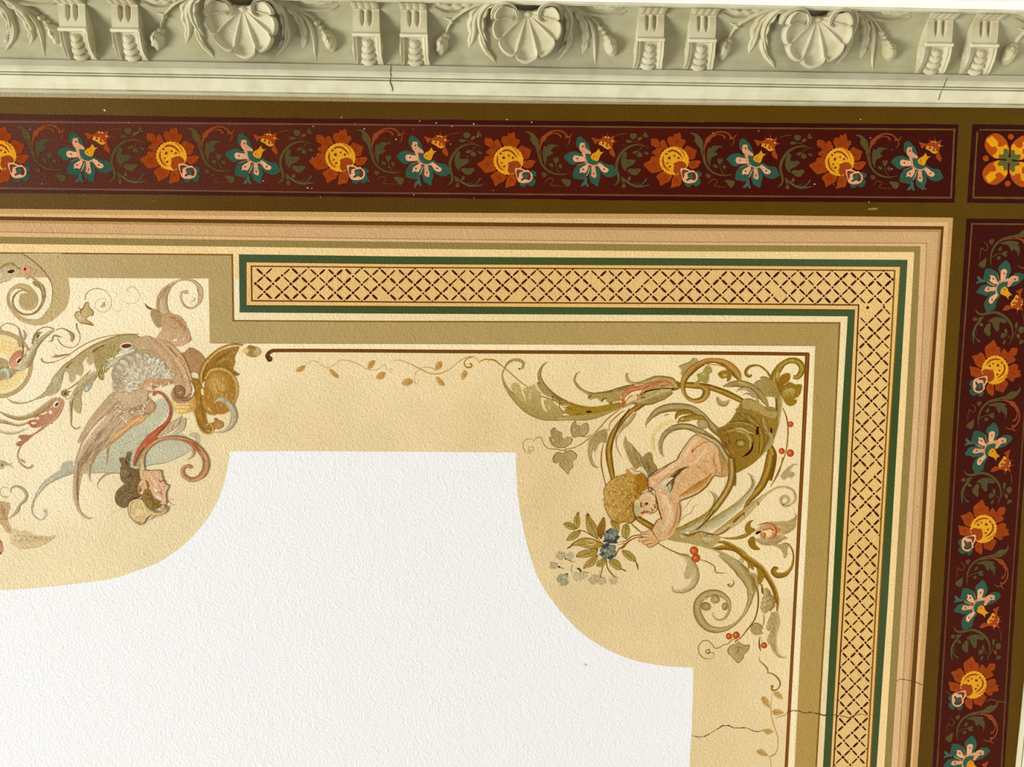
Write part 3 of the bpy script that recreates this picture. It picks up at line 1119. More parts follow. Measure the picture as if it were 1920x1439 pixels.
spray_parts(sprL, sL, tL, [
    ('inner_leaf', M_RELIEF, [('L', Y5, [(440, 45), (330, 90), (270, 180), (255, 300), (285, 410), (350, 470)], (70, 110, 126, 112, 80, 10), [.020, .030, .032, .026, .018, .005], dict(lobes=4, depth=.25, side=(1, 0))),
                              ('L', Y5, [(255, 380), (270, 470), (320, 570), (380, 640), (430, 705)], (72, 80, 70, 42, 6), [.016, .015, .013, .009, .002], dict(crease=.25, lobes=2, depth=.3, side=(1, 0)))]),
    ('middle_leaf', M_RELIEF, [('L', Y4, [(850, 20), (790, 40), (750, 80), (735, 130), (735, 180), (725, 230), (712, 270)], (26, 46, 60, 66, 56, 42, 8), [.012, .020, .022, .020, .015, .010, .002], dict(lobes=4, depth=.5, side=(0, 1), veins=5))]),
    ('stem', M_RELIEF, [('L', Y4, [(830, 15), (770, 30), (710, 55), (660, 90), (625, 120)], (12, 16, 20, 18, 12), [.012, .018, .020, .018, .014], dict(crease=-.3)),
                        ('B', Y4, (622, 125), 15, 13, .020, 0, dict(tex=.12)), ('L', Y4, [(620, 118), (590, 110), (575, 104)], (22, 16, 4), [.012, .010, .002], {}),
                        ('L', Y4, [(615, 135), (600, 160), (590, 185)], (14, 18, 16), [.012, .014, .012], dict(crease=-.2))]),
    ('bud', M_RELIEF, [('B', Y4, (562, 245), 38, 58, .038, -.2, dict(n=18, m=9, tex=.11)), ('B', Y4, (585, 205), 26, 24, .024, 0, dict(tex=.08))]),
    ('top_leaf', M_RELIEF, [('L', Y4, [(800, 14), (740, 30), (680, 46), (620, 52), (560, 44), (500, 14)], (10, 22, 36, 42, 36, 10), [.008, .018, .022, .022, .018, .006], dict(lobes=5, depth=.55, veins=6)),
                            ('L', Y4, [(700, 62), (640, 76), (580, 74), (525, 50)], (8, 12, 12, 4), [.010, .014, .012, .006], dict(crease=-.2))]),
])
SHELL_LBL = {0: 'plaster scallop shell at the middle of the cornice, its left curl open to a dark gap'}
shell['label'] = 'plaster scallop shell in the cornice, the middle one of the three'
for ds, lb in ((S_L, 'plaster scallop shell in the cornice, the leftmost of the three'), (S_R, 'plaster scallop shell in the cornice, nearest the corner rosette')):
    slide(shell, ds, lb)
S_L -= .024; S_2L -= .006; S_2R += .030
for ds, lb in ((S_L, 'plaster acanthus spray with a bud, right of the leftmost scallop shell'), (S_R, 'plaster acanthus spray with a bud, right of the scallop shell nearest the corner'),
               (S_2L, 'plaster acanthus spray with a bud, cut off by the left edge of the picture')):
    slide(sprR, ds, lb)
for ds, lb in ((S_L, 'plaster acanthus spray with a bud, left of the leftmost scallop shell'), (S_R, 'plaster acanthus spray with a bud, left of the scallop shell nearest the corner'),
               (S_2R, 'plaster acanthus spray, cut off by the right edge of the picture above the rosette')):
    slide(sprL, ds, lb)

# ---- scrolled brackets (consoles), in pairs between the shells
def make_bracket(u0, u1, label):
    root, s0, t0 = relief_thing('scrolled_bracket', (u0 + u1) / 2, 126, label, 'bracket', 'scrolled plaster brackets in the cornice')
    o_ = Vector(root['_org'])
    hw = .0415
    # side profile of the front: (v at x = 960, depth below the foot)
    sp = [(126, .002), (121, .016), (112, .029), (100, .041), (88, .049), (78, .053), (72, .054), (71.8, .056), (67.5, .057), (66.8, .054),
          (60, .055), (48, .057), (36, .058), (24, .058), (22.5, .060), (21.5, .066), (16, .082), (11, .100), (9, .112)]
    dense = []
    for i in range(len(sp) - 1):
        for j in range(4):
            f = j / 4
            dense.append((sp[i][0] + (sp[i+1][0] - sp[i][0]) * f, sp[i][1] + (sp[i+1][1] - sp[i][1]) * f))
    dense.append(sp[-1])
    def raw(p):
        # p = (s, v, d)
        return EDGE0 + ES * (p[0] + s0) + EO * vo(p[1], p[2]) + Vector((0, 0, _fb[1] - p[2]))
    def wd(v): return hw * (1.0 + .05 * (v > 72) + .10 * max(0, (v - 110) / 16) - .0 * (v < 22))
    R = Relief(); R.raw = raw
    K = 36
    rows = []
    for v, d in dense:
        row = []
        for j in range(K + 1):
            x = 2 * j / K - 1
            ax = abs(x)
            h = d
            if v > 72:
                k = min(1, (v - 72) / 3) * min(1, (126 - v) / 8 + .2)
                rim = 1 / (1 + math.exp((.70 - ax) / .03))
                edge = math.exp(-((ax - .84) / .05) ** 2)
                h -= (.014 * (1 - rim) + .005 * edge) * k
            elif 23 < v < 52:
                for gx in (-.28, .30):
                    gw = .12 * min(1, (52 - v) / 8)
                    h -= .013 * (1 / (1 + math.exp((abs(x - gx) - gw) / .02)))
            elif v <= 22.6:
                h += .0075 * abs(math.sin((x + .02) * math.pi * 2.0)) ** .6 * min(1, (22.6 - v) / 2.0) - .002
            row.append((x * wd(v), v, h))
        rows.append(row)
    R.grid(rows)
    for sx in (-1, 1):
        rr = []
        for v, d in dense:
            dd = d + (-.002 if v <= 22.6 else 0)
            # depth of the cove behind this point
            fr = [(sx * wd(v), v, dd), (sx * wd(v), v, dd * .7), (sx * wd(v), v, dd * .35), (sx * wd(v), v, -.004)]
            # the flank runs straight back to the cove
            rr.append(fr if sx < 0 else fr[::-1])
        R.grid(rr)
    R.build('console', M_RELIEF, root)
    R = Relief(); R.raw = raw
    rows = []
    for x in (-1.07, -1.05, 1.05, 1.07):
        q = 0 if abs(x) > 1.06 else 1
        rows.append([(x * hw, 73.0, .050), (x * hw, 72.6, .050 + .0105 * q), (x * hw, 70.5, .050 + .0125 * q), (x * hw, 67.5, .050 + .0125 * q), (x * hw, 66.0, .050 + .009 * q), (x * hw, 65.8, .050)])
    R.grid(rows)
    R.build('lip', M_BAND, root, smooth=False)
    # husks climbing the hollow
    R = Relief(); R.raw = raw
    for k in range(4):
        vc = 118 - 11.5 * k
        dc = interp([(-b_, c_) for b_, c_ in sp], -vc)
        w_ = (.0245, .0225, .0195, .016)[k]
        rows = []
        for i in range(7):
            a = i / 6 * math.pi / 2
            rows.append([(w_ * math.cos(a) * math.cos(2 * math.pi * j / 18), vc + 10.5 * math.cos(a) * math.sin(2 * math.pi * j / 18) * (1 if math.sin(2 * math.pi * j / 18) > 0 else .8) - 2.5 * math.sin(a),
                          dc - .0135 + (.0105 - .001 * k) * math.sin(a) + .003 * math.sin(2 * math.pi * j / 18)) for j in range(18)])
        R.grid(rows, True)
    for x0 in (-.5, .5):
        pass
    R.build('husk_leaf', M_RELIEF, root)
    # spiral eye cut on the flank that faces the left
    for sx in (-1, 1):
        R = Relief(); R.raw = raw
        pts = []
        for i in range(30):
            a = i / 29 * 3.8 * math.pi + 1.2
            r = 1 - i / 36
            pts.append((96 + 15 * r * math.cos(a), .024 + .0155 * r * math.sin(a)))
        rows = []
        for i, (v, d) in enumerate(pts):
            a = pts[max(0, i-1)]; b = pts[min(len(pts)-1, i+1)]
            dx, dy = (b[0]-a[0]) * .0017, b[1]-a[1]; l = math.hypot(dx, dy) or 1
            nx, ny = -dy/l, dx/l
            rows.append([(sx * (hw * 1.04 + e), v + nx * q / .0017, d + ny * q) for q, e in ((-.0022, 0), (-.001, .0035), (.001, .0035), (.0022, 0))])
        R.grid(rows)
        R.build('flank_scroll', M_RELIEF, root)
    return root, s0


br0, bs0 = make_bracket(1190, 1236, 'scrolled plaster bracket, left one of the pair above the painted panel right of centre')
spots = [(132, 'scrolled plaster bracket at the far left, the outer one of its pair', 106, 163),
         (230.5, 'scrolled plaster bracket, right one of the pair at the far left', 205, 268),
         (682.5, 'scrolled plaster bracket just left of the crack in the cornice', 0, 0),
         (771.5, 'scrolled plaster bracket just right of the crack in the cornice', 0, 0),
         (1313, 'scrolled plaster bracket, right one of the pair between middle and right shells', 0, 0),
         (1757, 'scrolled plaster bracket, left one of the pair near the corner rosette', 0, 0),
         (1842, 'scrolled plaster bracket nearest the right edge of the picture', 0, 0)]
def lip_s(u, v):
    q = P(u, v, CEIL_Z + _fb[1] - .055)
    return (q - EDGE0).dot(ES)
br0['label'] = 'scrolled plaster bracket, left one of the pair between middle and right shells'
for (u, lb, a, b) in spots:
    slide(br0, lip_s(u, 58 + (u / 1920.0) * 23) - lip_s(1216, 74), lb)

# cracks and blemishes in the plain mouldings: small dark plaster slivers
def mould_crack(name, pts, label, w=.0016):
    """pts: (u, v) along the moulding; set on its surface by walking the profile"""
    def on_prof(u, v):
        best = None
        r = ray(u, v)
        for i in range(len(prof) - 3):
            (o0, d0), (o1, d1) = prof[i], prof[i + 1]
            a = EDGE0 + EO * o0 + Vector((0, 0, d0)); tv = EO * (o1 - o0) + Vector((0, 0, d1 - d0))
            if tv.length < 1e-6: continue
            nn = ES.cross(tv).normalized()
            den = r.dot(nn)
            if abs(den) < 1e-6: continue
            q = CAMP + r * ((a - CAMP).dot(nn) / den)
            k = (q - a).dot(tv) / tv.length_squared
            if -.02 <= k <= 1.02:
                dd = (q - CAMP).length
                if best is None or dd < best[0]: best = (dd, q)
        return best[1] - r.normalized() * .0022 if best else None
    P3 = []
    n = 5
    for (a, b) in zip(pts[:-1], pts[1:]):
        for j in range(n): P3.append((a[0] + (b[0]-a[0]) * j / n, a[1] + (b[1]-a[1]) * j / n))
    P3.append(pts[-1])
    V, F = [], []
    for i, (u, v) in enumerate(P3):
        q = on_prof(u, v)
        if q is None: continue
        ww = w * RND.uniform(.5, 1.1) * (1 - abs(2 * i / len(P3) - 1) ** 4 + .15)
        V += [tuple(q - ES * ww), tuple(q + ES * ww), tuple(q + ES * ww + Vector((0, 0, .001))), tuple(q - ES * ww + Vector((0, 0, .001)))]
    for i in range(len(V) // 4 - 1):
        for j in range(4):
            a = i * 4 + j; b = i * 4 + (j + 1) % 4
            F.append((a, b, b + 4, a + 4))
    me = bpy.data.meshes.new(name); me.from_pydata(V, [], F); me.materials.append(M_DARK)
    o = bpy.data.objects.new(name, me); COL.objects.link(o)
    o.parent = cor
    o['label'] = label
    return o
mould_crack('crack', [(733, 118), (732, 134), (733, 146), (731, 153), (736, 166), (735, 172)], 'dark crack across the pale mouldings', .0013)
mould_crack('crack', [(1776, 146), (1770, 162), (1763, 176), (1760, 188)], 'fine slanting crack in the pale mouldings', .0009)
# ------------------------------------------------------------------ dark red flower panels
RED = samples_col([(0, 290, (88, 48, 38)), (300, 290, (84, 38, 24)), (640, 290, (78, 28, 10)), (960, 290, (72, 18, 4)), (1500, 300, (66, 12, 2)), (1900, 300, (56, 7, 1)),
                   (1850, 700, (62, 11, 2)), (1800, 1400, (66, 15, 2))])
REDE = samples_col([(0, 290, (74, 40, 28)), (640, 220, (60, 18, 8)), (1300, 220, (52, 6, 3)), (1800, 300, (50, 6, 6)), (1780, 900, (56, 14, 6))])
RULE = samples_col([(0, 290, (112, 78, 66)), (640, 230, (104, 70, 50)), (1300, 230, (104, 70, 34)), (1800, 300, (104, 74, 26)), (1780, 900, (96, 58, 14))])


def vstroke(pt, pts, w, colf, sub=24):
    """a long straight ribbon whose colour varies along it"""
    q = []
    for a, b in zip(pts[:-1], pts[1:]):
        for j in range(sub):
            q.append((a[0] + (b[0] - a[0]) * j / sub, a[1] + (b[1] - a[1]) * j / sub))
    q.append(pts[-1])
    m = len(q); V, C, F = [], [], []
    for i in range(m):
        a, b = q[max(i - 1, 0)], q[min(i + 1, m - 1)]
        dx, dy = b[0] - a[0], b[1] - a[1]; l = math.hypot(dx, dy) or 1
        ww = w * RND.uniform(.38, .56)
        V += [(q[i][0] + dy / l * ww, q[i][1] - dx / l * ww), (q[i][0] - dy / l * ww, q[i][1] + dx / l * ww)]
        c = colf(*q[i]); C += [c, c]
    for i in range(m - 1): F.append((2 * i, 2 * i + 1, 2 * i + 3, 2 * i + 2))
    pt._add(V, F, C)


def panel(name, uv, label, A, B, rules, edges):
    t = thing(name, uv, label, 'painted panel')
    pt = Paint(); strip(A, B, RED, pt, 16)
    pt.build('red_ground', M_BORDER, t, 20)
    pt = Paint()
    for e, w in edges: vstroke(pt, e, w, REDE)
    pt.build('dark_edge', M_BORDER, t, 21)
    pt = Paint()
    for e, w in rules: vstroke(pt, e, w, RULE)
    pt.build('inner_rule', M_BORDER, t, 23)
    return t


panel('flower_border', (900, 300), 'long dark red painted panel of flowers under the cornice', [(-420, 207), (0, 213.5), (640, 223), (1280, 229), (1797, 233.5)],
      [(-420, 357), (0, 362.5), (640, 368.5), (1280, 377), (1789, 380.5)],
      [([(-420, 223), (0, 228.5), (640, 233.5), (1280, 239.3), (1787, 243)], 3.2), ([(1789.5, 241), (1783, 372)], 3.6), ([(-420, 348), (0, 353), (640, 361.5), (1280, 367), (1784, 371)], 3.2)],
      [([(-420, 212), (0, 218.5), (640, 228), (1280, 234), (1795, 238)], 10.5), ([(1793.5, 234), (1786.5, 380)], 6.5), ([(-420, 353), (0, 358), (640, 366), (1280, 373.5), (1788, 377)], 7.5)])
panel('rosette_border', (1880, 305), 'small dark red painted panel in the corner, holding a rosette', [(1823, 233), (2010, 235.5)], [(1813, 380), (2000, 383)],
      [([(1836, 243.5), (2005, 245.5)], 2.6), ([(1832.5, 247), (1824.5, 370)], 3.2), ([(1824, 370.5), (1996, 372.5)], 3.8), ([(2003, 245), (1995, 372)], 3.2)],
      [([(1823, 237.5), (2010, 240)], 9), ([(1827, 233), (1817, 380)], 8), ([(1814, 377), (2001, 380)], 7), ([(2007, 236), (1998, 382)], 7)])
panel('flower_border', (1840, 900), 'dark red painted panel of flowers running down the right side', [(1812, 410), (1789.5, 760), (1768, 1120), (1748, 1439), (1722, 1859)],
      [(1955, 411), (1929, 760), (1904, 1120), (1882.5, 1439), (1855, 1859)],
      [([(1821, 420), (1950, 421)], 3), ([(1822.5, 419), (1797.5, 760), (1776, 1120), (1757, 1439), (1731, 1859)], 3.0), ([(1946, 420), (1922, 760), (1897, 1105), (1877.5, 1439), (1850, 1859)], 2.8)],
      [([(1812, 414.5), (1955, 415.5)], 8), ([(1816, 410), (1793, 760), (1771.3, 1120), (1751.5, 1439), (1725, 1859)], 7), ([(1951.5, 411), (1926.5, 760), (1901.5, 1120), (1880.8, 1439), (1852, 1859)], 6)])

# ---- the flowers: each kind painted once (traced), then copied along both panels
OR, OR2, ORD = (152, 62, 8), (138, 52, 4), (104, 24, 0)
YE, YE2 = (218, 154, 30), (206, 140, 24)
ofl = thing('orange_flower', (1263.8, 302.3), 'x', 'painted flower', 'orange flowers painted on the red panels')
petals = [  # frame 1220,220 at 9.595
    [(300, 545), (215, 590), (160, 690), (110, 700), (20, 640), (70, 590), (100, 560), (60, 530), (5, 490), (10, 390), (70, 385), (130, 400), (165, 460), (190, 420), (235, 405), (275, 460), (300, 520)],
    [(330, 540), (345, 520), (300, 440), (310, 370), (350, 345), (405, 350), (425, 285), (455, 310), (520, 275), (545, 330), (560, 400), (610, 400), (625, 460), (580, 520), (565, 560), (470, 545), (400, 530)],
    [(580, 590), (610, 560), (655, 515), (700, 530), (760, 560), (830, 600), (815, 650), (790, 740), (740, 765), (700, 760), (650, 760), (620, 680)],
    [(670, 790), (740, 790), (830, 775), (905, 800), (870, 850), (840, 900), (760, 930), (700, 910), (680, 870)],
    [(160, 720), (110, 705), (10, 710), (-10, 770), (-60, 800), (-120, 830), (-130, 860), (-80, 910), (-40, 960), (10, 1005), (80, 1000), (140, 985), (200, 960), (170, 860)],
    [(235, 975), (170, 1000), (100, 1060), (120, 1110), (150, 1150), (175, 1240), (225, 1215), (280, 1180), (330, 1160), (365, 1110), (390, 1060), (330, 1010)],
    [(430, 1035), (400, 1090), (380, 1140), (375, 1210), (355, 1270), (420, 1260), (470, 1245), (520, 1240), (550, 1180), (560, 1110), (540, 1060), (500, 1040)],
]
for pp in petals:
    pt = Paint(1220, 220, 9.595)
    pt.poly(pp, mixc(OR, OR2, RND.random()), n=3)
    cx = sum(p[0] for p in pp) / len(pp); cy = sum(p[1] for p in pp) / len(pp)
    dx, dy = cx - 420, cy - 790; l = math.hypot(dx, dy); dx, dy = dx / l, dy / l
    for k in (-1, 0, 1):
        ox, oy = -dy * k * 32, dx * k * 32
        pt.stroke([(cx - dx * 70 + ox * .3, cy - dy * 70 + oy * .3), (cx - dx * 10 + ox, cy - dy * 10 + oy), (cx + dx * 40 + ox * 1.3, cy + dy * 40 + oy * 1.3)], [3, 9, 3], mixc(OR2, ORD, .6))
    pt.build('petal', M_BORDER, ofl, 26)
pt = Paint(1220, 220, 9.595)
pts = []
for i in range(52):
    a = 2 * math.pi * i / 52
    r = 1 + (.035 if i % 2 else -.01)
    pts.append((420 + 262 * r * math.cos(a), 785 + 252 * r * math.sin(a)))
pt.poly(pts, YE, n=2)
pt.stroke([(230, 700), (220, 800), (250, 890), (300, 945), (355, 965)], [18, 30, 30, 24, 8], (140, 54, 12))
pt.stroke([(310, 630), (370, 602), (450, 612), (520, 665), (570, 740)], [30, 34, 34, 30, 10], (140, 54, 12))
pt.stroke([(470, 545), (540, 585), (590, 650), (612, 710)], [6, 14, 14, 8], (140, 54, 12))
pt.stroke([(265, 840), (300, 900), (345, 935)], [5, 8, 4], (146, 60, 14))
for x, y, r in ((283, 662, 21), (335, 735, 27), (427, 700, 18), (500, 735, 20), (302, 828, 18), (345, 890, 22)):
    pt.dot(x, y, r, (120, 44, 10), jit=.15)
pt.build('flower_eye', M_BORDER, ofl, 28)
pt = Paint(1220, 220, 9.595)
pt.poly([(415, 830), (470, 805), (530, 790), (590, 800), (640, 860), (640, 900), (600, 920), (545, 960), (550, 1040), (500, 1010), (420, 1000), (405, 940), (420, 880)], (150, 60, 14))
pt.poly([(560, 1030), (505, 1050), (480, 1010), (430, 1010), (440, 1025)], (150, 60, 14))
pt.build('fold', M_BORDER, ofl, 30)
TEAL, TEAL2 = (46, 84, 66), (48, 80, 62)
pt = Paint(1220, 220, 9.595)
pt.poly([(840, 965), (880, 985), (915, 1010), (905, 1060), (870, 1075), (880, 1110), (900, 1140), (890, 1190), (850, 1235), (800, 1245), (755, 1210), (700, 1255), (650, 1250), (615, 1215), (640, 1150), (760, 1060), (800, 1000)], TEAL2)
pt.build('leaf_cup', M_BORDER, ofl, 31)
pt = Paint(1220, 220, 9.595)
PK, PK2 = (218, 160, 118), (206, 146, 106)
pt.poly([(535, 930), (590, 920), (660, 930), (720, 960), (765, 955), (800, 985), (840, 1030), (845, 1085), (830, 1130), (800, 1165), (760, 1180), (700, 1190), (640, 1185), (590, 1160), (560, 1080), (540, 1000)], PK, n=3)
pt.poly([(565, 955), (630, 950), (690, 975), (650, 990), (610, 1010), (605, 1060), (585, 1100), (565, 1040)], (104, 58, 26), n=3)
pt.poly([(665, 1010), (740, 990), (790, 1000), (815, 1060), (810, 1110), (780, 1140), (720, 1120), (650, 1150), (640, 1120), (680, 1090), (665, 1050)], (96, 46, 24), n=3)
pt.poly([(690, 1040), (735, 1010), (760, 1050), (755, 1090), (730, 1110), (695, 1090), (665, 1075), (665, 1045)], (40, 90, 76), n=3)
pt.build('bud', M_BORDER, ofl, 33)

bfl = thing('blue_flower', (1412.8, 303.4), 'x', 'painted flower', 'blue and pink flowers painted on the red panels')
S9 = (1220, 220, 9.595)
def T9(pts): return [(x + 1727, y) for x, y in pts]
bp = [[(1650, 610), (1595, 560), (1590, 470), (1610, 410), (1665, 380), (1720, 420), (1770, 470), (1810, 530), (1840, 640), (1840, 690), (1760, 690), (1700, 660)],
      [(1365, 755), (1420, 690), (1500, 655), (1580, 650), (1640, 680), (1700, 690), (1760, 740), (1740, 830), (1600, 860), (1540, 890), (1480, 880), (1425, 830), (1390, 790)],
      [(1520, 1110), (1525, 1020), (1570, 930), (1640, 890), (1740, 870), (1810, 900), (1800, 1000), (1760, 1100), (1700, 1160), (1640, 1150), (1580, 1140), (1530, 1130)],
      T9([(80, 1080), (100, 960), (180, 900), (250, 980), (290, 1090), (260, 1170), (245, 1260), (200, 1265), (160, 1230), (110, 1200)]),
      T9([(290, 820), (350, 860), (440, 890), (500, 890), (540, 930), (560, 980), (590, 1050), (540, 1080), (500, 1105), (420, 1110), (350, 1080), (300, 1040), (220, 940), (220, 870)])]
for i, pp in enumerate(bp):
    pt = Paint(*S9); pt.poly(pp, TEAL if i % 2 else TEAL2, n=3)
    pt.build('petal', M_BORDER, bfl, 26)
bq = [[(1660, 500), (1700, 495), (1740, 500), (1745, 570), (1800, 625), (1845, 660), (1840, 705), (1780, 690), (1720, 690), (1660, 640), (1640, 580)],
      [(1525, 765), (1560, 720), (1630, 730), (1690, 740), (1740, 740), (1760, 800), (1720, 830), (1630, 835), (1550, 830)],
      [(1690, 680), (1750, 700), (1760, 760), (1740, 800), (1760, 850), (1800, 870), (1790, 900), (1740, 860), (1720, 760)],
      [(1650, 960), (1720, 910), (1790, 880), (1800, 900), (1790, 960), (1740, 1035), (1690, 1020), (1640, 1035), (1650, 990)],
      T9([(125, 920), (190, 925), (200, 1000), (215, 1080), (190, 1125), (150, 1110), (120, 1080), (130, 1000)]),
      T9([(270, 870), (310, 880), (370, 930), (430, 970), (410, 1020), (350, 1025), (300, 990), (270, 940), (240, 900)]),
      T9([(0, 700), (15, 820), (60, 850), (90, 900), (180, 915), (240, 905), (290, 860), (240, 860), (150, 890), (90, 870), (50, 800), (30, 720)])]
for i, pp in enumerate(bq):
    pt = Paint(*S9); pt.poly(pp, PK if i % 2 else PK2, n=3)
    if i != 2 and i != 6:
        c = [(1705, 560), (1605, 775), 0, (1705, 970), (1892, 1050), (2077, 968), 0][i]
        pt.dot(c[0], c[1], 16, (96, 38, 20), jit=.2)
    pt.build('pink_fleck', M_BORDER, bfl, 28)
pt = Paint(*S9)
pt.stroke(T9([(105, 920), (80, 1000), (40, 1090)]), [10, 16, 12], PK2)
pt.stroke([(1740, 850), (1660, 880), (1580, 905)], [10, 14, 6], (160, 104, 84))
pt.poly(T9([(15, 1110), (45, 1130), (50, 1210), (75, 1270), (40, 1280), (20, 1240), (-20, 1270), (-70, 1270), (-40, 1220), (-10, 1180), (0, 1130)]), (62, 92, 82), n=3)
pt.build('stamen', M_BORDER, bfl, 29)
pt = Paint(*S9)
pt.poly(T9([(30, 700), (100, 700), (130, 760), (180, 810), (250, 830), (245, 870), (180, 895), (110, 880), (60, 840), (35, 790)]), TEAL, n=3)
pt.build('hub', M_BORDER, bfl, 30)
pt = Paint(*S9)
pt.poly(T9([(115, 740), (150, 690), (210, 660), (262, 595), (262, 595), (295, 660), (355, 655), (355, 655), (290, 715), (250, 815), (190, 815), (140, 790)]), YE2, n=3)
pt.dot(1727 + 170, 745, 15, (150, 100, 22))
pt.build('yellow_calyx', M_BORDER, bfl, 31)
pt = Paint(*S9)
pt.poly(T9([(135, 400), (200, 415), (270, 430), (330, 400), (320, 310), (320, 310), (355, 390), (410, 390), (420, 290), (420, 290), (445, 390), (490, 390), (550, 355), (550, 355), (530, 450), (605, 470), (605, 470), (520, 505),
            (510, 590), (550, 690), (545, 760), (545, 760), (480, 720), (445, 660), (470, 600), (420, 560), (330, 500), (260, 470), (200, 520), (170, 470)]), (150, 62, 14), n=3)
pt.poly(T9([(260, 520), (285, 470), (330, 480), (320, 520), (350, 520), (360, 480), (400, 490), (390, 550), (430, 570), (420, 530), (440, 510), (450, 560), (485, 580), (430, 615), (370, 590), (320, 550)]), (208, 140, 36), n=3)
for x, y in ((385, 392), (440, 402), (505, 462)): pt.dot(1727 + x, y, 19, (232, 172, 90), ry=12, jit=.2)
pt.build('bell', M_BORDER, bfl, 30)

GV, GV2 = (84, 72, 34), (78, 70, 38)
TAN = (136, 62, 24)
va = thing('vine_sprig', (1340, 300), 'x', 'painted vine', 'green vine sprigs between the flowers of the red panels')
pt = Paint(*S9)
pt.poly([(700, 290), (770, 280), (840, 310), (900, 370), (940, 440), (945, 520), (950, 600), (920, 620), (885, 560), (820, 480), (790, 420), (800, 370), (770, 320)], GV, n=3)
pt.stroke([(910, 560), (935, 680), (965, 800), (1020, 900), (1100, 980), (1200, 1030), (1320, 1050), (1400, 1040), (1490, 1025)], [50, 34, 32, 36, 36, 34, 26, 18, 4], GV)
pt.build('curling_leaf', M_BORDER, va, 25)
pt = Paint(*S9)
pt.poly([(1040, 840), (1010, 740), (1015, 620), (1040, 540), (1080, 560), (1110, 520), (1180, 510), (1250, 520), (1300, 540), (1220, 550), (1180, 600), (1150, 630), (1200, 650), (1170, 690), (1110, 720), (1080, 760), (1070, 850), (1060, 890)], GV2, n=3)
pt.build('broad_leaf', M_BORDER, va, 25)
pt = Paint(*S9)
pt.stroke([(970, 640), (965, 560), (990, 480), (1020, 420), (1090, 340), (1180, 280), (1270, 262), (1360, 280), (1430, 330), (1460, 370), (1500, 370), (1540, 310)], [14, 24, 40, 90, 60, 40, 26, 26, 30, 26, 24, 12], TAN)
pt.stroke([(1110, 360), (1180, 315), (1260, 315), (1320, 345), (1335, 385)], [20, 18, 18, 26, 36], TAN)
pt.stroke([(1430, 340), (1440, 400)], [18, 46], TAN)
pt.stroke([(1485, 380), (1495, 440), (1475, 490), (1440, 530)], [16, 20, 16, 5], (128, 66, 30))
pt.stroke([(968, 640), (975, 740), (1000, 830)], [14, 20, 8], (112, 66, 30))
pt.build('orange_tendril', M_BORDER, va, 26)
pt = Paint(*S9)
pt.stroke([(1320, 1030), (1270, 960), (1245, 890), (1250, 830)], [12, 14, 12, 8], GV)
pt.poly([(1200, 770), (1215, 740), (1250, 760), (1275, 735), (1300, 770), (1280, 820), (1250, 850), (1215, 830)], GV2)
pt.poly([(1120, 860), (1160, 850), (1200, 880), (1190, 915), (1140, 900)], GV2)
pt.poly([(1290, 880), (1325, 860), (1360, 890), (1340, 935), (1300, 920)], GV2)
pt.poly([(985, 1030), (1020, 1010), (1080, 1040), (1060, 1090), (1010, 1090)], (92, 62, 30))
pt.poly([(1330, 1140), (1380, 1125), (1500, 1150), (1500, 1210), (1460, 1265), (1410, 1250), (1370, 1190)], GV)
pt.stroke([(1040, 1200), (1110, 1120), (1200, 1150), (1150, 1230), (1260, 1250), (1380, 1260)], [12, 22, 16, 20, 14, 6], (96, 56, 26))
build_each(pt, 'small_leaf', M_BORDER, va, 25)

vb = thing('vine_sprig', (1495, 300), 'x', 'painted vine', 'green vine sprigs between the flowers of the red panels')
T9f = (1400, 220, 9.595)
pt = Paint(*T9f)
pt.stroke([(540, 1260), (610, 1220), (645, 1140), (630, 1040), (605, 930), (620, 820), (680, 700), (760, 610), (860, 550), (960, 525), (1060, 530), (1150, 560), (1200, 570)], [10, 34, 44, 44, 44, 50, 46, 44, 40, 30, 24, 16, 4], GV)
pt.build('curling_stem', M_BORDER, vb, 25)
pt = Paint(*T9f)
pt.poly([(770, 1000), (710, 930), (690, 830), (710, 720), (760, 650), (800, 690), (780, 780), (850, 790), (920, 790), (950, 820), (900, 880), (830, 915), (790, 940)], GV2, n=3)
pt.poly([(800, 990), (840, 950), (930, 960), (985, 945), (1045, 970), (1010, 1020), (960, 1070), (900, 1070), (850, 1040)], GV, n=3)
pt.build('broad_leaf', M_BORDER, vb, 25)
pt = Paint(*T9f)
pt.poly([(855, 370), (870, 325), (930, 320), (975, 340), (970, 390), (920, 425), (880, 410)], GV)
pt.poly([(775, 465), (810, 435), (900, 460), (860, 490), (800, 490)], GV2)
pt.poly([(985, 420), (1030, 385), (1085, 400), (1040, 440), (1000, 450)], (100, 72, 32))
pt.poly([(1090, 370), (1110, 310), (1135, 290), (1160, 340), (1180, 380), (1150, 390)], GV2)
pt.stroke([(580, 380), (650, 345), (730, 330), (820, 322)], [4, 14, 14, 4], (110, 66, 26))
pt.stroke([(900, 460), (980, 480), (1060, 510)], [10, 14, 6], (104, 62, 28))
pt.poly([(975, 720), (1000, 660), (1050, 670), (1075, 720), (1030, 750)], GV2)
pt.poly([(1100, 660), (1140, 650), (1190, 690), (1140, 700)], (84, 70, 46))
pt.poly([(890, 660), (950, 630), (1000, 640), (940, 690)], GV)
pt.stroke([(1010, 660), (1040, 590), (1080, 560)], [6, 12, 6], (112, 70, 44))
pt.stroke([(690, 1100), (770, 1170), (860, 1230), (960, 1270), (1080, 1265), (1200, 1240)], [20, 34, 36, 28, 22, 5], (90, 84, 46))
pt.stroke([(830, 1220), (900, 1230), (980, 1215), (1020, 1180)], [10, 14, 12, 4], GV2)
pt.stroke([(960, 1250), (1040, 1240), (1100, 1190), (1140, 1130)], [8, 16, 16, 30], (72, 84, 62))
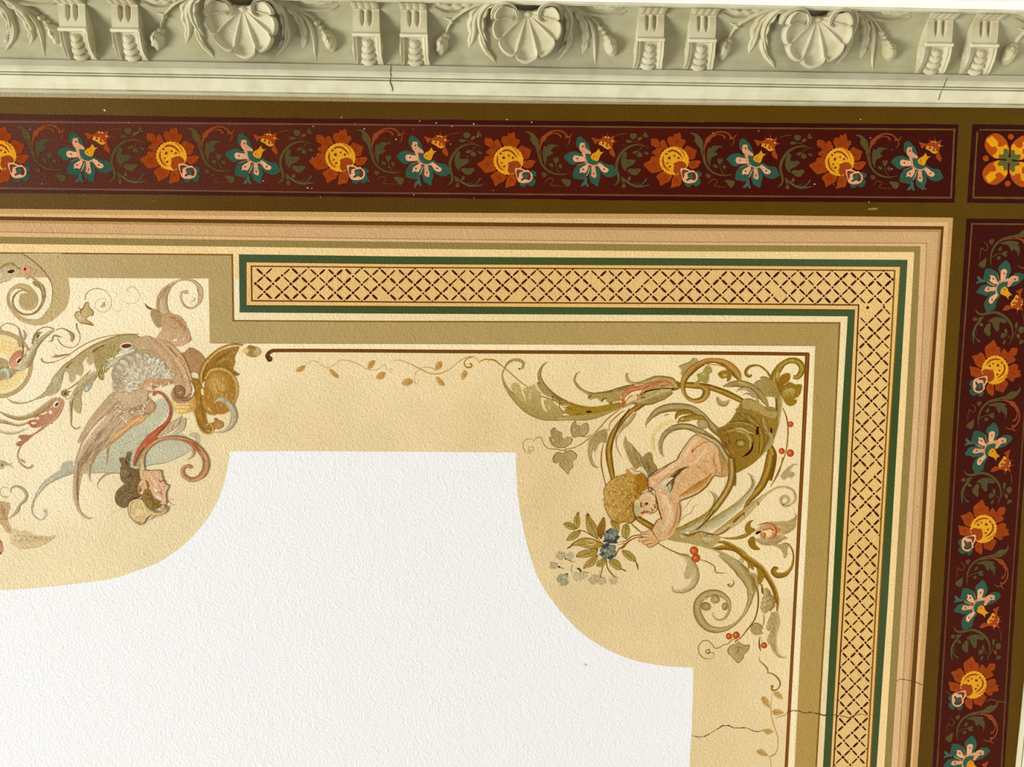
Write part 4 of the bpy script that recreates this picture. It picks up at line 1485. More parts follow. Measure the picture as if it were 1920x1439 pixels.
pt.poly([(700, 1120), (760, 1130), (760, 1180), (720, 1200), (690, 1160)], GV2)
pt.poly([(710, 1220), (760, 1220), (760, 1290), (700, 1290)], (96, 66, 30))
pt.poly([(820, 1100), (860, 1100), (850, 1160), (800, 1160)], (92, 72, 40))
build_each(pt, 'small_leaf', M_BORDER, vb, 25)

oc_top = [(2, 291.7), (321.7, 293.3), (638.3, 296), (953.3, 301.7), (1263.8, 302.3), (1574, 304.4)]
bc_top = [(160, 291.7), (475, 295), (795, 298.3), (1108.3, 300), (1412.8, 303.4), (1720.7, 308.0)]
oc_rt = [(1864.8, 694.2), (1843.1, 992.2), (1824.4, 1284.6), (1806, 1572)]
bc_rt = [(1878, 538.4), (1855.5, 841.7), (1834.4, 1136), (1814.5, 1426.8)]
def angp(a, b):
    p, q = P(*a), P(*b)
    return math.atan2(q.y - p.y, q.x - p.x)
def mid(a, b, f=.5): return (a[0] + (b[0] - a[0]) * f, a[1] + (b[1] - a[1]) * f)
ANG0 = angp(oc_top[4], oc_top[5])
ANGR = angp(oc_rt[0], oc_rt[1])
ORDN = ['first', 'second', 'third', 'fourth', 'fifth', 'sixth']
def put(root, c, rot, label):
    q = P(*c)
    if label is None: return
    return dup(root, Vector((q.x, q.y, CEIL_Z)), rot, label)
def place_all(root, ctop, crt, ref, what, offs=(0, 0)):
    rp = P(*ref)
    root_off = Vector(root['_org']) - Vector((rp.x, rp.y, CEIL_Z))
    first = True
    items = [(c, ANG0, 'top', i) for i, c in enumerate(ctop)] + [(c, ANGR, 'right', i) for i, c in enumerate(crt)]
    used = False
    for c, a, side, i in items:
        q = P(*c)
        rot = a - ANG0
        wq = Vector((q.x, q.y, CEIL_Z)) + Matrix.Rotation(rot, 3, 'Z') @ root_off
        if side == 'top':
            lb = '%s, %s from the left in the top panel' % (what, ORDN[i])
        else:
            lb = '%s, %s down in the right panel' % (what, ORDN[i])
        if not used:
            root.location = wq; root.rotation_euler = (0, 0, rot); root['label'] = lb; used = True
        else:
            dup(root, wq, rot, lb)
place_all(ofl, oc_top, oc_rt[:3], (1263.8, 302.3), 'orange painted flower, yellow centre')
place_all(bfl, bc_top, bc_rt, (1412.8, 303.4), 'teal and pink painted flower')
mA = [mid(a, b) for a, b in zip(oc_top, bc_top)]
mAr = [mid(a, b) for a, b in zip([(1889.5, 391)] + oc_rt, bc_rt)]
place_all(va, mA, mAr, mid((1263.8, 302.3), (1412.8, 303.4)), 'green vine sprig, orange tendril')
mB = [mid(a, b) for a, b in zip(bc_top[:5], oc_top[1:])]
mBr = [mid(a, b) for a, b in zip(bc_rt[:3], oc_rt)]
place_all(vb, mB, mBr, mid((1412.8, 303.4), (1574, 304.4)), 'plain green curling vine sprig')

# ---- rosette in the corner panel (frame 1780,220 at 7.994)
ro = thing('corner_rosette', (1893, 300), 'yellow and orange four petalled rosette painted in the corner panel', 'painted flower')
RF = (1780, 220, 7.994)
YR, ORR, GRR = (222, 150, 12), (170, 74, 8), (84, 96, 42)
cx, cy = 895, 645
pet = [[(900, 490), (870, 610), (760, 620), (660, 600), (580, 520), (535, 430), (550, 330), (600, 270), (700, 235), (790, 270), (860, 350), (885, 420)]]
import itertools
def rotp(pts, a, sx=1.0):
    return [(cx + (x - cx) * math.cos(a) - (y - cy) * math.sin(a), cy + (x - cx) * math.sin(a) + (y - cy) * math.cos(a)) for x, y in pts]
for q in range(4):
    a = q * math.pi / 2 - .03
    pt = Paint(*RF)
    pt.poly(rotp(pet[0], a), ORR, n=4)
    pt.poly(rotp([(570, 320), (610, 300), (650, 275), (690, 320), (735, 365), (730, 430), (790, 440), (850, 405), (880, 450), (890, 490), (850, 560), (740, 605), (700, 610), (650, 570), (700, 530), (715, 480), (690, 430), (640, 440), (600, 390), (570, 350)], a), YR, n=3)
    pt.build('petal', M_BORDER, ro, 26)
    pt = Paint(*RF)
    pt.poly(rotp([(740, 590), (750, 560), (810, 550), (815, 480), (850, 470), (880, 490), (890, 540), (880, 600), (840, 620), (780, 615)], a), GRR, n=3)
    pt.build('leaf', M_BORDER, ro, 28)
    pt = Paint(*RF)
    b = a + math.pi / 4 - math.pi / 2
    pt.dot(cx + 352 * math.cos(q * math.pi / 2 - 1.5), cy + 352 * math.sin(q * math.pi / 2 - 1.5), 46, (158, 66, 6), jit=.08)
    pt.build('berry', M_BORDER, ro, 26)
pt = Paint(*RF); pt.dot(cx, cy, 48, (98, 88, 44), jit=.06); pt.build('hub', M_BORDER, ro, 29)

# ---- flaked specks of bare plaster on the red panel
pt = Paint()
rc = random.Random(77)
for i in range(70):
    x = rc.choice([rc.uniform(0, 1780), rc.uniform(560, 1000)]); y = rc.uniform(212, 384)
    pt.dot(x, y, rc.uniform(.5, 1.3), rc.choice([(206, 186, 150), (170, 140, 110), (226, 212, 190)]), n=6, jit=.3)
pt.dot(196, 207, 2.6, (226, 206, 150), ry=1.4, rot=1.0, n=7); pt.dot(1638, 392, 10, (150, 118, 52), ry=2.2, n=9, jit=.2)
o = pt.build('paint_fleck', M_PAINT, ceiling, 40)
o['kind'] = 'stuff'
# ------------------------------------------------------------------ painted grotesque in the right corner
FA = dict(A=(0, 460, 5.5346), B=(240, 460, 5.5346), C=(0, 700, 5.5346), D=(240, 640, 5.5346), E=(0, 860, 5.535), F=(120, 640, 3.997),
          G=(920, 640, 5.533), H=(1200, 640, 5.534), I=(1000, 840, 5.138), J=(1220, 860, 5.533), K=(1240, 1040, 5.534), L=(1280, 1200, 6.02),
          M=(480, 640, 4.174), U=(1110, 780, 5.5346), V=(200, 840, 9.593), X=(0, 620, 11.99))
gL, gM, gD = (200, 176, 110), (172, 144, 80), (122, 90, 34)
oL, oM, oD = (178, 148, 62), (150, 114, 28), (104, 68, 8)
OUT = (120, 82, 26)


def part(root, name, fr, lvl, fn, mat=None):
    pt = Paint(*FA[fr])
    pt.auto = 1.0
    fn(pt)
    return pt.build(name, mat or M_FIGURE, root, lvl)


def leafy(pt, spine, w, lobes=0, pal=(gL, gM, gD), depth=.4, side=(1, 1), vein=True, out=OUT):
    """an acanthus blade: dark rim, body shaded from one side to the other, pale vein"""
    w2 = [x + 5 for x in w] if isinstance(w, (list, tuple)) else w + 5
    if out: pt.stroke(spine, w2, out, lobes=lobes, depth=depth, side=side)
    pt.stroke(spine, w, [pal[2], pal[1], pal[1], pal[0], pal[1]], lobes=lobes, depth=depth, side=side)
    if vein:
        pt.stroke(spine, [3, 6, 5, 3], [pal[1], pal[0], pal[1]])


# --- long curled acanthus leaf, top left of the corner
t = thing('acanthus_leaf', (1060, 740), 'long curling painted acanthus leaf ending in a red calyx, below the brown rule', 'painted leaf')
def f(pt):
    pt.stroke([(325, 290), (340, 230), (300, 200), (240, 195), (180, 225), (140, 290), (120, 360), (150, 460), (220, 560), (330, 670), (450, 750), (560, 790), (700, 800), (860, 795), (1000, 780), (1140, 745), (1260, 700), (1370, 660)],
              [22, 32, 26, 14, 16, 30, 50, 66, 80, 78, 66, 54, 50, 60, 84, 86, 74, 64, 46], [(126, 100, 42), gM, (178, 150, 84), gM, (150, 118, 50)])
    pt.stroke([(290, 290), (310, 285)], [20, 12], gD)
    pt.poly([(330, 640), (250, 560), (210, 480), (235, 435), (285, 440), (310, 500), (330, 570), (370, 640), (350, 560), (335, 500), (400, 470), (455, 450), (480, 510), (520, 540), (520, 640), (545, 710), (590, 740), (555, 660), (560, 610), (620, 600), (660, 650), (700, 680), (760, 740), (700, 800), (560, 790)], gM, n=3, col2=gL, axis=(0, -1))
    for x, y, c in ((260, 520, 30), (405, 570, 34), (610, 690, 28), (430, 500, 20)):
        pt.dot(x, y, c * .5, (206, 190, 130), ry=c * 1.2, rim=gL)
    pt.stroke([(700, 650), (760, 640), (820, 640), (900, 670), (1000, 690), (1100, 690), (1220, 665), (1340, 640)], [8, 16, 22, 26, 26, 22, 18, 14], [(176, 140, 44), oM, (120, 88, 14)])
    pt.poly([(760, 740), (780, 700), (830, 660), (940, 690), (1060, 690), (1180, 670), (1360, 640), (1360, 680), (1200, 730), (1080, 755), (940, 760), (860, 775), (800, 760)], (158, 126, 34), n=3)
    pt.dot(1018, 733, 32, (58, 20, 4), ry=11)
    pt.stroke([(760, 690), (800, 690), (850, 720)], [4, 8, 3], (110, 60, 14))
    pt.stroke([(650, 570), (700, 600), (720, 640), (710, 680), (760, 750)], [4, 6, 6, 5, 3], OUT)
    pt.stroke([(880, 770), (920, 755), (960, 770)], [3, 6, 3], OUT)
part(t, 'main_blade', 'G', 34, f)
def f(pt):
    pt.stroke([(615, 222), (570, 225), (530, 270), (505, 340), (515, 400), (560, 470), (630, 550), (720, 620), (840, 660)], [4, 18, 36, 46, 44, 56, 70, 66, 30], [gD, (150, 122, 58), gM, gM, (140, 110, 48)])
    pt.poly([(480, 430), (525, 425), (560, 470), (640, 560), (600, 575), (540, 540), (495, 480)], gM)
    pt.stroke([(485, 430), (520, 440)], [10, 6], (110, 76, 22))
    pt.stroke([(640, 580), (660, 575)], [14, 6], (90, 56, 10))
part(t, 'side_blade', 'G', 33, f)
def f(pt):
    pt.stroke([(930, 318), (890, 340), (870, 400), (890, 450), (950, 510), (1040, 550), (1150, 560), (1270, 545), (1400, 510), (1500, 470)], [8, 22, 30, 30, 40, 70, 84, 100, 96, 60], [gD, (150, 122, 58), gM, (178, 150, 88), gM])
    pt.poly([(1010, 560), (1030, 610), (1100, 590), (1150, 635), (1180, 600), (1240, 660), (1270, 630), (1340, 620), (1330, 560), (1200, 540)], gM, n=2)
    for p in ([(1015, 590), (1045, 560)], [(1155, 630), (1170, 600), (1205, 590)], [(1240, 650), (1260, 630)]): pt.stroke(p, [9, 12, 4][:len(p)], (84, 50, 10))
part(t, 'side_blade', 'G', 33, f)
def f(pt):
    pt.stroke([(1420, 330), (1410, 370), (1440, 420), (1510, 440), (1600, 425), (1700, 405), (1790, 410), (1870, 430), (1925, 470)], [26, 30, 26, 34, 60, 90, 100, 110, 60], [gD, gM, gL, gM, (160, 130, 60)])
    pt.stroke([(1480, 640), (1560, 580), (1640, 520), (1720, 490), (1800, 470), (1900, 460)], [20, 70, 110, 110, 90, 40], [(190, 124, 70), (198, 138, 84), gM, gL, gM])
    pt.stroke([(1370, 640), (1390, 560), (1450, 500), (1520, 490), (1600, 470), (1700, 430), (1790, 410), (1860, 430), (1900, 480)], [10, 50, 66, 50, 40, 30, 24, 20, 10], [(184, 108, 50), (200, 136, 82), (176, 98, 42)])
    pt.stroke([(1365, 690), (1385, 640), (1350, 600)], [30, 34, 20], (186, 106, 48))
    pt.stroke([(1470, 620), (1500, 590), (1520, 550)], [14, 26, 20], (192, 114, 60))
    pt.dot(1425, 595, 30, (234, 208, 150), ry=44, rot=.6); pt.dot(1495, 590, 24, (232, 200, 146), ry=34, rot=.5)
    pt.stroke([(1395, 640), (1440, 580), (1480, 560)], [8, 12, 6], (186, 94, 44))
    pt.stroke([(1550, 560), (1620, 520), (1720, 500), (1820, 495), (1900, 495)], [6, 14, 12, 22, 12], (64, 26, 10))
    pt.stroke([(1560, 590), (1600, 580)], [12, 5], (60, 20, 6))
    pt.stroke([(1360, 700), (1460, 640), (1540, 640), (1650, 610), (1760, 560), (1880, 520)], [8, 30, 70, 110, 120, 60], [gM, gL, gM, (160, 130, 66), gD])
part(t, 'red_calyx', 'G', 35, f)
def f(pt):
    pt.stroke([(-30, 215), (0, 190), (50, 200), (110, 250), (170, 300), (250, 370), (330, 440), (390, 475)], [6, 9, 9, 10, 11, 11, 10, 6], (168, 122, 34))
    pt.stroke([(520, 572), (600, 595), (700, 640), (760, 690)], [9, 9, 7, 4], (112, 76, 18))
part(t, 'thin_stem', 'G', 32, f)

# --- grape sprig under it
t = thing('grape_sprig', (1080, 830), 'painted grape sprig with four brown lobed leaves and a curled tendril, left of the cherub', 'painted sprig')
GLF = (166, 138, 84)
def f(pt):
    pt.stroke([(400, 1120), (410, 1145), (440, 1130), (440, 1100), (400, 1100), (390, 1140), (420, 1165), (380, 1160), (345, 1120), (335, 1070), (365, 1020), (420, 1015), (450, 1035)], [7, 7, 6, 6, 6, 5, 5, 9, 8, 8, 8, 7, 3], (176, 126, 44))
    pt.stroke([(450, 1040), (480, 1000), (525, 1005), (545, 1060), (600, 1115), (680, 1120), (740, 1135), (800, 1120), (880, 1100), (960, 1055), (1040, 990), (1130, 900), (1220, 800), (1350, 700)], [6, 9, 9, 9, 10, 9, 9, 10, 10, 11, 11, 12, 12, 8], (158, 112, 34))
    pt.stroke([(930, 990), (1000, 990), (1040, 970)], [5, 8, 6], (140, 98, 30))
    pt.stroke([(740, 1090), (780, 1115)], [6, 8], (140, 98, 30)); pt.stroke([(745, 1180), (780, 1130)], [4, 8], (140, 98, 30))
part(t, 'stem', 'G', 32, f)
for pts, hl in (([(745, 1110), (680, 1105), (630, 1070), (605, 1000), (630, 990), (620, 930), (665, 895), (690, 930), (740, 950), (745, 1010), (800, 990), (850, 1010), (835, 1060), (790, 1095)], (650, 1030)),
                ([(920, 990), (860, 1000), (835, 960), (830, 900), (850, 850), (880, 825), (890, 865), (930, 880), (960, 855), (1000, 850), (1020, 900), (1010, 950), (970, 985)], (870, 920)),
                ([(770, 1150), (830, 1130), (890, 1170), (890, 1220), (850, 1250), (860, 1300), (820, 1340), (805, 1385), (760, 1340), (710, 1290), (720, 1240), (690, 1270), (645, 1250), (650, 1190), (700, 1150), (745, 1165)], (770, 1240))):
    def f(pt):
        pt.poly(pts, (130, 98, 44), n=3)
        cx = sum(p[0] for p in pts) / len(pts); cy = sum(p[1] for p in pts) / len(pts)
        pt.poly([(cx + (x - cx) * .93, cy + (y - cy) * .93) for x, y in pts], GLF, n=3, col2=(182, 158, 104), axis=(1, .4))
        pt.dot(hl[0], hl[1], 14, (204, 184, 130), ry=30, rot=-.4, rim=GLF)
        pt.stroke([(cx, cy - 60), (cx - 6, cy), (cx + 4, cy + 70)], [3, 7, 3], (146, 116, 64))
    part(t, 'grape_leaf', 'G', 34, f)
def f(pt):
    pt.stroke([(1225, 930), (1180, 920), (1120, 960), (1060, 1040), (1030, 1130), (1035, 1220), (1070, 1290), (1115, 1315)], [10, 30, 80, 90, 60, 40, 36, 14], [(140, 114, 62), (184, 160, 106), (166, 140, 84), (196, 172, 120)])
    pt.poly([(1130, 940), (1200, 930), (1210, 990), (1190, 1060), (1150, 1050), (1110, 1090), (1080, 1160), (1060, 1060)], (172, 148, 94), n=3)
    pt.stroke([(1160, 960), (1190, 1000), (1180, 1050)], [4, 8, 3], (140, 112, 60))
part(t, 'grape_leaf', 'G', 33, f)

# --- the great ring of stem round the cherub
t = thing('scroll_stem', (1300, 870), 'thick golden brown painted stem ring circling the cherub', 'painted scroll')
ST = [(88, 56, 6), (140, 98, 18), (186, 146, 56), (150, 112, 30), (110, 74, 12)]
def f(pt):
    # left arc from the calyx down behind the head
    pt.stroke([(1640, 600), (1560, 660), (1450, 740), (1360, 830), (1290, 930), (1245, 1030), (1225, 1150), (1240, 1280), (1265, 1410), (1262, 1460)], [70, 60, 56, 56, 60, 66, 70, 70, 60, 40], ST)
    pt.stroke([(1500, 740), (1430, 830), (1340, 930), (1300, 1020), (1310, 1110), (1360, 1210)], [40, 60, 40, 22, 14, 6], [(150, 120, 64), (190, 164, 108), (220, 196, 146)])
    pt.stroke([(1440, 700), (1350, 830), (1290, 950)], [10, 14, 5], (84, 46, 6))
part(t, 'left_arc', 'G', 31, f)
def f(pt):
    pt.stroke([(1230, 930), (1240, 850), (1330, 760), (1390, 720)], [8, 10, 12, 8], (150, 108, 34))
    pt.stroke([(1170, 1070), (1150, 1170), (1150, 1300), (1180, 1440), (1195, 1500)], [8, 14, 16, 12, 10], (150, 102, 30))
part(t, 'thin_stem', 'G', 30, f)
def f(pt):
    # right arc sweeping down from the tail to the hand
    pt.stroke([(1330, 1060), (1370, 1180), (1350, 1320), (1320, 1440)], [60, 100, 106, 100], ST)
part(t, 'right_arc', 'H', 31, f)
def f(pt):
    pt.stroke([(1245, -40), (1230, 60), (1200, 170), (1150, 280), (1080, 370), (1000, 470), (970, 520)], [90, 96, 90, 84, 74, 50, 20], ST)
part(t, 'right_arc', 'J', 31, f)
def f(pt):
    pt.stroke([(985, 490), (960, 560), (860, 650), (800, 700), (720, 790)], [26, 40, 30, 34, 6], [(130, 80, 14), (168, 120, 30), (120, 70, 10)])
part(t, 'right_arc', 'J', 31, f)
def f(pt):
    pt.stroke([(340, 460), (450, 455), (560, 460), (700, 475), (820, 510), (940, 560), (1060, 620), (1120, 660)], [40, 60, 66, 62, 60, 66, 60, 30], ST)
    pt.dot(350, 465, 82, oM, ry=50, rot=-.15, rim=(120, 86, 14))
    pt.dot(370, 480, 40, (180, 158, 74), ry=14, rot=-.2, rim=oM)
part(t, 'top_arc', 'H', 31, f)
def f(pt):
    # inner arc that crosses the hip and comes down to the hand
    pt.stroke([(580, 950), (700, 1000), (800, 1060), (870, 1160), (930, 1270), (960, 1400), (955, 1500)], [30, 50, 56, 60, 66, 66, 66], [(96, 64, 12), (140, 112, 40), (196, 180, 130), (176, 156, 100), (130, 90, 20)])
part(t, 'hip_arc', 'H', 44, f)
def f(pt):
    pt.stroke([(430, 1030), (500, 1080), (580, 1130), (660, 1180)], [40, 62, 66, 60], ST)
    pt.stroke([(400, 1110), (450, 1160), (510, 1210)], [8, 16, 12], (140, 98, 26))
part(t, 'left_arc', 'U', 36, f)
def f(pt):
    pt.stroke([(830, 0), (840, 120), (830, 230), (790, 330), (720, 440), (640, 550), (560, 650), (520, 690)], [66, 72, 70, 70, 66, 60, 36, 8], [(96, 60, 8), (150, 110, 30), (196, 170, 100), (160, 120, 40), (110, 74, 12)])
    pt.stroke([(660, 530), (600, 620), (530, 690), (470, 740)], [8, 10, 8, 4], (70, 40, 8))
part(t, 'hip_arc', 'J', 44, f)

# --- leaf at the top of the ring
t = thing('acanthus_leaf', (1310, 705), 'golden painted acanthus leaf curling over the top of the stem ring', 'painted leaf')
def f(pt):
    pt.poly([(400, 260), (440, 240), (520, 210), (540, 180), (590, 180), (610, 220), (600, 280), (520, 330), (450, 360), (420, 340), (430, 300)], (178, 154, 96), n=3)
    pt.stroke([(405, 262), (470, 235), (530, 210), (550, 180), (590, 182)], [3, 6, 5, 6, 3], OUT)
    pt.stroke([(1040, 420), (1010, 350), (940, 270), (860, 220), (760, 200), (660, 220), (560, 280), (480, 360), (445, 450), (460, 540), (510, 600), (590, 620), (660, 590), (690, 520), (640, 470)],
              [30, 90, 90, 70, 50, 60, 70, 80, 70, 50, 34, 40, 60, 80, 50], [(100, 66, 10), (138, 100, 24), (184, 152, 70), (196, 130, 60), (140, 98, 24)])
    pt.poly([(560, 440), (600, 400), (590, 340), (640, 330), (680, 260), (730, 260), (750, 320), (720, 340), (715, 400), (690, 440), (620, 420), (615, 470)], (164, 144, 70), n=3)
    pt.dot(655, 345, 36, (200, 186, 110), ry=24, rim=(170, 150, 78))
    pt.poly([(805, 345), (840, 310), (900, 300), (930, 310), (950, 330), (940, 400), (900, 420), (900, 380), (850, 390)], oM, n=3)
    pt.dot(880, 355, 34, (200, 190, 120), ry=22, rim=oM)
    pt.stroke([(620, 225), (700, 240), (790, 245), (880, 270), (940, 290)], [5, 10, 10, 8, 4], (196, 130, 60))
    pt.stroke([(700, 560), (720, 500), (705, 460)], [4, 7, 3], OUT)
part(t, 'curled_blade', 'H', 36, f)

# --- foliage in the corner
t = thing('foliage_spray', (1465, 715), 'golden green painted foliage spray in the top right corner of the field', 'painted leaf')
def f(pt):
    pt.stroke([(1160, 350), (1130, 365), (1100, 340), (1105, 300), (1150, 260), (1230, 255), (1300, 300), (1350, 370), (1390, 460)], [26, 34, 34, 26, 20, 20, 24, 28, 30], [oD, oM, (170, 132, 44)])
part(t, 'tendril', 'H', 34, f)
def f(pt):
    pt.stroke([(1590, 370), (1630, 375), (1670, 330), (1680, 270), (1640, 215), (1570, 200), (1490, 230), (1430, 300), (1390, 380), (1400, 470), (1440, 560)], [40, 60, 66, 66, 60, 56, 74, 80, 70, 80, 60], [oD, oM, (176, 150, 60), oM, (130, 98, 22)])
    pt.stroke([(1560, 240), (1600, 250), (1590, 300), (1570, 350)], [6, 12, 10, 4], (236, 212, 160))
    pt.dot(1425, 350, 26, (196, 180, 108), ry=60, rot=.1, rim=oM)
part(t, 'curled_leaf', 'H', 35, f)
def f(pt):
    pt.poly([(1440, 480), (1440, 400), (1470, 350), (1540, 330), (1560, 370), (1540, 420), (1490, 460), (1460, 520)], (150, 106, 24), n=3)
    pt.poly([(1450, 540), (1490, 470), (1550, 425), (1610, 450), (1675, 450), (1670, 520), (1640, 580), (1590, 600), (1625, 610), (1615, 650), (1560, 675), (1510, 650), (1480, 590)], oM, n=3)
    pt.poly([(1480, 530), (1540, 490), (1600, 500), (1600, 560), (1540, 600), (1490, 590)], (184, 172, 92), n=3, col2=oM)
    pt.stroke([(1450, 530), (1490, 470), (1550, 430)], [4, 7, 3], OUT)
part(t, 'right_leaf', 'H', 36, f)
def f(pt):
    pt.poly([(1180, 450), (1220, 410), (1260, 410), (1250, 375), (1300, 375), (1350, 400), (1400, 430), (1440, 520), (1440, 600), (1380, 580), (1300, 580), (1260, 590), (1280, 540), (1220, 520)], (178, 150, 88), n=3, col2=(158, 128, 60), axis=(1, .3))
    pt.stroke([(1180, 450), (1225, 410), (1262, 408), (1252, 375), (1300, 372), (1350, 395)], [4, 7, 6, 6, 7, 3], OUT)
part(t, 'left_leaf', 'H', 35, f)
def f(pt):
    pt.stroke([(1420, 480), (1440, 580), (1440, 680), (1430, 780), (1410, 880), (1370, 980), (1320, 1080)], [50, 80, 70, 60, 60, 70, 30], [(196, 176, 112), (176, 152, 88), (150, 120, 50), (96, 66, 16)])
    pt.stroke([(1432, 340), (1435, 440), (1445, 560)], [4, 8, 4], OUT)
part(t, 'stem', 'H', 34, f)

# --- berry stem down the right side
t = thing('berry_sprig', (1475, 830), 'thin painted berry stem with red berries, beside the side rule', 'painted sprig')
def f(pt):
    pt.stroke([(1480, 690), (1520, 790), (1535, 900), (1530, 1040), (1510, 1160), (1470, 1270), (1400, 1430), (1360, 1500)], [10, 16, 16, 14, 12, 12, 12, 8], (146, 104, 22))
part(t, 'stem', 'H', 32, f)
def f(pt):
    pt.stroke([(1370, -10), (1340, 120), (1290, 220), (1240, 300)], [12, 14, 12, 5], (146, 104, 22))
part(t, 'stem', 'J', 32, f)
def berry(root, fr, x, y, r, lvl=34):
    def f(pt):
        pt.dot(x, y, r, (170, 70, 14), jit=.05)
        pt.dot(x - r * .1, y + r * .05, r * .78, (206, 106, 44), rim=(176, 76, 18))
        pt.dot(x - r * .25, y - r * .1, r * .22, (232, 150, 90))
    part(root, 'berry', fr, lvl, f)
for x, y, r in ((1563, 862, 32), (1470, 1142, 33), (1560, 1162, 40)): berry(t, 'H', x, y, r)
def f(pt):
    pt.poly([(1645, 1300), (1610, 1270), (1560, 1290), (1500, 1340), (1460, 1390), (1420, 1440), (1460, 1400), (1470, 1430), (1500, 1440), (1530, 1415), (1570, 1420), (1605, 1395), (1595, 1360), (1555, 1345), (1610, 1285)], (184, 160, 106), n=3)
part(t, 'pale_leaf', 'H', 33, f)

# --- the fish-like acanthus tail of the cherub
t = thing('acanthus_tail', (1400, 790), 'olive painted acanthus tail growing from the cherub, with a dark round eye', 'painted leaf')
def f(pt):
    pt.poly([(790, 925), (870, 880), (940, 820), (990, 740), (1030, 660), (1060, 620), (1120, 600), (1200, 620), (1270, 670), (1330, 690), (1380, 690), (1410, 730), (1420, 800), (1420, 900), (1400, 980), (1370, 1060), (1320, 1120), (1240, 1210), (1160, 1280), (1060, 1340), (990, 1365), (960, 1280), (910, 1180), (850, 1060)],
            (140, 104, 30), n=4, col2=(158, 124, 44), axis=(1, -.4))
    pt.poly([(1060, 620), (1120, 600), (1200, 620), (1270, 670), (1310, 720), (1420, 740), (1400, 800), (1330, 790), (1260, 760), (1180, 720), (1080, 700)], (176, 150, 84), n=3)
    pt.stroke([(1060, 610), (1130, 600), (1220, 630)], [3, 7, 3], OUT)
    pt.stroke([(1000, 700), (1060, 760), (1150, 820), (1230, 900), (1240, 960)], [20, 60, 80, 60, 20], [(120, 86, 16), (156, 132, 60), (120, 84, 16)])
    pt.stroke([(900, 860), (1000, 850), (1100, 860), (1190, 900), (1220, 960)], [20, 46, 60, 50, 16], [(112, 74, 8), (164, 138, 60), (128, 92, 20)])
    pt.stroke([(860, 960), (930, 930), (1030, 930), (1110, 970), (1150, 1050), (1130, 1140)], [20, 60, 80, 90, 70, 20], [(112, 74, 8), (170, 146, 66), (126, 90, 18)])
    pt.stroke([(980, 900), (1060, 910), (1140, 950), (1190, 960)], [12, 24, 22, 8], [(150, 124, 56), (206, 190, 130), (150, 124, 56)])
    pt.dot(1040, 1060, 60, (122, 88, 18), ry=46); pt.dot(1045, 1062, 44, (180, 168, 90), ry=32, rim=(150, 124, 44))
    pt.stroke([(1165, 1050), (1160, 1110), (1120, 1165), (1055, 1205)], [10, 22, 24, 5], (52, 14, 2))
    pt.dot(1218, 930, 17, (54, 18, 4), ry=48, rot=.1); pt.dot(1362, 935, 11, (60, 18, 4), ry=44, rot=-.1)
    pt.stroke([(1240, 900), (1260, 990), (1260, 1080), (1240, 1180)], [30, 56, 60, 20], [(120, 86, 16), (168, 132, 44), (120, 86, 16)])
    pt.stroke([(1290, 950), (1340, 970), (1350, 1030), (1310, 1110), (1270, 1170)], [20, 60, 70, 50, 10], [(180, 158, 96), (170, 144, 82), (120, 88, 24)])
    pt.stroke([(1270, 800), (1300, 900), (1330, 960)], [40, 60, 20], [(150, 118, 44), (184, 152, 80), (130, 96, 30)])
    r = random.Random(3)
    for i in range(34):
        a = r.uniform(0, 1); x = 850 + 110 * a + r.uniform(-40, 40); y = 930 + 330 * a + r.uniform(-30, 30)
        pt.stroke([(x, y), (x + r.uniform(4, 20), y + 30), (x + r.uniform(10, 40), y + 60)], [2, 5, 2], r.choice([(176, 104, 40), (104, 66, 8), (190, 130, 60)]))
    for i in range(26):
        x, y = r.uniform(950, 1180), r.uniform(690, 900)
        pt.stroke([(x, y), (x + 16, y + 12), (x + 20, y + 34)], [2, 6, 2], r.choice([(180, 152, 70), (108, 74, 10), (150, 120, 40)]))
part(t, 'tail_body', 'H', 38, f)
def f(pt):
    pt.stroke([(800, 580), (830, 640), (880, 650), (930, 610)], [30, 56, 60, 20], [(190, 166, 112), (180, 156, 100), (160, 134, 80)])
    pt.stroke([(860, 470), (940, 450), (1030, 440), (1130, 470), (1230, 540), (1300, 630), (1330, 690)], [16, 60, 74, 80, 80, 60, 20], [(140, 108, 40), (176, 150, 90), (166, 138, 76), (110, 72, 14)])
    pt.stroke([(1000, 520), (1060, 490), (1130, 500), (1200, 570), (1230, 640)], [8, 34, 50, 44, 10], [(110, 74, 18), (190, 166, 110), (166, 138, 78)])
    pt.stroke([(1060, 560), (1120, 545), (1180, 590)], [4, 10, 4], OUT)
    pt.poly([(1310, 710), (1340, 680), (1390, 690), (1420, 740), (1400, 830), (1350, 830), (1290, 770)], (172, 148, 82), n=3)
part(t, 'top_frond', 'H', 36, f)
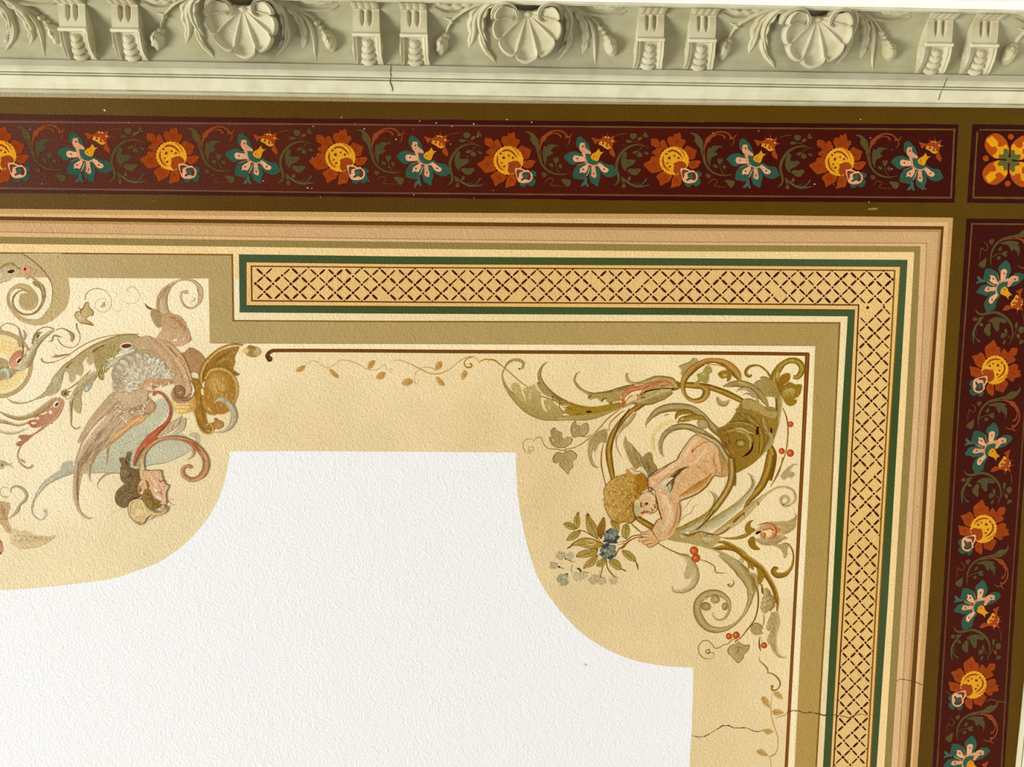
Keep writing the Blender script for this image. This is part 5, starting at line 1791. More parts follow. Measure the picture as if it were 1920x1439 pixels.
def f(pt):
    pt.stroke([(60, 900), (70, 850), (120, 780), (200, 720), (310, 690), (430, 690), (540, 710), (640, 770), (720, 860), (790, 930), (850, 990)], [6, 40, 70, 84, 90, 92, 80, 70, 74, 80, 60], [(110, 82, 34), (168, 144, 90), (178, 156, 104), (150, 122, 60), (120, 88, 24)])
    pt.stroke([(370, 810), (390, 760), (450, 735), (520, 740), (580, 770)], [20, 50, 60, 46, 10], [(110, 78, 16), oM, (160, 128, 48)])
    pt.stroke([(390, 850), (420, 820), (500, 800), (560, 790), (640, 800), (690, 860)], [16, 60, 64, 54, 60, 20], [(122, 88, 16), (160, 132, 46), oM])
    pt.dot(440, 810, 30, (196, 182, 110), ry=18, rot=-.4, rim=oM); pt.dot(530, 810, 24, (200, 190, 120), ry=15, rot=-.4, rim=oM)
    pt.dot(650, 860, 62, (190, 170, 118), ry=50, rot=.5, rim=(160, 136, 80))
    pt.stroke([(590, 840), (640, 805), (700, 840), (720, 890)], [4, 7, 7, 3], OUT)
    pt.stroke([(250, 780), (280, 760), (310, 765)], [6, 10, 3], OUT)
part(t, 'hip_frond', 'H', 37, f)
def f(pt):
    pt.stroke([(180, 1200), (140, 1100), (140, 1000), (190, 910), (280, 850), (380, 830)], [14, 40, 50, 60, 60, 20], [(232, 208, 140), (226, 200, 126), (234, 210, 146)])
part(t, 'pale_frond', 'H', 33, f)
def f(pt):
    pt.stroke([(245, 1205), (215, 1150), (210, 1070), (240, 990), (310, 920), (400, 890), (500, 890), (600, 930), (690, 980), (780, 1030)], [6, 30, 40, 50, 60, 60, 62, 64, 60, 40], [(140, 110, 50), (178, 156, 100), (170, 146, 88), (120, 90, 34)])
    pt.stroke([(330, 880), (420, 860), (520, 870), (590, 900)], [4, 9, 9, 4], OUT)
    pt.stroke([(220, 970), (270, 930), (340, 915)], [3, 7, 3], OUT)
part(t, 'lower_frond', 'H', 40, f)

# --- the cherub (frame 1110,780 at 5.5346)
SK, SKL, SKD, SKO = (220, 174, 120), (232, 194, 148), (196, 140, 72), (112, 58, 20)
t = thing('painted_cherub', (1255, 920), 'painted cherub bending over, with curly golden hair, holding a posy', 'painted figure')
def f(pt):
    body = [(1130, 190), (1060, 205), (1010, 250), (960, 320), (905, 400), (880, 450), (800, 500), (720, 560), (640, 610), (590, 650), (578, 690), (590, 745), (640, 770), (660, 830), (675, 900), (690, 970), (710, 1050), (660, 1110), (615, 1180), (600, 1220), (650, 1290), (720, 1300), (790, 1270), (850, 1220), (870, 1150), (900, 1080), (912, 1000), (905, 890),
            (1000, 850), (1090, 810), (1180, 740), (1230, 670), (1270, 620), (1340, 630), (1400, 620), (1430, 560), (1440, 470), (1400, 380), (1330, 290), (1250, 220), (1190, 190)]
    pt.poly(body, SKO, n=4)
    cx, cy = 930, 650
    pt.poly([(x + (5 if x < cx else -5), y + (5 if y < cy else -5)) for x, y in body], SK, n=4)
    # form: light along the back, brown at the belly, hips
    pt.stroke([(1120, 230), (1040, 290), (980, 380), (920, 470), (830, 530), (740, 590), (650, 650)], [30, 60, 70, 60, 60, 56, 30], [SK, SKL, SK])
    pt.stroke([(1240, 600), (1190, 670), (1100, 735), (1000, 790), (920, 830), (890, 830)], [20, 60, 84, 70, 40, 8], [(206, 158, 92), (190, 136, 62), (172, 110, 34)])
    pt.stroke([(1330, 320), (1370, 420), (1390, 520), (1360, 590), (1300, 600)], [60, 110, 120, 90, 20], [(210, 166, 108), (190, 148, 82), (168, 130, 60)])
    pt.stroke([(1270, 380), (1260, 470), (1290, 560), (1270, 620)], [10, 40, 50, 20], [SK, (196, 142, 78), (210, 164, 104)])
    pt.stroke([(1035, 375), (1080, 330), (1140, 290), (1200, 268), (1250, 275)], [10, 14, 14, 12, 5], (200, 120, 56))
    pt.dot(1040, 365, 12, (190, 84, 30), ry=18)
    pt.stroke([(1190, 330), (1130, 420), (1060, 490)], [20, 70, 30], [SK, SKL, SK])
    pt.stroke([(1150, 480), (1190, 470), (1220, 490)], [4, 10, 4], SKD)
    pt.stroke([(1070, 560), (1110, 520), (1160, 560), (1190, 620)], [20, 60, 60, 20], [SK, (206, 156, 96), SK])
    pt.stroke([(990, 590), (930, 650), (890, 720), (860, 800)], [20, 60, 80, 40], [SK, (212, 168, 108), SK])
    # dark smudge and bald patch on the back
    pt.stroke([(1010, 530), (950, 545), (890, 590), (830, 650), (790, 700)], [6, 26, 46, 52, 40], [(160, 130, 74), (96, 72, 22), (120, 96, 44)])
    pt.stroke([(960, 540), (880, 590), (800, 670), (770, 730)], [10, 44, 50, 24], (92, 70, 24))
    pt.stroke([(900, 560), (850, 600), (790, 650)], [6, 16, 8], (150, 126, 78))
    pt.stroke([(850, 650), (830, 720), (820, 780)], [20, 26, 8], (112, 88, 40))
    pt.stroke([(840, 640), (770, 680), (720, 740), (700, 790)], [16, 50, 60, 30], [(206, 186, 148), (222, 208, 176), (206, 186, 148)])
    pt.stroke([(820, 720), (790, 760), (800, 800), (840, 790)], [20, 50, 54, 20], [(204, 182, 138), (190, 174, 132), (204, 176, 128)])
    pt.stroke([(700, 800), (730, 815)], [14, 10], (240, 232, 212))
    for a, b in (((820, 730), (840, 760)), ((790, 740), (800, 760)), ((830, 690), (860, 700))): pt.stroke([a, b], [8, 3], (96, 74, 30))
    pt.stroke([(690, 700), (740, 650), (800, 610), (860, 590)], [4, 9, 7, 3], (196, 136, 76))
    # shoulder and arm
    pt.stroke([(700, 800), (760, 860), (790, 950), (800, 1040), (780, 1120), (720, 1200)], [30, 100, 130, 130, 110, 50], [SK, SKL, SK])
    pt.stroke([(890, 900), (895, 1000), (880, 1090), (850, 1160), (790, 1240)], [20, 36, 40, 40, 20], [SK, (206, 152, 92), (190, 130, 64)])
    pt.stroke([(720, 870), (715, 900), (728, 920)], [4, 10, 3], SKL); pt.stroke([(700, 1150), (720, 1130), (735, 1150)], [4, 10, 3], (240, 208, 168))
    pt.stroke([(668, 850), (680, 930), (700, 1010), (725, 1085)], [7, 9, 9, 5], SKO)
    pt.stroke([(730, 1060), (680, 1080), (640, 1140), (618, 1190)], [4, 8, 8, 5], SKO)
    pt.stroke([(905, 880), (915, 950), (912, 1040), (890, 1110)], [5, 8, 8, 4], SKO)
    pt.stroke([(840, 1130), (860, 1135)], [8, 12], SKD)
    pt.stroke([(905, 888), (1000, 850), (1090, 810), (1180, 740), (1230, 670), (1270, 622), (1340, 632), (1400, 620)], [6, 8, 8, 8, 7, 6, 7, 5], SKO)
    pt.stroke([(880, 450), (905, 400), (960, 320), (1010, 250), (1060, 205), (1130, 190)], [5, 8, 7, 7, 8, 4], (130, 74, 26))
    pt.stroke([(560, 670), (580, 640), (620, 605), (700, 555), (800, 500), (880, 455)], [6, 9, 8, 7, 7, 6], SKO)
    pt.dot(640, 690, 40, SKL, ry=30, rot=-.5, rim=SK)
part(t, 'body', 'U', 39, f)
def f(pt):
    hand = [(615, 1185), (560, 1200), (510, 1215), (505, 1240), (540, 1245), (500, 1265), (478, 1295), (500, 1310), (530, 1305), (520, 1330), (560, 1340), (580, 1365), (610, 1370), (660, 1340), (695, 1310), (690, 1290), (650, 1240)]
    pt.poly(hand, SKO, n=3)
    pt.poly([(x + 4 if x < 600 else x - 4, y + 3 if y < 1270 else y - 4) for x, y in hand], (222, 176, 122), n=3, col2=(212, 160, 90), axis=(.3, 1))
    for ln_ in ([(505, 1235), (545, 1225), (590, 1230)], [(500, 1268), (545, 1258), (590, 1270)], [(520, 1312), (560, 1290), (600, 1295)], [(560, 1342), (600, 1320), (630, 1325)]):
        pt.stroke(ln_, [4, 6, 3], (136, 70, 26))
    for ln_ in ([(520, 1222), (560, 1212), (600, 1205)], [(520, 1250), (560, 1244), (600, 1250)], [(520, 1290), (550, 1278), (590, 1282)], [(560, 1320), (590, 1306), (620, 1310)]):
        pt.stroke(ln_, [5, 11, 6], [SK, SKL, SK])
part(t, 'hand', 'U', 42, f)
def f(pt):
    face = [(430, 900), (460, 860), (500, 820), (560, 790), (610, 790), (640, 830), (660, 890), (680, 940), (670, 980), (640, 1010), (590, 1020), (540, 1000), (520, 1030), (500, 1045), (440, 1040), (420, 980)]
    pt.poly(face, (132, 78, 30), n=4)
    pt.poly([(x + (4 if x < 550 else -4), y + (4 if y < 920 else -5)) for x, y in face], (220, 182, 128), n=4)
    pt.poly([(432, 930), (470, 900), (490, 950), (500, 1000), (490, 1040), (440, 1035), (425, 990)], (188, 172, 118), n=3)
    pt.stroke([(490, 870), (560, 830), (620, 850), (640, 910)], [20, 50, 60, 30], [(220, 182, 128), (232, 196, 140), (214, 168, 106)])
    pt.stroke([(505, 895), (512, 950)], [16, 22], (110, 50, 24)); pt.stroke([(530, 905), (535, 945)], [5, 7], (140, 84, 50))
    pt.dot(567, 912, 13, (84, 26, 16), ry=16); pt.stroke([(548, 900), (552, 935)], [7, 6], (110, 50, 30)); pt.dot(580, 925, 8, (232, 190, 160))
    pt.stroke([(505, 1012), (550, 990), (600, 1000), (640, 1005)], [12, 18, 10, 5], (150, 84, 46))
    pt.stroke([(510, 1020), (550, 1000), (580, 1005)], [6, 12, 4], (180, 70, 44))
    pt.stroke([(640, 920), (655, 960)], [8, 10], (96, 40, 20)); pt.stroke([(655, 915), (668, 955)], [7, 8], (104, 48, 26)); pt.stroke([(615, 950), (625, 985), (645, 970)], [7, 8, 4], (110, 54, 24))
    pt.stroke([(500, 880), (540, 985), (590, 975)], [3, 8, 3], (206, 156, 104))
    pt.dot(600, 765, 26, (222, 176, 120), ry=20, rot=.4, rim=SKO); pt.stroke([(585, 760), (605, 775), (620, 765)], [4, 8, 3], (150, 96, 44))
    pt.stroke([(575, 750), (610, 745), (635, 765)], [4, 8, 4], SKO)
part(t, 'face', 'U', 41, f)
def f(pt):
    H1, H2, H3 = (196, 158, 84), (176, 126, 40), (128, 76, 12)
    hair = [(160, 700), (210, 650), (290, 620), (350, 600), (360, 560), (400, 560), (460, 590), (520, 600), (560, 640), (580, 690), (570, 740), (540, 780), (500, 800), (480, 850), (440, 890), (420, 920), (425, 980), (440, 1050), (430, 1090), (380, 1120), (330, 1095), (290, 1120), (240, 1100), (190, 1070), (150, 1000), (125, 930), (130, 860), (118, 800), (130, 740)]
    pt.poly(hair, (132, 92, 34), n=4)
    cx, cy = 340, 850
    pt.poly([(cx + (x - cx) * .97, cy + (y - cy) * .97) for x, y in hair], H1, n=4, col2=H2, axis=(1, .1))
    pt.poly([(440, 650), (480, 600), (530, 620), (570, 690), (565, 730), (530, 770), (500, 790), (480, 830), (450, 830), (480, 750), (470, 690)], (168, 112, 14), n=3)
    pt.stroke([(350, 580), (390, 560), (440, 590), (500, 590)], [16, 30, 30, 16], (228, 196, 140))
    pt.dot(370, 570, 22, (206, 138, 84), ry=14)
    r = random.Random(5)
    # curls
    for i in range(230):
        a = r.uniform(0, 2 * math.pi); q = math.sqrt(r.uniform(0, 1))
        x = 320 + 200 * q * math.cos(a); y = 860 + 240 * q * math.sin(a)
        if x > 440 and y > 820: continue
        rr = r.uniform(8, 22); b = r.uniform(0, 6.28)
        pts = [(x + rr * math.cos(b + k * .9), y + rr * math.sin(b + k * .9) * .9) for k in range(5)]
        wgt = (x - 120) / 420
        c = r.choice([(216, 182, 108), (204, 166, 86), (150, 104, 34), (184, 140, 60)]) if r.random() > wgt * .6 else r.choice([(184, 130, 34), (140, 84, 12), (160, 104, 20), (208, 160, 70)])
        pt.stroke(pts, [2, 7, 7, 5, 2], c, n=3)
    for cx_, cy_, r_ in ((440, 750, 50), (400, 860, 44), (380, 980, 50), (390, 1070, 34), (470, 830, 30)):
        pt.spiral(cx_, cy_, r_, r_ * .2, r.uniform(0, 6), 1.3, [4, 8, 6, 3], (124, 76, 14), n=16)
        pt.spiral(cx_ + 4, cy_, r_ * .8, r_ * .15, r.uniform(0, 6), 1.1, [3, 8, 5, 3], (214, 170, 80), n=16)
    pt.stroke([(430, 900), (425, 980), (445, 1050), (420, 1100), (370, 1120)], [6, 10, 10, 10, 5], (128, 72, 12))
part(t, 'hair', 'U', 43, f)
def f(pt):
    pt.poly([(345, 210), (370, 260), (420, 300), (460, 350), (500, 400), (520, 430), (560, 390), (610, 378), (630, 420), (640, 480), (670, 520), (680, 570), (640, 600), (590, 640), (560, 600), (520, 560), (460, 560), (420, 520), (380, 440), (350, 370), (325, 300)], (174, 148, 94), n=4, col2=(150, 122, 60), axis=(1, .6))
    r = random.Random(9)
    for i in range(60):
        k = r.random(); x = 360 + 260 * k + r.uniform(-50, 40); y = 290 + 260 * k + r.uniform(-30, 60)
        pt.stroke([(x, y), (x + 20, y + 26), (x + 30, y + 60)], [2, r.uniform(5, 10), 2], r.choice([(196, 172, 120), (136, 106, 48), (160, 132, 76), (190, 168, 112)]))
    pt.stroke([(500, 430), (520, 480), (560, 560), (590, 640)], [6, 12, 10, 4], (140, 112, 54))
    pt.stroke([(350, 400), (400, 500), (450, 570), (510, 540), (560, 600), (580, 660)], [8, 14, 20, 24, 18, 8], (230, 206, 158))
    pt.stroke([(570, 470), (590, 540), (600, 600)], [6, 14, 5], (120, 92, 38))
part(t, 'wing', 'U', 38, f)

# --- the posy the cherub holds (frame 1000,840 at 5.138)
t = thing('flower_posy', (1130, 1010), 'painted posy of blue flowers and green leaves held in the cherub hand', 'painted flowers')
def f(pt):
    c = (150, 84, 24)
    pt.stroke([(1060, 845), (1000, 842), (940, 860), (900, 895), (820, 910)], [10, 12, 12, 10, 5], c)
    pt.stroke([(1060, 855), (980, 870), (910, 910), (860, 960), (820, 980), (790, 1060)], [8, 10, 14, 26, 10, 4], c)
    pt.stroke([(880, 920), (810, 935)], [8, 4], c); pt.stroke([(850, 850), (900, 880), (930, 870)], [4, 8, 4], (120, 70, 24))
    pt.stroke([(430, 795), (490, 805), (560, 845), (640, 890)], [8, 9, 9, 6], (130, 70, 24))
    pt.stroke([(700, 1070), (670, 1140), (645, 1250), (640, 1180)], [8, 10, 8, 3], (150, 92, 34)); pt.stroke([(705, 1080), (715, 1160), (770, 1230), (820, 1255)], [8, 12, 12, 4], (140, 88, 34))
    pt.stroke([(640, 1248), (690, 1254)], [5, 3], c)
    pt.stroke([(950, 740), (1000, 780), (1040, 815)], [8, 10, 6], (140, 100, 26))
    pt.stroke([(310, 1065), (345, 1085), (395, 1105)], [6, 9, 4], (128, 80, 34)); pt.stroke([(240, 1150), (300, 1165)], [10, 4], (120, 74, 34)); pt.stroke([(380, 1130), (365, 1170), (380, 1210)], [5, 8, 3], (150, 108, 54)); pt.stroke([(480, 1195), (540, 1205)], [6, 4], (150, 92, 44))
part(t, 'stem', 'I', 40, f)
PL, PD = (162, 132, 50), (124, 88, 18)
leaves = [([(520, 640), (545, 670), (590, 720), (620, 790), (620, 880), (570, 850), (520, 800), (505, 720), (505, 650)], 1), ([(680, 665), (695, 730), (690, 790), (655, 880), (625, 850), (615, 780), (640, 720)], 0),
          ([(745, 700), (820, 730), (832, 790), (815, 825), (775, 790), (750, 745)], 1), ([(905, 735), (930, 780), (925, 840), (895, 875), (855, 850), (850, 790), (870, 745)], 1),
          ([(425, 620), (450, 680), (450, 740), (420, 785), (395, 750), (388, 690), (410, 650)], 1), ([(290, 730), (340, 715), (390, 740), (415, 785), (350, 790), (310, 765)], 1),
          ([(455, 805), (430, 860), (380, 890), (320, 895), (340, 850), (390, 805)], 1), ([(360, 940), (420, 890), (500, 865), (580, 880), (650, 910), (680, 940), (620, 965), (540, 975), (450, 950)], 1),
          ([(410, 1050), (450, 1000), (540, 980), (620, 970), (600, 1030), (540, 1055), (470, 1060)], 1), ([(480, 1165), (510, 1100), (560, 1060), (620, 1030), (600, 1100), (570, 1140), (520, 1155)], 1),
          ([(610, 1140), (620, 1090), (690, 1070), (700, 1100), (660, 1145)], 1), ([(725, 1090), (780, 1070), (830, 1100), (850, 1170), (800, 1175), (750, 1140)], 1), ([(855, 990), (920, 995), (980, 1050), (985, 1100), (920, 1085), (870, 1040)], 1)]
for i, (pts, k) in enumerate(leaves):
    def f(pt):
        pt.poly(pts, PD, n=3)
        cx = sum(p[0] for p in pts) / len(pts); cy = sum(p[1] for p in pts) / len(pts)
        pt.poly([(cx + (x - cx) * .9, cy + (y - cy) * .9) for x, y in pts], PL if k else (158, 110, 34), n=3, col2=(176, 152, 78) if k else (140, 92, 20), axis=(-.5, 1))
        a, b = pts[0], pts[len(pts) // 2]
        pt.stroke([a, (cx, cy), b], [3, 6, 3], PD)
    part(t, 'leaf', 'I', 41, f)
def f(pt):
    for p in ([(515, 625), (530, 645), (545, 670)], [(980, 1090), (1000, 1130), (1010, 1180)], [(320, 972), (345, 960), (375, 940)], [(840, 1165), (890, 1188)], [(440, 620), (432, 650)]):
        pt.stroke(p, [6, 14, 4][:len(p)], (124, 56, 10))
    pt.stroke([(500, 900), (560, 895), (600, 915), (550, 935), (500, 920)], [6, 20, 16, 20, 6], (196, 170, 100))
part(t, 'withered_tip', 'I', 43, f)
for (x, y, s, d) in ((750, 850, 72, 0), (722, 1000, 78, 1)):
    def f(pt):
        r = random.Random(int(x))
        for k in range(6):
            a = k * 1.047 + .3
            pt.dot(x + s * .62 * math.cos(a), y + s * .6 * math.sin(a), s * .45, r.choice([(128, 132, 118), (104, 112, 104), (146, 146, 126)]), jit=.15, rim=(96, 100, 88))
        for k in range(5):
            a = r.uniform(0, 6.28); pt.dot(x + s * .8 * math.cos(a), y + s * .75 * math.sin(a), s * .22, (60, 68, 66), jit=.3)
        for k in range(16):
            a = r.uniform(0, 6.28); q = r.uniform(.2, .9) * s
            pt.dot(x + q * math.cos(a), y + q * math.sin(a), s * .1, r.choice([(166, 166, 146), (110, 118, 112), (150, 152, 132)]), jit=.3)
        pt.dot(x, y, s * .2, (190, 160, 96), jit=.2); pt.dot(x - 4, y + 4, s * .1, (160, 124, 50))
    part(t, 'blue_flower', 'I', 43, f)
def f(pt):
    r = random.Random(2)
    for (x, y, q) in ((740, 905, 34), (700, 900, 26), (790, 915, 20), (655, 1030, 22), (815, 860, 20)):
        pt.dot(x, y, q, (70, 72, 62), ry=q * .5, jit=.3)
part(t, 'dark_gap', 'I', 44, f)
for (x, y, s, c) in ((290, 1270, 70, (164, 160, 126)), (265, 1040, 52, (196, 178, 130)), (195, 1130, 44, (178, 168, 132)), (355, 1040, 40, (200, 182, 140)), (430, 1240, 56, (208, 188, 140)), (585, 1270, 60, (196, 172, 122)), (665, 1285, 46, (204, 180, 130)), (770, 1280, 46, (208, 184, 134)), (490, 1230, 40, (206, 184, 138))):
    def f(pt):
        r = random.Random(int(x + y))
        for k in range(5):
            a = k * 1.256 + r.random()
            pt.dot(x + s * .5 * math.cos(a), y + s * .45 * math.sin(a), s * .46, c, jit=.12, rim=mixc(c, (150, 132, 90), .35))
        for k in range(7):
            a = r.uniform(0, 6.28); q = r.uniform(0, .7) * s
            pt.dot(x + q * math.cos(a), y + q * math.sin(a), s * .1, mixc(c, (232, 214, 172), .6), jit=.3)
    part(t, 'pale_flower', 'I', 38, f)
def f(pt):
    for x, y, a, b in ((247, 1148, 14, 9), (327, 1218, 9, 9), (440, 1170, 24, 9), (455, 1190, 12, 10), (310, 1070, 8, 8)): pt.dot(x, y, a, (56, 44, 30), ry=b, rot=.5)
part(t, 'dark_seed', 'I', 42, f)

# --- leaves below the arm (frame 1220,860 at 5.533)
t = thing('acanthus_tuft', (1340, 990), 'greyish painted acanthus base from which the lower scrolls spring, below the cherub arm', 'painted leaf')
WA = [(120, 84, 16), (168, 136, 60), (198, 178, 122), (186, 164, 108)]
def f(pt):
    pt.stroke([(600, 335), (640, 360), (675, 410), (665, 490), (610, 570), (520, 640), (400, 710), (290, 750), (200, 790), (160, 830)], [6, 34, 50, 60, 70, 84, 90, 70, 60, 20], [(200, 186, 146), (186, 170, 122), (168, 138, 66), (150, 112, 30)])
part(t, 'left_blade', 'J', 36, f)
def f(pt):
    pt.stroke([(1000, 155), (1040, 180), (1065, 250), (1050, 320), (990, 400), (900, 490), (800, 570), (700, 640), (600, 700), (500, 740), (400, 780)], [6, 36, 50, 60, 70, 84, 100, 110, 100, 80, 30], [(206, 192, 150), (192, 180, 136), (180, 156, 96), (160, 130, 62)])
    pt.stroke([(1040, 190), (1066, 250), (1052, 310)], [6, 14, 5], (150, 116, 50))
part(t, 'middle_blade', 'J', 35, f)
def f(pt):
    pt.stroke([(1370, 480), (1400, 470), (1430, 440), (1410, 400), (1370, 400), (1350, 440), (1380, 490), (1450, 480), (1500, 420), (1480, 340), (1400, 300), (1300, 310), (1200, 370), (1080, 470), (960, 580), (860, 660), (740, 740), (640, 790)],
              [14, 30, 30, 24, 20, 22, 22, 20, 20, 24, 40, 60, 80, 90, 90, 80, 60, 20], [(190, 160, 92), (202, 180, 124), (184, 158, 98), (166, 136, 62)])
    pt.stroke([(1100, 450), (1120, 470), (1110, 490)], [8, 16, 6], (160, 92, 30))
part(t, 'right_curl', 'J', 33, f)
def f(pt):
    pt.poly([(165, 830), (250, 770), (330, 770), (420, 800), (520, 770), (600, 770), (700, 800), (720, 830), (690, 880), (640, 930), (760, 980), (880, 1050), (930, 1110), (860, 1090), (760, 1010), (640, 950), (500, 910), (380, 880), (250, 860)], (170, 144, 82), n=4, col2=(186, 164, 104), axis=(1, .4))
    pt.dot(330, 810, 50, (196, 178, 124), ry=22, rot=.3, rim=(176, 152, 90)); pt.dot(600, 850, 90, (202, 184, 122), ry=40, rot=-.1, rim=(176, 150, 90))
    pt.stroke([(330, 780), (380, 800), (450, 780), (520, 760), (600, 780), (700, 790), (790, 740), (870, 650), (960, 570)], [10, 26, 14, 10, 8, 20, 14, 26, 14], [(120, 60, 8), (166, 98, 24), (110, 66, 8)])
    pt.stroke([(560, 810), (600, 780), (650, 800)], [4, 8, 4], (90, 58, 12)); pt.stroke([(965, 560), (970, 610)], [14, 4], (110, 70, 14))
    pt.dot(820, 690, 44, (214, 196, 136), ry=20, rot=-.5, rim=(184, 152, 80)); pt.dot(560, 830, 26, (216, 200, 146), ry=8)
    pt.stroke([(530, 850), (570, 880), (640, 860)], [4, 8, 3], (140, 110, 44)); pt.stroke([(560, 650), (500, 730), (460, 740)], [6, 6, 3], (80, 50, 12))
part(t, 'root', 'J', 37, f)
def f(pt):
    pt.stroke([(470, 410), (430, 410), (380, 480), (330, 550)], [5, 10, 10, 4], (200, 160, 92)); pt.stroke([(490, 475), (440, 510), (420, 560), (340, 610), (290, 670)], [5, 10, 12, 12, 6], (196, 154, 82))
part(t, 'faint_stroke', 'J', 31, f)

# --- lower scroll spiral
t = thing('spiral_scroll', (1400, 1130), 'large painted acanthus spiral curling down at the lower right of the cherub', 'painted scroll')
def f(pt):
    pt.stroke([(620, 930), (700, 930), (800, 920), (900, 950), (1000, 1030), (1100, 1110), (1180, 1200), (1250, 1300), (1300, 1440), (1305, 1500)], [10, 50, 60, 66, 50, 46, 44, 44, 40, 40], [(180, 150, 60), (148, 108, 20), (120, 82, 10)])
    pt.stroke([(690, 870), (760, 870), (850, 910), (930, 960)], [20, 36, 40, 16], [(184, 152, 70), (150, 110, 28), (116, 78, 10)])
    pt.poly([(930, 1020), (980, 1000), (1040, 1060), (1070, 1110), (1060, 1160), (1030, 1130), (1010, 1160), (1000, 1080)], oM, n=3); pt.poly([(1100, 1140), (1140, 1140), (1175, 1190), (1170, 1250), (1130, 1310), (1105, 1260), (1110, 1200)], oM, n=3)
    pt.stroke([(1130, 1290), (1160, 1350), (1160, 1400)], [6, 10, 8], OUT); pt.stroke([(630, 935), (740, 940), (880, 960)], [4, 10, 5], (120, 66, 14))
part(t, 'outer_stem', 'J', 36, f)
def f(pt):
    pt.stroke([(830, 0), (930, 60), (1040, 140), (1110, 240), (1170, 350), (1205, 470), (1200, 590)], [40, 50, 40, 40, 36, 32, 16], [(184, 150, 60), (150, 108, 22), (116, 78, 10)])
part(t, 'outer_stem', 'K', 36, f)
SP = [(190, 170, 118), (178, 154, 96), (166, 140, 80), (130, 98, 40)]
def f(pt):
    pt.stroke([(600, 0), (700, 60), (800, 140), (880, 240), (925, 350), (920, 470), (870, 600), (790, 700), (700, 760), (600, 785), (500, 770), (420, 700), (375, 600), (380, 500), (440, 430), (530, 400), (630, 420), (700, 490), (705, 580), (660, 660), (590, 680), (540, 640), (530, 600)],
              [40, 80, 110, 130, 110, 80, 54, 36, 26, 30, 50, 66, 80, 90, 84, 76, 76, 70, 50, 34, 26, 18, 8], [gD, (170, 142, 78), (190, 168, 110), (176, 152, 92), (140, 110, 50)])
    pt.dot(460, 540, 60, (176, 156, 96), ry=46, rot=.3, rim=(150, 122, 60)); pt.dot(560, 470, 50, (192, 172, 116), ry=44, rim=(160, 132, 72)); pt.dot(660, 540, 34, (184, 162, 104), ry=44, rim=(150, 122, 60))
    pt.stroke([(420, 540), (460, 500), (515, 520)], [4, 7, 3], OUT); pt.stroke([(520, 430), (570, 420), (605, 490)], [4, 7, 3], OUT); pt.stroke([(640, 575), (670, 560), (680, 510)], [4, 9, 3], OUT); pt.stroke([(550, 500), (590, 480)], [6, 3], OUT)
    pt.dot(450, 460, 26, (204, 192, 126), ry=14, rim=(176, 152, 92)); pt.dot(830, 70, 28, (202, 192, 140), ry=30, rim=(172, 148, 90)); pt.dot(940, 390, 22, (206, 192, 140), ry=26, rim=(176, 152, 92))
    pt.stroke([(880, 200), (960, 220), (985, 300), (960, 420)], [20, 60, 60, 20], [(184, 160, 100), (170, 144, 82), (150, 120, 56)])
part(t, 'spiral', 'K', 34, f)
def f(pt):
    pt.stroke([(950, 300), (990, 350), (1005, 440), (1000, 560), (965, 680), (900, 770), (820, 870), (760, 905)], [8, 16, 16, 14, 14, 14, 10, 8], (130, 86, 20))
part(t, 'thin_stem', 'K', 35, f)
def f(pt):
    leafy(pt, [(1080, 350), (1100, 420), (1110, 500), (1080, 580), (1090, 610)], [40, 90, 150, 150, 40], lobes=4, pal=((196, 174, 118), (178, 152, 92), (146, 116, 58)), vein=False, out=(140, 108, 50))
    for k in range(5): pt.stroke([(1040, 460 + 26 * k), (1090, 440 + 26 * k), (1140, 400 + 30 * k)], [3, 8, 3], (198, 178, 122) if k % 2 else (150, 120, 60))
    pt.stroke([(1175, 600), (1185, 700), (1170, 800), (1160, 900), (1180, 990), (1230, 1060), (1300, 1070)], [80, 100, 80, 70, 60, 34, 6], [(196, 172, 116), (180, 154, 98), (168, 140, 82)])
    pt.poly([(1150, 620), (1110, 680), (1090, 760), (1110, 795), (1160, 770), (1190, 680)], (178, 152, 96), n=3); pt.poly([(1150, 800), (1110, 840), (1100, 900), (1130, 940), (1170, 900)], (180, 154, 98), n=3)
    pt.stroke([(1050, 310), (1040, 360), (1050, 410)], [6, 10, 10], OUT)
part(t, 'side_leaf', 'K', 35, f)

# --- pale leaf under the posy
t = thing('acanthus_leaf', (1290, 1085), 'faded grey painted leaf curling below the red berries', 'painted leaf')
def f(pt):
    pt.stroke([(80, 880), (200, 950), (300, 1000), (380, 1040), (430, 1110), (465, 1200), (450, 1290), (390, 1350), (310, 1380), (240, 1370), (230, 1320)], [8, 10, 10, 30, 80, 90, 84, 70, 60, 40, 16], [(150, 118, 64), (184, 162, 110), (200, 180, 130), (214, 192, 142)])
    pt.poly([(390, 1060), (370, 1120), (350, 1190), (350, 1240), (400, 1250), (430, 1200), (430, 1130)], (190, 168, 116), n=3)
part(t, 'blade', 'J', 33, f)
def f(pt):
    pt.stroke([(80, 882), (160, 930), (260, 975), (340, 1000), (410, 1020)], [8, 12, 12, 10, 5], (150, 98, 34)); pt.stroke([(320, 990), (400, 1000)], [5, 8], (150, 98, 34))
    pt.stroke([(515, 1050), (590, 1075), (660, 1120), (675, 1180), (740, 1190), (790, 1190)], [6, 12, 12, 14, 10, 3], (150, 104, 34)); pt.stroke([(850, 1250), (862, 1300), (830, 1330), (800, 1310), (830, 1305)], [4, 12, 18, 16, 8], (160, 112, 44))
part(t, 'stem', 'J', 34, f)
for x, y, r in ((450, 958, 46), (470, 1035, 46)): berry(t, 'J', x, y, r, 36)

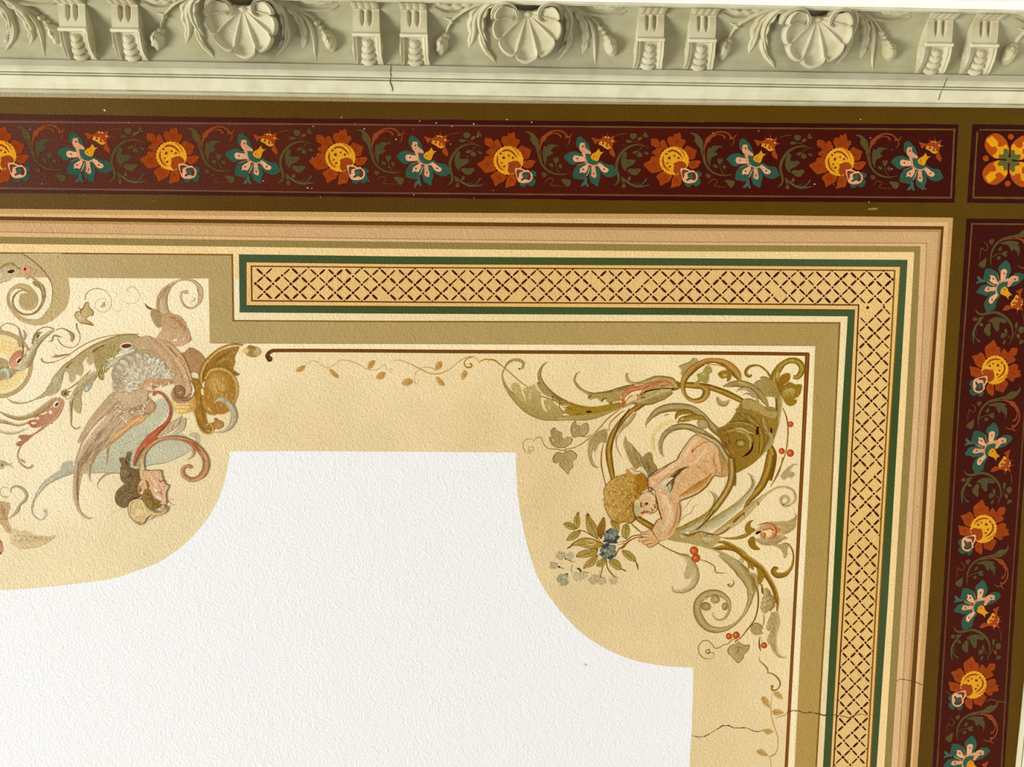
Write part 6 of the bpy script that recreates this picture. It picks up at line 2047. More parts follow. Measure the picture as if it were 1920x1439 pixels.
# --- orange calyx flower at the right (frame J)
t = thing('calyx_flower', (1440, 1010), 'orange painted calyx flower with curling grey petals, beside the side rule', 'painted flower')
def f(pt):
    pt.stroke([(720, 818), (800, 830), (900, 825), (980, 800), (1040, 770)], [6, 20, 30, 40, 30], [(150, 118, 30), (170, 134, 44), (120, 84, 12)])
    pt.poly([(1070, 640), (1020, 650), (985, 690), (975, 740), (1000, 780), (1060, 770), (1090, 740), (1040, 710), (1040, 670)], oM, n=3)
    pt.poly([(1050, 810), (1010, 850), (1020, 910), (1070, 950), (1140, 945), (1095, 900), (1085, 850), (1080, 820)], (144, 104, 16), n=3)
part(t, 'sepal', 'J', 35, f)
def f(pt):
    pt.stroke([(1100, 770), (1130, 740), (1220, 700), (1320, 700), (1420, 680), (1480, 640), (1510, 600), (1490, 570)], [20, 60, 90, 90, 90, 60, 30, 10], [(196, 170, 110), (184, 156, 100), (190, 160, 104), (150, 112, 50)])
    pt.poly([(1400, 680), (1500, 640), (1500, 720), (1440, 770), (1400, 780), (1340, 760)], (184, 154, 96), n=3)
    pt.stroke([(1090, 840), (1180, 860), (1280, 850), (1360, 820), (1420, 830)], [30, 80, 100, 80, 20], [(190, 166, 112), (182, 156, 100), (160, 130, 76)])
    pt.poly([(1220, 870), (1330, 890), (1400, 880), (1440, 900), (1420, 940), (1420, 1000), (1385, 1040), (1370, 980), (1330, 930), (1250, 900)], (180, 154, 98), n=3)
    pt.stroke([(1330, 780), (1400, 780), (1450, 740), (1500, 705)], [4, 7, 7, 4], (150, 118, 60)); pt.stroke([(1490, 575), (1515, 600), (1500, 660)], [5, 12, 14], (200, 130, 70))
part(t, 'grey_petal', 'J', 33, f)
def f(pt):
    pt.poly([(1085, 720), (1120, 680), (1190, 655), (1260, 660), (1320, 690), (1345, 740), (1325, 780), (1300, 770), (1290, 740), (1310, 800), (1290, 850), (1240, 845), (1200, 810), (1170, 830), (1130, 800), (1140, 770), (1100, 760)], (190, 116, 50), n=4, col2=(200, 144, 88), axis=(0, 1))
    pt.dot(1225, 775, 34, (232, 206, 146), ry=42, rot=.3); pt.dot(1130, 740, 34, (222, 170, 110), ry=20)
    pt.stroke([(1170, 830), (1190, 790), (1180, 770)], [12, 14, 4], (186, 84, 30)); pt.stroke([(1250, 670), (1300, 730), (1290, 800), (1240, 840)], [8, 20, 20, 8], (190, 92, 44)); pt.stroke([(1120, 690), (1200, 670), (1270, 690)], [6, 12, 6], (186, 94, 40)); pt.stroke([(1195, 740), (1240, 730), (1280, 760)], [6, 14, 8], (196, 104, 50))
    pt.poly([(1085, 780), (1110, 755), (1150, 755), (1130, 775), (1100, 790)], (46, 14, 6), n=2)
part(t, 'orange_heart', 'J', 37, f)
def f(pt):
    pt.stroke([(1370, 880), (1430, 890), (1470, 960), (1480, 1040), (1460, 1130), (1400, 1200), (1320, 1215), (1275, 1180), (1290, 1140), (1320, 1150)], [6, 14, 18, 20, 26, 34, 50, 60, 56, 30], [(120, 84, 10), (156, 114, 26), (176, 136, 50)])
part(t, 'curled_tail', 'J', 34, f)

# --- grape leaf, berries and tendril below the spiral (frame K)
t = thing('grape_sprig', (1390, 1210), 'painted grape leaf with two red berries and a tendril, below the big spiral', 'painted sprig')
def f(pt):
    pt.stroke([(480, 1020), (500, 1020), (495, 990), (465, 1000), (470, 1030), (530, 1020), (545, 1040), (525, 1080), (450, 1080), (395, 1030), (385, 960), (430, 900), (490, 900), (530, 940), (560, 975), (610, 965), (640, 940), (690, 930), (730, 890), (820, 860)], [12, 14, 10, 8, 6, 5, 9, 11, 10, 10, 10, 10, 10, 10, 10, 9, 9, 10, 10, 5], (156, 112, 34))
    pt.stroke([(765, 930), (775, 900), (790, 870)], [6, 8, 5], (150, 108, 34))
part(t, 'stem', 'K', 33, f)
def f(pt):
    pts = [(800, 905), (850, 940), (915, 940), (900, 1000), (860, 1040), (850, 1080), (800, 1130), (760, 1100), (730, 1060), (690, 1030), (690, 980), (730, 940), (770, 935)]
    pt.poly(pts, (136, 100, 44), n=3); pt.poly([(800 + (x - 800) * .92, 1010 + (y - 1010) * .92) for x, y in pts], (172, 142, 82), n=3, col2=(190, 164, 106), axis=(-1, 0))
    for a in ((730, 990), (850, 990), (800, 1080), (770, 1050)): pt.stroke([(800, 950), ((800 + a[0]) / 2 + 6, (950 + a[1]) / 2), a], [3, 6, 2], (138, 102, 48))
part(t, 'grape_leaf', 'K', 35, f)
for x, y, r in ((702, 850, 34), (777, 838, 38)): berry(t, 'K', x, y, r)
t = thing('berry_sprig', (1430, 1190), 'short painted stem with a single red berry and a round brown leaf', 'painted sprig')
def f(pt):
    pt.stroke([(1060, 620), (1065, 690), (1050, 750)], [8, 12, 8], (146, 112, 50))
part(t, 'stem', 'K', 33, f)
def f(pt):
    pt.stroke([(1020, 850), (1015, 920), (1025, 980), (1035, 1010)], [4, 16, 20, 5], (130, 84, 28)); pt.stroke([(1025, 850), (1050, 910)], [5, 5], (160, 112, 50))
part(t, 'stem', 'K', 33, f)
def f(pt):
    pt.poly([(925, 750), (960, 715), (1010, 720), (1045, 760), (1045, 800), (1060, 820), (1020, 835), (970, 840), (925, 800)], (176, 148, 90), n=3); pt.stroke([(930, 750), (970, 715), (1020, 725), (1055, 770)], [4, 8, 7, 8], OUT)
part(t, 'round_leaf', 'K', 34, f)
berry(t, 'K', 1065, 945, 34)

# --- vine down the side (frame L) and along the top (frame M)
t = thing('leafy_vine', (1440, 1330), 'thin painted vine with small gold leaves running down beside the right side rule', 'painted vine')
VN = (184, 138, 70)
def f(pt):
    pt.stroke([(865, 190), (870, 240), (920, 285), (955, 330), (965, 375)], [4, 10, 16, 18, 12], (146, 110, 50)); pt.stroke([(940, 375), (1010, 385), (1070, 430), (1100, 490), (1080, 550), (1030, 575), (1005, 560), (1010, 530)], [5, 14, 18, 20, 18, 14, 20, 22], (150, 106, 34))
    pt.dot(1012, 528, 17, (168, 96, 34), jit=.2)
    pt.stroke([(1030, 590), (1005, 660), (995, 760), (1005, 880), (1040, 1000), (1075, 1110), (1070, 1230), (1040, 1290), (990, 1325), (1000, 1440), (1010, 1600), (990, 1720)], [4, 8, 9, 9, 9, 10, 10, 9, 8, 7, 7, 6], VN)
    pt.stroke([(990, 1325), (950, 1310), (930, 1290)], [6, 7, 5], VN); pt.stroke([(990, 785), (960, 750)], [6, 5], VN); pt.stroke([(1050, 1290), (990, 1325)], [10, 7], VN)
part(t, 'stem', 'L', 32, f)
for pts in ([(1030, 600), (1070, 585), (1110, 610), (1130, 660), (1130, 680), (1085, 665), (1045, 640)], [(890, 650), (930, 645), (970, 690), (985, 770), (930, 745), (895, 700)], [(1005, 810), (1050, 785), (1110, 795), (1145, 830), (1100, 850), (1040, 855)],
            [(915, 1020), (960, 1005), (1010, 1020), (1025, 1045), (970, 1075), (930, 1055)], [(835, 1260), (880, 1235), (930, 1265), (965, 1310), (900, 1315), (855, 1290)]):
    part(t, 'leaf', 'L', 33, lambda pt: (pt.poly(pts, (184, 146, 76), n=3, col2=(200, 164, 92), axis=(1, 0)), pt.stroke([pts[0], (sum(p[0] for p in pts) / len(pts), sum(p[1] for p in pts) / len(pts)), pts[len(pts) // 2]], [2, 5, 2], (160, 118, 54))))
t = thing('leafy_vine', (720, 690), 'thin painted vine with small gold leaves under the long brown rule', 'painted vine')
def f(pt):
    c = (200, 160, 96)
    pt.stroke([(380, 195), (430, 160), (480, 160), (520, 195), (570, 205), (620, 180), (660, 152), (710, 150), (760, 165), (810, 185), (860, 215), (920, 228), (970, 210), (1005, 180), (1020, 215), (1055, 240), (1068, 222), (1045, 215)], [3, 5, 5, 6, 6, 5, 6, 6, 7, 8, 7, 6, 6, 5, 5, 5, 4, 3], c)
    pt.stroke([(1060, 152), (1130, 150), (1200, 175), (1280, 215), (1370, 255), (1450, 250), (1530, 210), (1580, 165), (1640, 130), (1700, 122), (1740, 150), (1750, 165)], [3, 6, 7, 9, 9, 8, 8, 6, 6, 8, 8, 4], (190, 146, 74))
    pt.stroke([(1280, 220), (1250, 250), (1240, 300), (1255, 335), (1275, 310), (1270, 290)], [6, 7, 6, 6, 5, 3], c); pt.stroke([(1290, 212), (1330, 205), (1390, 215), (1410, 250)], [4, 8, 8, 4], c)
    pt.stroke([(1700, 122), (1650, 140), (1630, 175), (1650, 205), (1685, 200), (1685, 178), (1665, 180)], [5, 8, 9, 10, 14, 14, 8], (168, 124, 44))
    pt.stroke([(1745, 170), (1770, 150), (1820, 142), (1870, 155), (1920, 190)], [6, 9, 9, 9, 9], (168, 124, 40))
part(t, 'stem', 'M', 32, f)
for pts in ([(310, 235), (335, 200), (385, 190), (375, 225), (345, 242)], [(575, 215), (600, 225), (640, 260), (645, 290), (605, 275), (582, 250)], [(875, 215), (878, 170), (905, 152), (935, 155), (920, 195), (900, 215)], [(940, 290), (955, 255), (990, 240), (1015, 250), (1000, 290), (970, 302)],
            [(1140, 335), (1160, 300), (1200, 290), (1232, 310), (1215, 340), (1180, 352)], [(1400, 215), (1410, 175), (1445, 155), (1460, 190), (1435, 220), (1410, 228)], [(1410, 280), (1445, 290), (1470, 320), (1478, 350), (1440, 345), (1415, 315)], [(1605, 290), (1610, 250), (1635, 225), (1655, 250), (1645, 280), (1620, 305)]):
    part(t, 'leaf', 'M', 33, lambda pt: (pt.poly(pts, (206, 162, 92), n=3, col2=(186, 140, 66), axis=(1, 0)), pt.stroke([pts[0], (sum(p[0] for p in pts) / len(pts), sum(p[1] for p in pts) / len(pts)), pts[len(pts) // 2]], [2, 4, 2], (170, 124, 56))))

# --- hairline cracks in the painted plaster
def crack(pts, w, lvl=60):
    pt = Paint()
    q = []
    r = random.Random(len(pts))
    for a, b in zip(pts[:-1], pts[1:]):
        for j in range(4): q.append((a[0] + (b[0] - a[0]) * j / 4 + r.uniform(-.5, .5), a[1] + (b[1] - a[1]) * j / 4 + r.uniform(-.6, .6)))
    q.append(pts[-1])
    pt.stroke(q, w, (92, 62, 18), n=1, jit=.5)
    o = pt.build('crack', M_FIGURE, ceiling, lvl)
cL = lambda pts: [(x / 6.02 + 1280, y / 6.02 + 1200) for x, y in pts]
crack(cL([(105, 1083), (180, 1102), (250, 1092), (330, 1050), (420, 990), (455, 970), (520, 975), (570, 995), (640, 1000), (700, 993), (750, 1010), (800, 1032), (850, 1043), (920, 1020)]), [1.0, 1.6, 1.6, 1.8, 1.8, 1.4, 1.4, 1.0])
crack(cL([(1050, 880), (1110, 868), (1160, 850), (1180, 815), (1240, 802), (1310, 803), (1360, 825), (1400, 830), (1420, 818), (1480, 825), (1550, 840), (1600, 860), (1690, 850)]), [.6, 1.0, 1.4, 1.4, 1.6, 1.6, 1.2])
cP = lambda pts: [(x / 4.008 + 1540, y / 4.008 + 1080) for x, y in pts]
crack(cP([(0, 1050), (80, 1045), (160, 1055), (200, 1070), (240, 1055), (300, 1040), (350, 1050)]), [1, 1.4, 1.2, 1.0, .8])
crack(cP([(565, 795), (590, 775), (650, 785), (700, 795), (740, 815), (765, 820)]), [1, 1.4, 1.4, 1.0])

crack([(1772, 1296), (1785, 1304), (1800, 1310), (1812, 1318)], [1.4, 3.0, 2.6, 1.0], 70)
crack([(1842, 1318), (1858, 1312), (1872, 1316), (1888, 1318)], [1.0, 2.8, 3.2, 1.6], 70)
pt = Paint(); pt.dot(1098, 1247, 3.4, (222, 208, 170), jit=.2, rim=(232, 222, 196)); pt.dot(1098.5, 1247, 1.4, (190, 164, 110), jit=.2)
pt.build('stain', M_PAINT, ceiling, 10)
# ------------------------------------------------------------------ painted grotesque at the left
lL, lM, lD = (212, 194, 150), (184, 164, 116), (142, 116, 66)
GRO = (194, 168, 117)

t = thing('greige_scroll', (70, 540), 'broad greige painted scroll curling into a spiral at the top left', 'painted scroll')
def f(pt):
    pt.poly([(230, 84), (230, 84), (640, 84), (640, 84), (700, 330), (700, 330), (715, 400), (722, 470), (716, 560), (690, 640), (640, 700), (560, 770), (480, 812), (400, 830), (330, 826), (400, 780), (470, 700), (520, 620), (545, 520), (540, 420), (500, 330), (430, 240), (340, 160), (260, 108)], GRO, n=3, col2=(196, 171, 119), axis=(-1, 0))
    pt.stroke([(520, 730), (440, 790), (340, 800), (240, 775), (160, 715), (105, 640), (84, 560), (100, 490), (150, 440), (220, 425), (300, 460), (350, 520), (360, 580), (330, 630), (270, 640), (225, 600), (225, 560)], [120, 84, 66, 54, 44, 38, 34, 32, 32, 36, 56, 70, 60, 70, 80, 70, 40], [GRO, GRO, GRO, (184, 158, 106)])
    pt.dot(285, 560, 88, (186, 160, 108), ry=90, rim=(182, 156, 104))
    pt.stroke([(200, 530), (215, 500), (250, 490), (280, 490)], [10, 20, 20, 8], (238, 218, 176))
    pt.stroke([(200, 80), (260, 105), (340, 160), (430, 240), (500, 330), (540, 420), (545, 520), (535, 590)], [10, 12, 12, 12, 10, 8, 8, 4], (138, 104, 46))
    pt.stroke([(-300, 72), (0, 75), (200, 80)], [7, 7, 9], (146, 112, 54))
part(t, 'greige_curl', 'A', 24, f, M_PAINT)
def f(pt):
    pt.stroke([(280, 480), (220, 470), (160, 510), (130, 580), (150, 650), (220, 710), (310, 720), (390, 680), (440, 600), (455, 510), (430, 430), (380, 380)], [6, 14, 18, 20, 20, 20, 20, 22, 26, 40, 50, 30], [(132, 104, 56), (172, 148, 98), (150, 122, 72)])
    pt.stroke([(440, 520), (430, 430), (380, 370), (300, 320)], [14, 30, 20, 10], [(150, 120, 64), lM])
    pt.poly([(340, 375), (380, 385), (420, 440), (400, 440), (350, 410)], (160, 134, 78))
part(t, 'inner_tendril', 'A', 26, f)
def f(pt):
    pt.poly([(215, 240), (230, 215), (265, 205), (310, 225), (340, 260), (385, 255), (360, 295), (300, 300), (270, 290), (300, 340), (290, 355), (265, 350), (275, 320), (235, 305), (215, 270)], (206, 160, 118), n=3, col2=(204, 150, 116), axis=(1, 0))
    pt.dot(262, 248, 13, (110, 40, 16), ry=18)
part(t, 'red_bud', 'A', 27, f)
def f(pt):
    pt.stroke([(-60, 380), (0, 340), (60, 330), (130, 310), (190, 270)], [60, 110, 100, 60, 30], [(150, 124, 70), lL, lM])
    pt.poly([(-10, 250), (40, 215), (100, 190), (150, 200), (190, 245), (195, 290), (160, 330), (100, 350), (40, 370), (-10, 400)], (188, 170, 120), n=3, col2=(206, 190, 150), axis=(0, 1))
    pt.stroke([(-10, 260), (60, 205), (130, 195), (180, 235)], [16, 30, 30, 14], [(150, 118, 60), (170, 140, 80), lM])
    pt.dot(115, 275, 38, (226, 214, 180), ry=24); pt.dot(116, 274, 37, (84, 30, 22), ry=20, rot=-.15); pt.stroke([(180, 240), (210, 240)], [8, 12], (110, 70, 30))
    pt.stroke([(-20, 320), (10, 310), (10, 340)], [6, 14, 5], (224, 208, 168))
part(t, 'beak_leaf', 'A', 27, f)

t = thing('medallion', (0, 690), 'yellow ringed painted medallion with a blue centre, cut off by the left edge', 'painted medallion')
def f(pt):
    r = 745
    def ring(r, c, rim=None): pt.dot(-20, 760, r, c, n=64, rim=rim)
    ring(768, (192, 164, 114), (186, 158, 108)); ring(668, (240, 222, 168)); ring(600, (242, 208, 128), (238, 214, 150)); ring(440, (238, 198, 112), (242, 210, 134))
    ring(330, (240, 214, 150)); ring(250, (240, 222, 180))
    rr = random.Random(4)
    for i in range(90):
        a = rr.uniform(-1.6, 1.6); q = rr.uniform(380, 640)
        x, y = -20 + q * math.cos(a), 760 + q * math.sin(a)
        pt.stroke([(x, y), (x - 40 * math.sin(a), y + 40 * math.cos(a)), (x - 90 * math.sin(a), y + 80 * math.cos(a))], [3, 16, 4], rr.choice([(232, 186, 92), (246, 220, 150), (240, 206, 124), (226, 190, 120)]))
part(t, 'ring', 'X', 24, f)
def f(pt):
    pt.poly([(-60, 640), (40, 620), (130, 650), (190, 720), (200, 800), (260, 870), (350, 880), (375, 940), (300, 1020), (220, 1080), (100, 1110), (-60, 1100)], (178, 152, 106), n=3)
    pt.stroke([(20, 930), (90, 880), (170, 930), (200, 1010), (150, 1080), (60, 1090)], [40, 100, 110, 90, 60, 20], [(164, 172, 150), (196, 204, 178), (170, 180, 156)])
    pt.stroke([(0, 860), (50, 840), (95, 860)], [6, 14, 8], (96, 60, 30)); pt.stroke([(180, 790), (178, 850)], [10, 20], (110, 66, 26)); pt.stroke([(235, 960), (245, 1010), (225, 1060)], [8, 14, 6], (118, 86, 52))
part(t, 'blue_centre', 'X', 27, f)

t = thing('leafy_scroll', (75, 650), 'greyish painted acanthus scroll with a red mouthed bud crossing the yellow medallion', 'painted leaf')
def f(pt):
    pt.stroke([(40, 890), (20, 890), (10, 850), (60, 815), (130, 820), (180, 850), (205, 900), (215, 980), (215, 1060)], [14, 12, 10, 12, 14, 16, 34, 70, 40], [(150, 124, 78), lM, (170, 148, 104)])
    pt.stroke([(240, 880), (265, 930), (240, 1000)], [14, 36, 20], (178, 156, 112))
    pt.stroke([(560, 880), (500, 920), (430, 980), (370, 1050), (320, 1130), (270, 1210), (190, 1270), (120, 1270)], [30, 40, 50, 60, 100, 120, 90, 30], [(150, 126, 80), (178, 158, 110), lL, (160, 138, 92)])
    pt.stroke([(340, 1030), (360, 980), (400, 920), (440, 905)], [30, 50, 44, 10], [(150, 124, 76), (196, 182, 138)])
    pt.dot(395, 945, 9, (84, 62, 22), ry=22, rot=.5); pt.dot(370, 1010, 12, (220, 208, 168), ry=10)
    for x, y in ((265, 1080, ), (290, 1120)): pt.dot(x, y, 14, (230, 226, 196), ry=24)
    pt.stroke([(340, 1020), (350, 950), (400, 880), (480, 850), (560, 870)], [5, 10, 10, 10, 8], (150, 122, 76))
    pt.stroke([(350, 1040), (390, 1010)], [6, 6], lM)
part(t, 'blade', 'A', 29, f)
def f(pt):
    pt.poly([(100, 1250), (95, 1190), (130, 1140), (170, 1100), (220, 1090), (230, 1140), (220, 1200), (180, 1240), (140, 1270)], (206, 160, 122), n=3, col2=(196, 128, 92), axis=(-.4, -1))
    pt.dot(200, 1198, 30, (230, 216, 178), ry=36, rot=.6); pt.dot(202, 1198, 15, (128, 40, 20), ry=34, rot=.7)
    pt.stroke([(235, 1040), (240, 1100), (230, 1170)], [8, 12, 8], (130, 92, 50)); pt.stroke([(150, 1275), (230, 1280), (290, 1240)], [20, 34, 14], (196, 192, 158))
part(t, 'red_mouth', 'A', 30, f)
def f(pt):
    pt.stroke([(500, 1000), (540, 990), (560, 940), (620, 950), (650, 960)], [4, 22, 20, 20, 4], (160, 134, 88)); pt.stroke([(580, 880), (650, 865), (720, 900), (755, 950), (740, 1000)], [12, 14, 20, 50, 30], [(146, 118, 70), (184, 170, 124)])
    pt.stroke([(595, 960), (620, 1010), (680, 1055), (760, 1060), (820, 1010), (830, 930), (800, 860), (795, 810)], [8, 12, 9, 8, 8, 9, 14, 20], (160, 130, 80))
    pt.stroke([(885, 570), (890, 520), (940, 465), (1020, 450), (1100, 480), (1150, 550), (1150, 630), (1100, 690), (1040, 690), (990, 650), (990, 600), (1030, 560), (1090, 560), (1120, 610), (1110, 650)], [14, 14, 12, 14, 8, 8, 8, 10, 8, 7, 6, 6, 6, 5, 2], (196, 164, 112))
    pt.poly([(1040, 640), (1070, 600), (1080, 580), (1095, 610), (1085, 645)], (190, 166, 110))
    pt.stroke([(1150, 650), (1220, 690), (1280, 650)], [5, 5, 3], (206, 176, 122)); pt.stroke([(1340, 490), (1320, 460), (1370, 430), (1430, 470), (1450, 540), (1410, 590), (1340, 610), (1290, 590), (1255, 570)], [10, 10, 9, 7, 6, 6, 6, 6, 3], (204, 174, 124))
part(t, 'tendril', 'A', 28, f)
def f(pt):
    pt.poly([(800, 780), (770, 730), (790, 690), (830, 680), (810, 640), (850, 660), (880, 600), (920, 590), (930, 640), (970, 680), (970, 730), (920, 740), (900, 770), (950, 800), (975, 840), (900, 825), (840, 815), (810, 790)], (158, 126, 72), n=3)
    pt.poly([(808, 772), (782, 730), (800, 698), (845, 690), (880, 640), (890, 610), (918, 600), (925, 650), (960, 690), (955, 725), (910, 735), (885, 770), (930, 805), (840, 800)], (192, 164, 108), n=3, col2=(206, 182, 130), axis=(-1, 0))
    pt.dot(838, 700, 8, (130, 80, 30), jit=.3); pt.dot(830, 755, 20, (218, 198, 150))
part(t, 'grape_leaf', 'A', 29, f)

t = thing('acanthus_garland', (150, 700), 'long drooping painted acanthus branch ending in a red bud, left of the winged figure', 'painted leaf')
def f(pt):
    pt.stroke([(425, 1175), (450, 1210), (510, 1222), (600, 1200), (700, 1150), (800, 1080), (900, 1020), (1020, 970), (1150, 940), (1300, 925), (1440, 925)], [20, 14, 8, 10, 12, 12, 12, 10, 10, 12, 10], [(150, 116, 66), (196, 152, 100)])
    pt.stroke([(530, 1160), (570, 1160), (620, 1150), (720, 1130)], [8, 22, 22, 12], (160, 130, 78)); pt.stroke([(560, 1140), (600, 1145)], [8, 20], (170, 142, 92))
    pt.stroke([(560, 1500), (590, 1400), (640, 1310), (720, 1230), (830, 1160), (950, 1090), (1080, 1030), (1230, 980), (1380, 960), (1480, 990)], [40, 66, 60, 50, 80, 90, 90, 90, 80, 50], [(150, 124, 66), (180, 158, 106), lM, (160, 136, 84)])
    for pts in ([(680, 1290), (760, 1190), (880, 1130), (900, 1160), (860, 1220), (870, 1300), (840, 1360), (790, 1340), (780, 1400), (740, 1430), (715, 1400), (710, 1340)], [(900, 1180), (960, 1110), (1020, 1090), (1030, 1150), (990, 1200), (940, 1245), (910, 1225)]):
        pt.poly(pts, (176, 152, 102), n=3, col2=(196, 176, 130), axis=(0, 1))
    pt.stroke([(690, 1275), (730, 1230), (760, 1215)], [20, 14, 8], (122, 94, 42)); pt.stroke([(965, 1110), (1000, 1080), (1050, 1050), (1090, 1040)], [26, 20, 8, 14], (134, 92, 36)); pt.stroke([(1040, 1055), (1085, 1040)], [10, 16], (70, 48, 16))
    pt.poly([(980, 1230), (980, 1160), (1030, 1080), (1120, 1020), (1250, 970), (1400, 960), (1480, 1000), (1440, 1090), (1360, 1110), (1250, 1120), (1180, 1160), (1110, 1190), (1110, 1300), (1080, 1330), (1080, 1390), (1040, 1400), (1010, 1340), (1000, 1290)], (164, 142, 84), n=3, col2=(182, 162, 112), axis=(1, -.4))
    r = random.Random(8)
    for i in range(70):
        k = r.random(); x = 1030 + 190 * k + r.uniform(-40, 40); y = 1330 - 250 * k + r.uniform(-40, 40)
        pt.stroke([(x, y), (x + 8, y + 14), (x + 6, y + 34)], [3, 10, 3], r.choice([(206, 198, 140), (126, 104, 40), (184, 168, 106), (150, 130, 66)]))
    pt.stroke([(1100, 1280), (1180, 1220), (1270, 1180), (1400, 1120)], [20, 80, 70, 30], [(190, 182, 146), (200, 194, 164), (176, 160, 122)])
    pt.stroke([(1230, 1120), (1290, 1100), (1400, 1090)], [14, 50, 20], [(196, 204, 180), (214, 218, 196), (196, 196, 168)])
    pt.dot(1312, 1045, 68, (228, 212, 176), ry=38, rot=-.1); pt.dot(1314, 1046, 54, (130, 58, 34), ry=22, rot=-.1, rim=(104, 34, 18))
part(t, 'branch', 'A', 30, f)
def f(pt):
    pt.stroke([(640, -20), (600, 60), (560, 130), (480, 210), (370, 270), (250, 310), (130, 300), (70, 250)], [70, 110, 90, 40, 14, 14, 24, 6], [(156, 136, 96), (190, 174, 132), (172, 152, 108)])
    pt.poly([(590, 120), (500, 190), (495, 235), (540, 230), (620, 180), (640, 60), (640, 0), (600, 20)], (182, 164, 120))
    pt.stroke([(940, -30), (860, 50), (780, 120), (700, 170)], [10, 16, 16, 12], [(140, 104, 60), (190, 154, 104)])
    pt.dot(672, 210, 42, (150, 120, 66), ry=38, rim=(160, 132, 80)); pt.dot(680, 214, 12, (72, 44, 14)); pt.stroke([(700, 195), (740, 190)], [16, 5], (150, 120, 70)); pt.stroke([(682, 190), (684, 158)], [12, 4], (150, 116, 66))
    pt.spiral(700, 250, 22, 20, 0, .95, 6, (176, 142, 88), n=16)
    pt.stroke([(1000, 0), (930, 60), (850, 130), (780, 200), (740, 300), (735, 400), (740, 480), (740, 540), (790, 580), (830, 560)], [60, 100, 110, 60, 44, 36, 30, 16, 14, 20], [(150, 130, 84), (182, 164, 116), (198, 180, 134)])
    pt.poly([(870, 150), (980, 50), (1000, 30), (960, 110), (940, 160), (900, 200), (870, 180)], (172, 164, 134), n=3); pt.dot(900, 160, 18, (196, 200, 190), ry=24, rot=.4)
    pt.poly([(770, 260), (850, 170), (840, 260), (845, 330), (830, 420), (790, 400), (760, 360)], (186, 166, 114), n=3)
part(t, 'branch', 'C', 30, f)
def f(pt):
    pt.stroke([(630, 265), (560, 280), (500, 330), (420, 390), (320, 440), (200, 470), (80, 440), (0, 400)], [30, 60, 80, 60, 50, 44, 34, 16], [(150, 124, 72), (176, 146, 96), (200, 176, 130)])
    pt.stroke([(300, 510), (200, 540), (100, 520), (20, 500), (-60, 500)], [16, 30, 30, 44, 60], [(156, 126, 76), (190, 166, 114), (200, 182, 140)])
    pt.stroke([(-20, 590), (60, 620), (160, 620), (250, 590), (310, 560)], [24, 30, 30, 20, 6], [(208, 196, 164), (186, 170, 134)])
part(t, 'pale_leaf', 'C', 29, f)
def f(pt):
    pt.poly([(570, 275), (630, 260), (665, 290), (660, 350), (620, 430), (560, 490), (500, 540), (440, 590), (360, 640), (300, 690), (240, 730), (200, 760), (165, 740), (190, 710), (230, 700), (190, 660), (230, 640), (320, 640), (400, 590), (440, 545), (380, 570), (320, 560), (300, 530), (270, 525), (310, 490), (370, 480), (430, 500), (350, 460), (390, 440), (450, 430), (490, 410), (480, 380), (540, 350)], (194, 146, 106), n=3, col2=(172, 112, 76), axis=(-1, .6))
    pt.stroke([(650, 290), (640, 370), (580, 460), (500, 530), (420, 590)], [8, 26, 34, 24, 8], [(192, 140, 100), (206, 164, 124), (178, 118, 82)])
    pt.dot(582, 322, 26, (236, 220, 184), ry=38, rot=.6); pt.dot(590, 325, 12, (84, 28, 16), ry=26, rot=.7); pt.dot(525, 405, 18, (236, 222, 190)); pt.dot(392, 470, 16, (236, 220, 190)); pt.dot(350, 520, 30, (230, 206, 172), ry=12)
    pt.stroke([(350, 490), (310, 520), (340, 550), (390, 550)], [5, 10, 10, 5], (180, 86, 60)); pt.stroke([(440, 440), (390, 450), (370, 465)], [5, 9, 4], (184, 96, 70))
part(t, 'red_bud', 'C', 33, f)
def f(pt):
    pt.stroke([(300, 690), (240, 730), (200, 790), (185, 860), (210, 930), (260, 975), (310, 985), (345, 955)], [10, 18, 20, 20, 22, 24, 22, 30], [(150, 130, 84), (186, 164, 120), (206, 160, 130)])
    pt.stroke([(210, 890), (250, 920), (265, 940)], [12, 24, 6], (160, 140, 96)); pt.dot(540, 518, 8, (110, 80, 40))
part(t, 'curled_tip', 'C', 32, f)

# --- the winged sphinx-like figure
SP1 = [(150, 112, 74), (190, 154, 112), (206, 172, 132), (180, 144, 104)]
t = thing('winged_figure', (290, 780), 'upside-down painted winged woman with dark hair, a shell helmet and a bird-like body', 'painted figure')
def f(pt):
    pt.stroke([(620, 490), (560, 490), (550, 560), (590, 630), (660, 655), (730, 610), (755, 530), (740, 440), (680, 375), (590, 355), (500, 380), (410, 450), (360, 540), (355, 640), (400, 720)],
              [40, 16, 20, 20, 22, 50, 60, 34, 22, 20, 40, 80, 110, 120, 90], [(160, 124, 84), (196, 168, 126), (206, 180, 136), (172, 134, 92)])
    pt.stroke([(430, 410), (360, 500), (320, 600), (330, 680)], [8, 14, 14, 6], (176, 136, 96)); pt.stroke([(480, 385), (400, 460), (355, 560)], [4, 8, 4], (150, 110, 70)); pt.stroke([(640, 600), (700, 560), (660, 540)], [6, 20, 10], (214, 190, 146))
part(t, 'crest', 'B', 34, f)
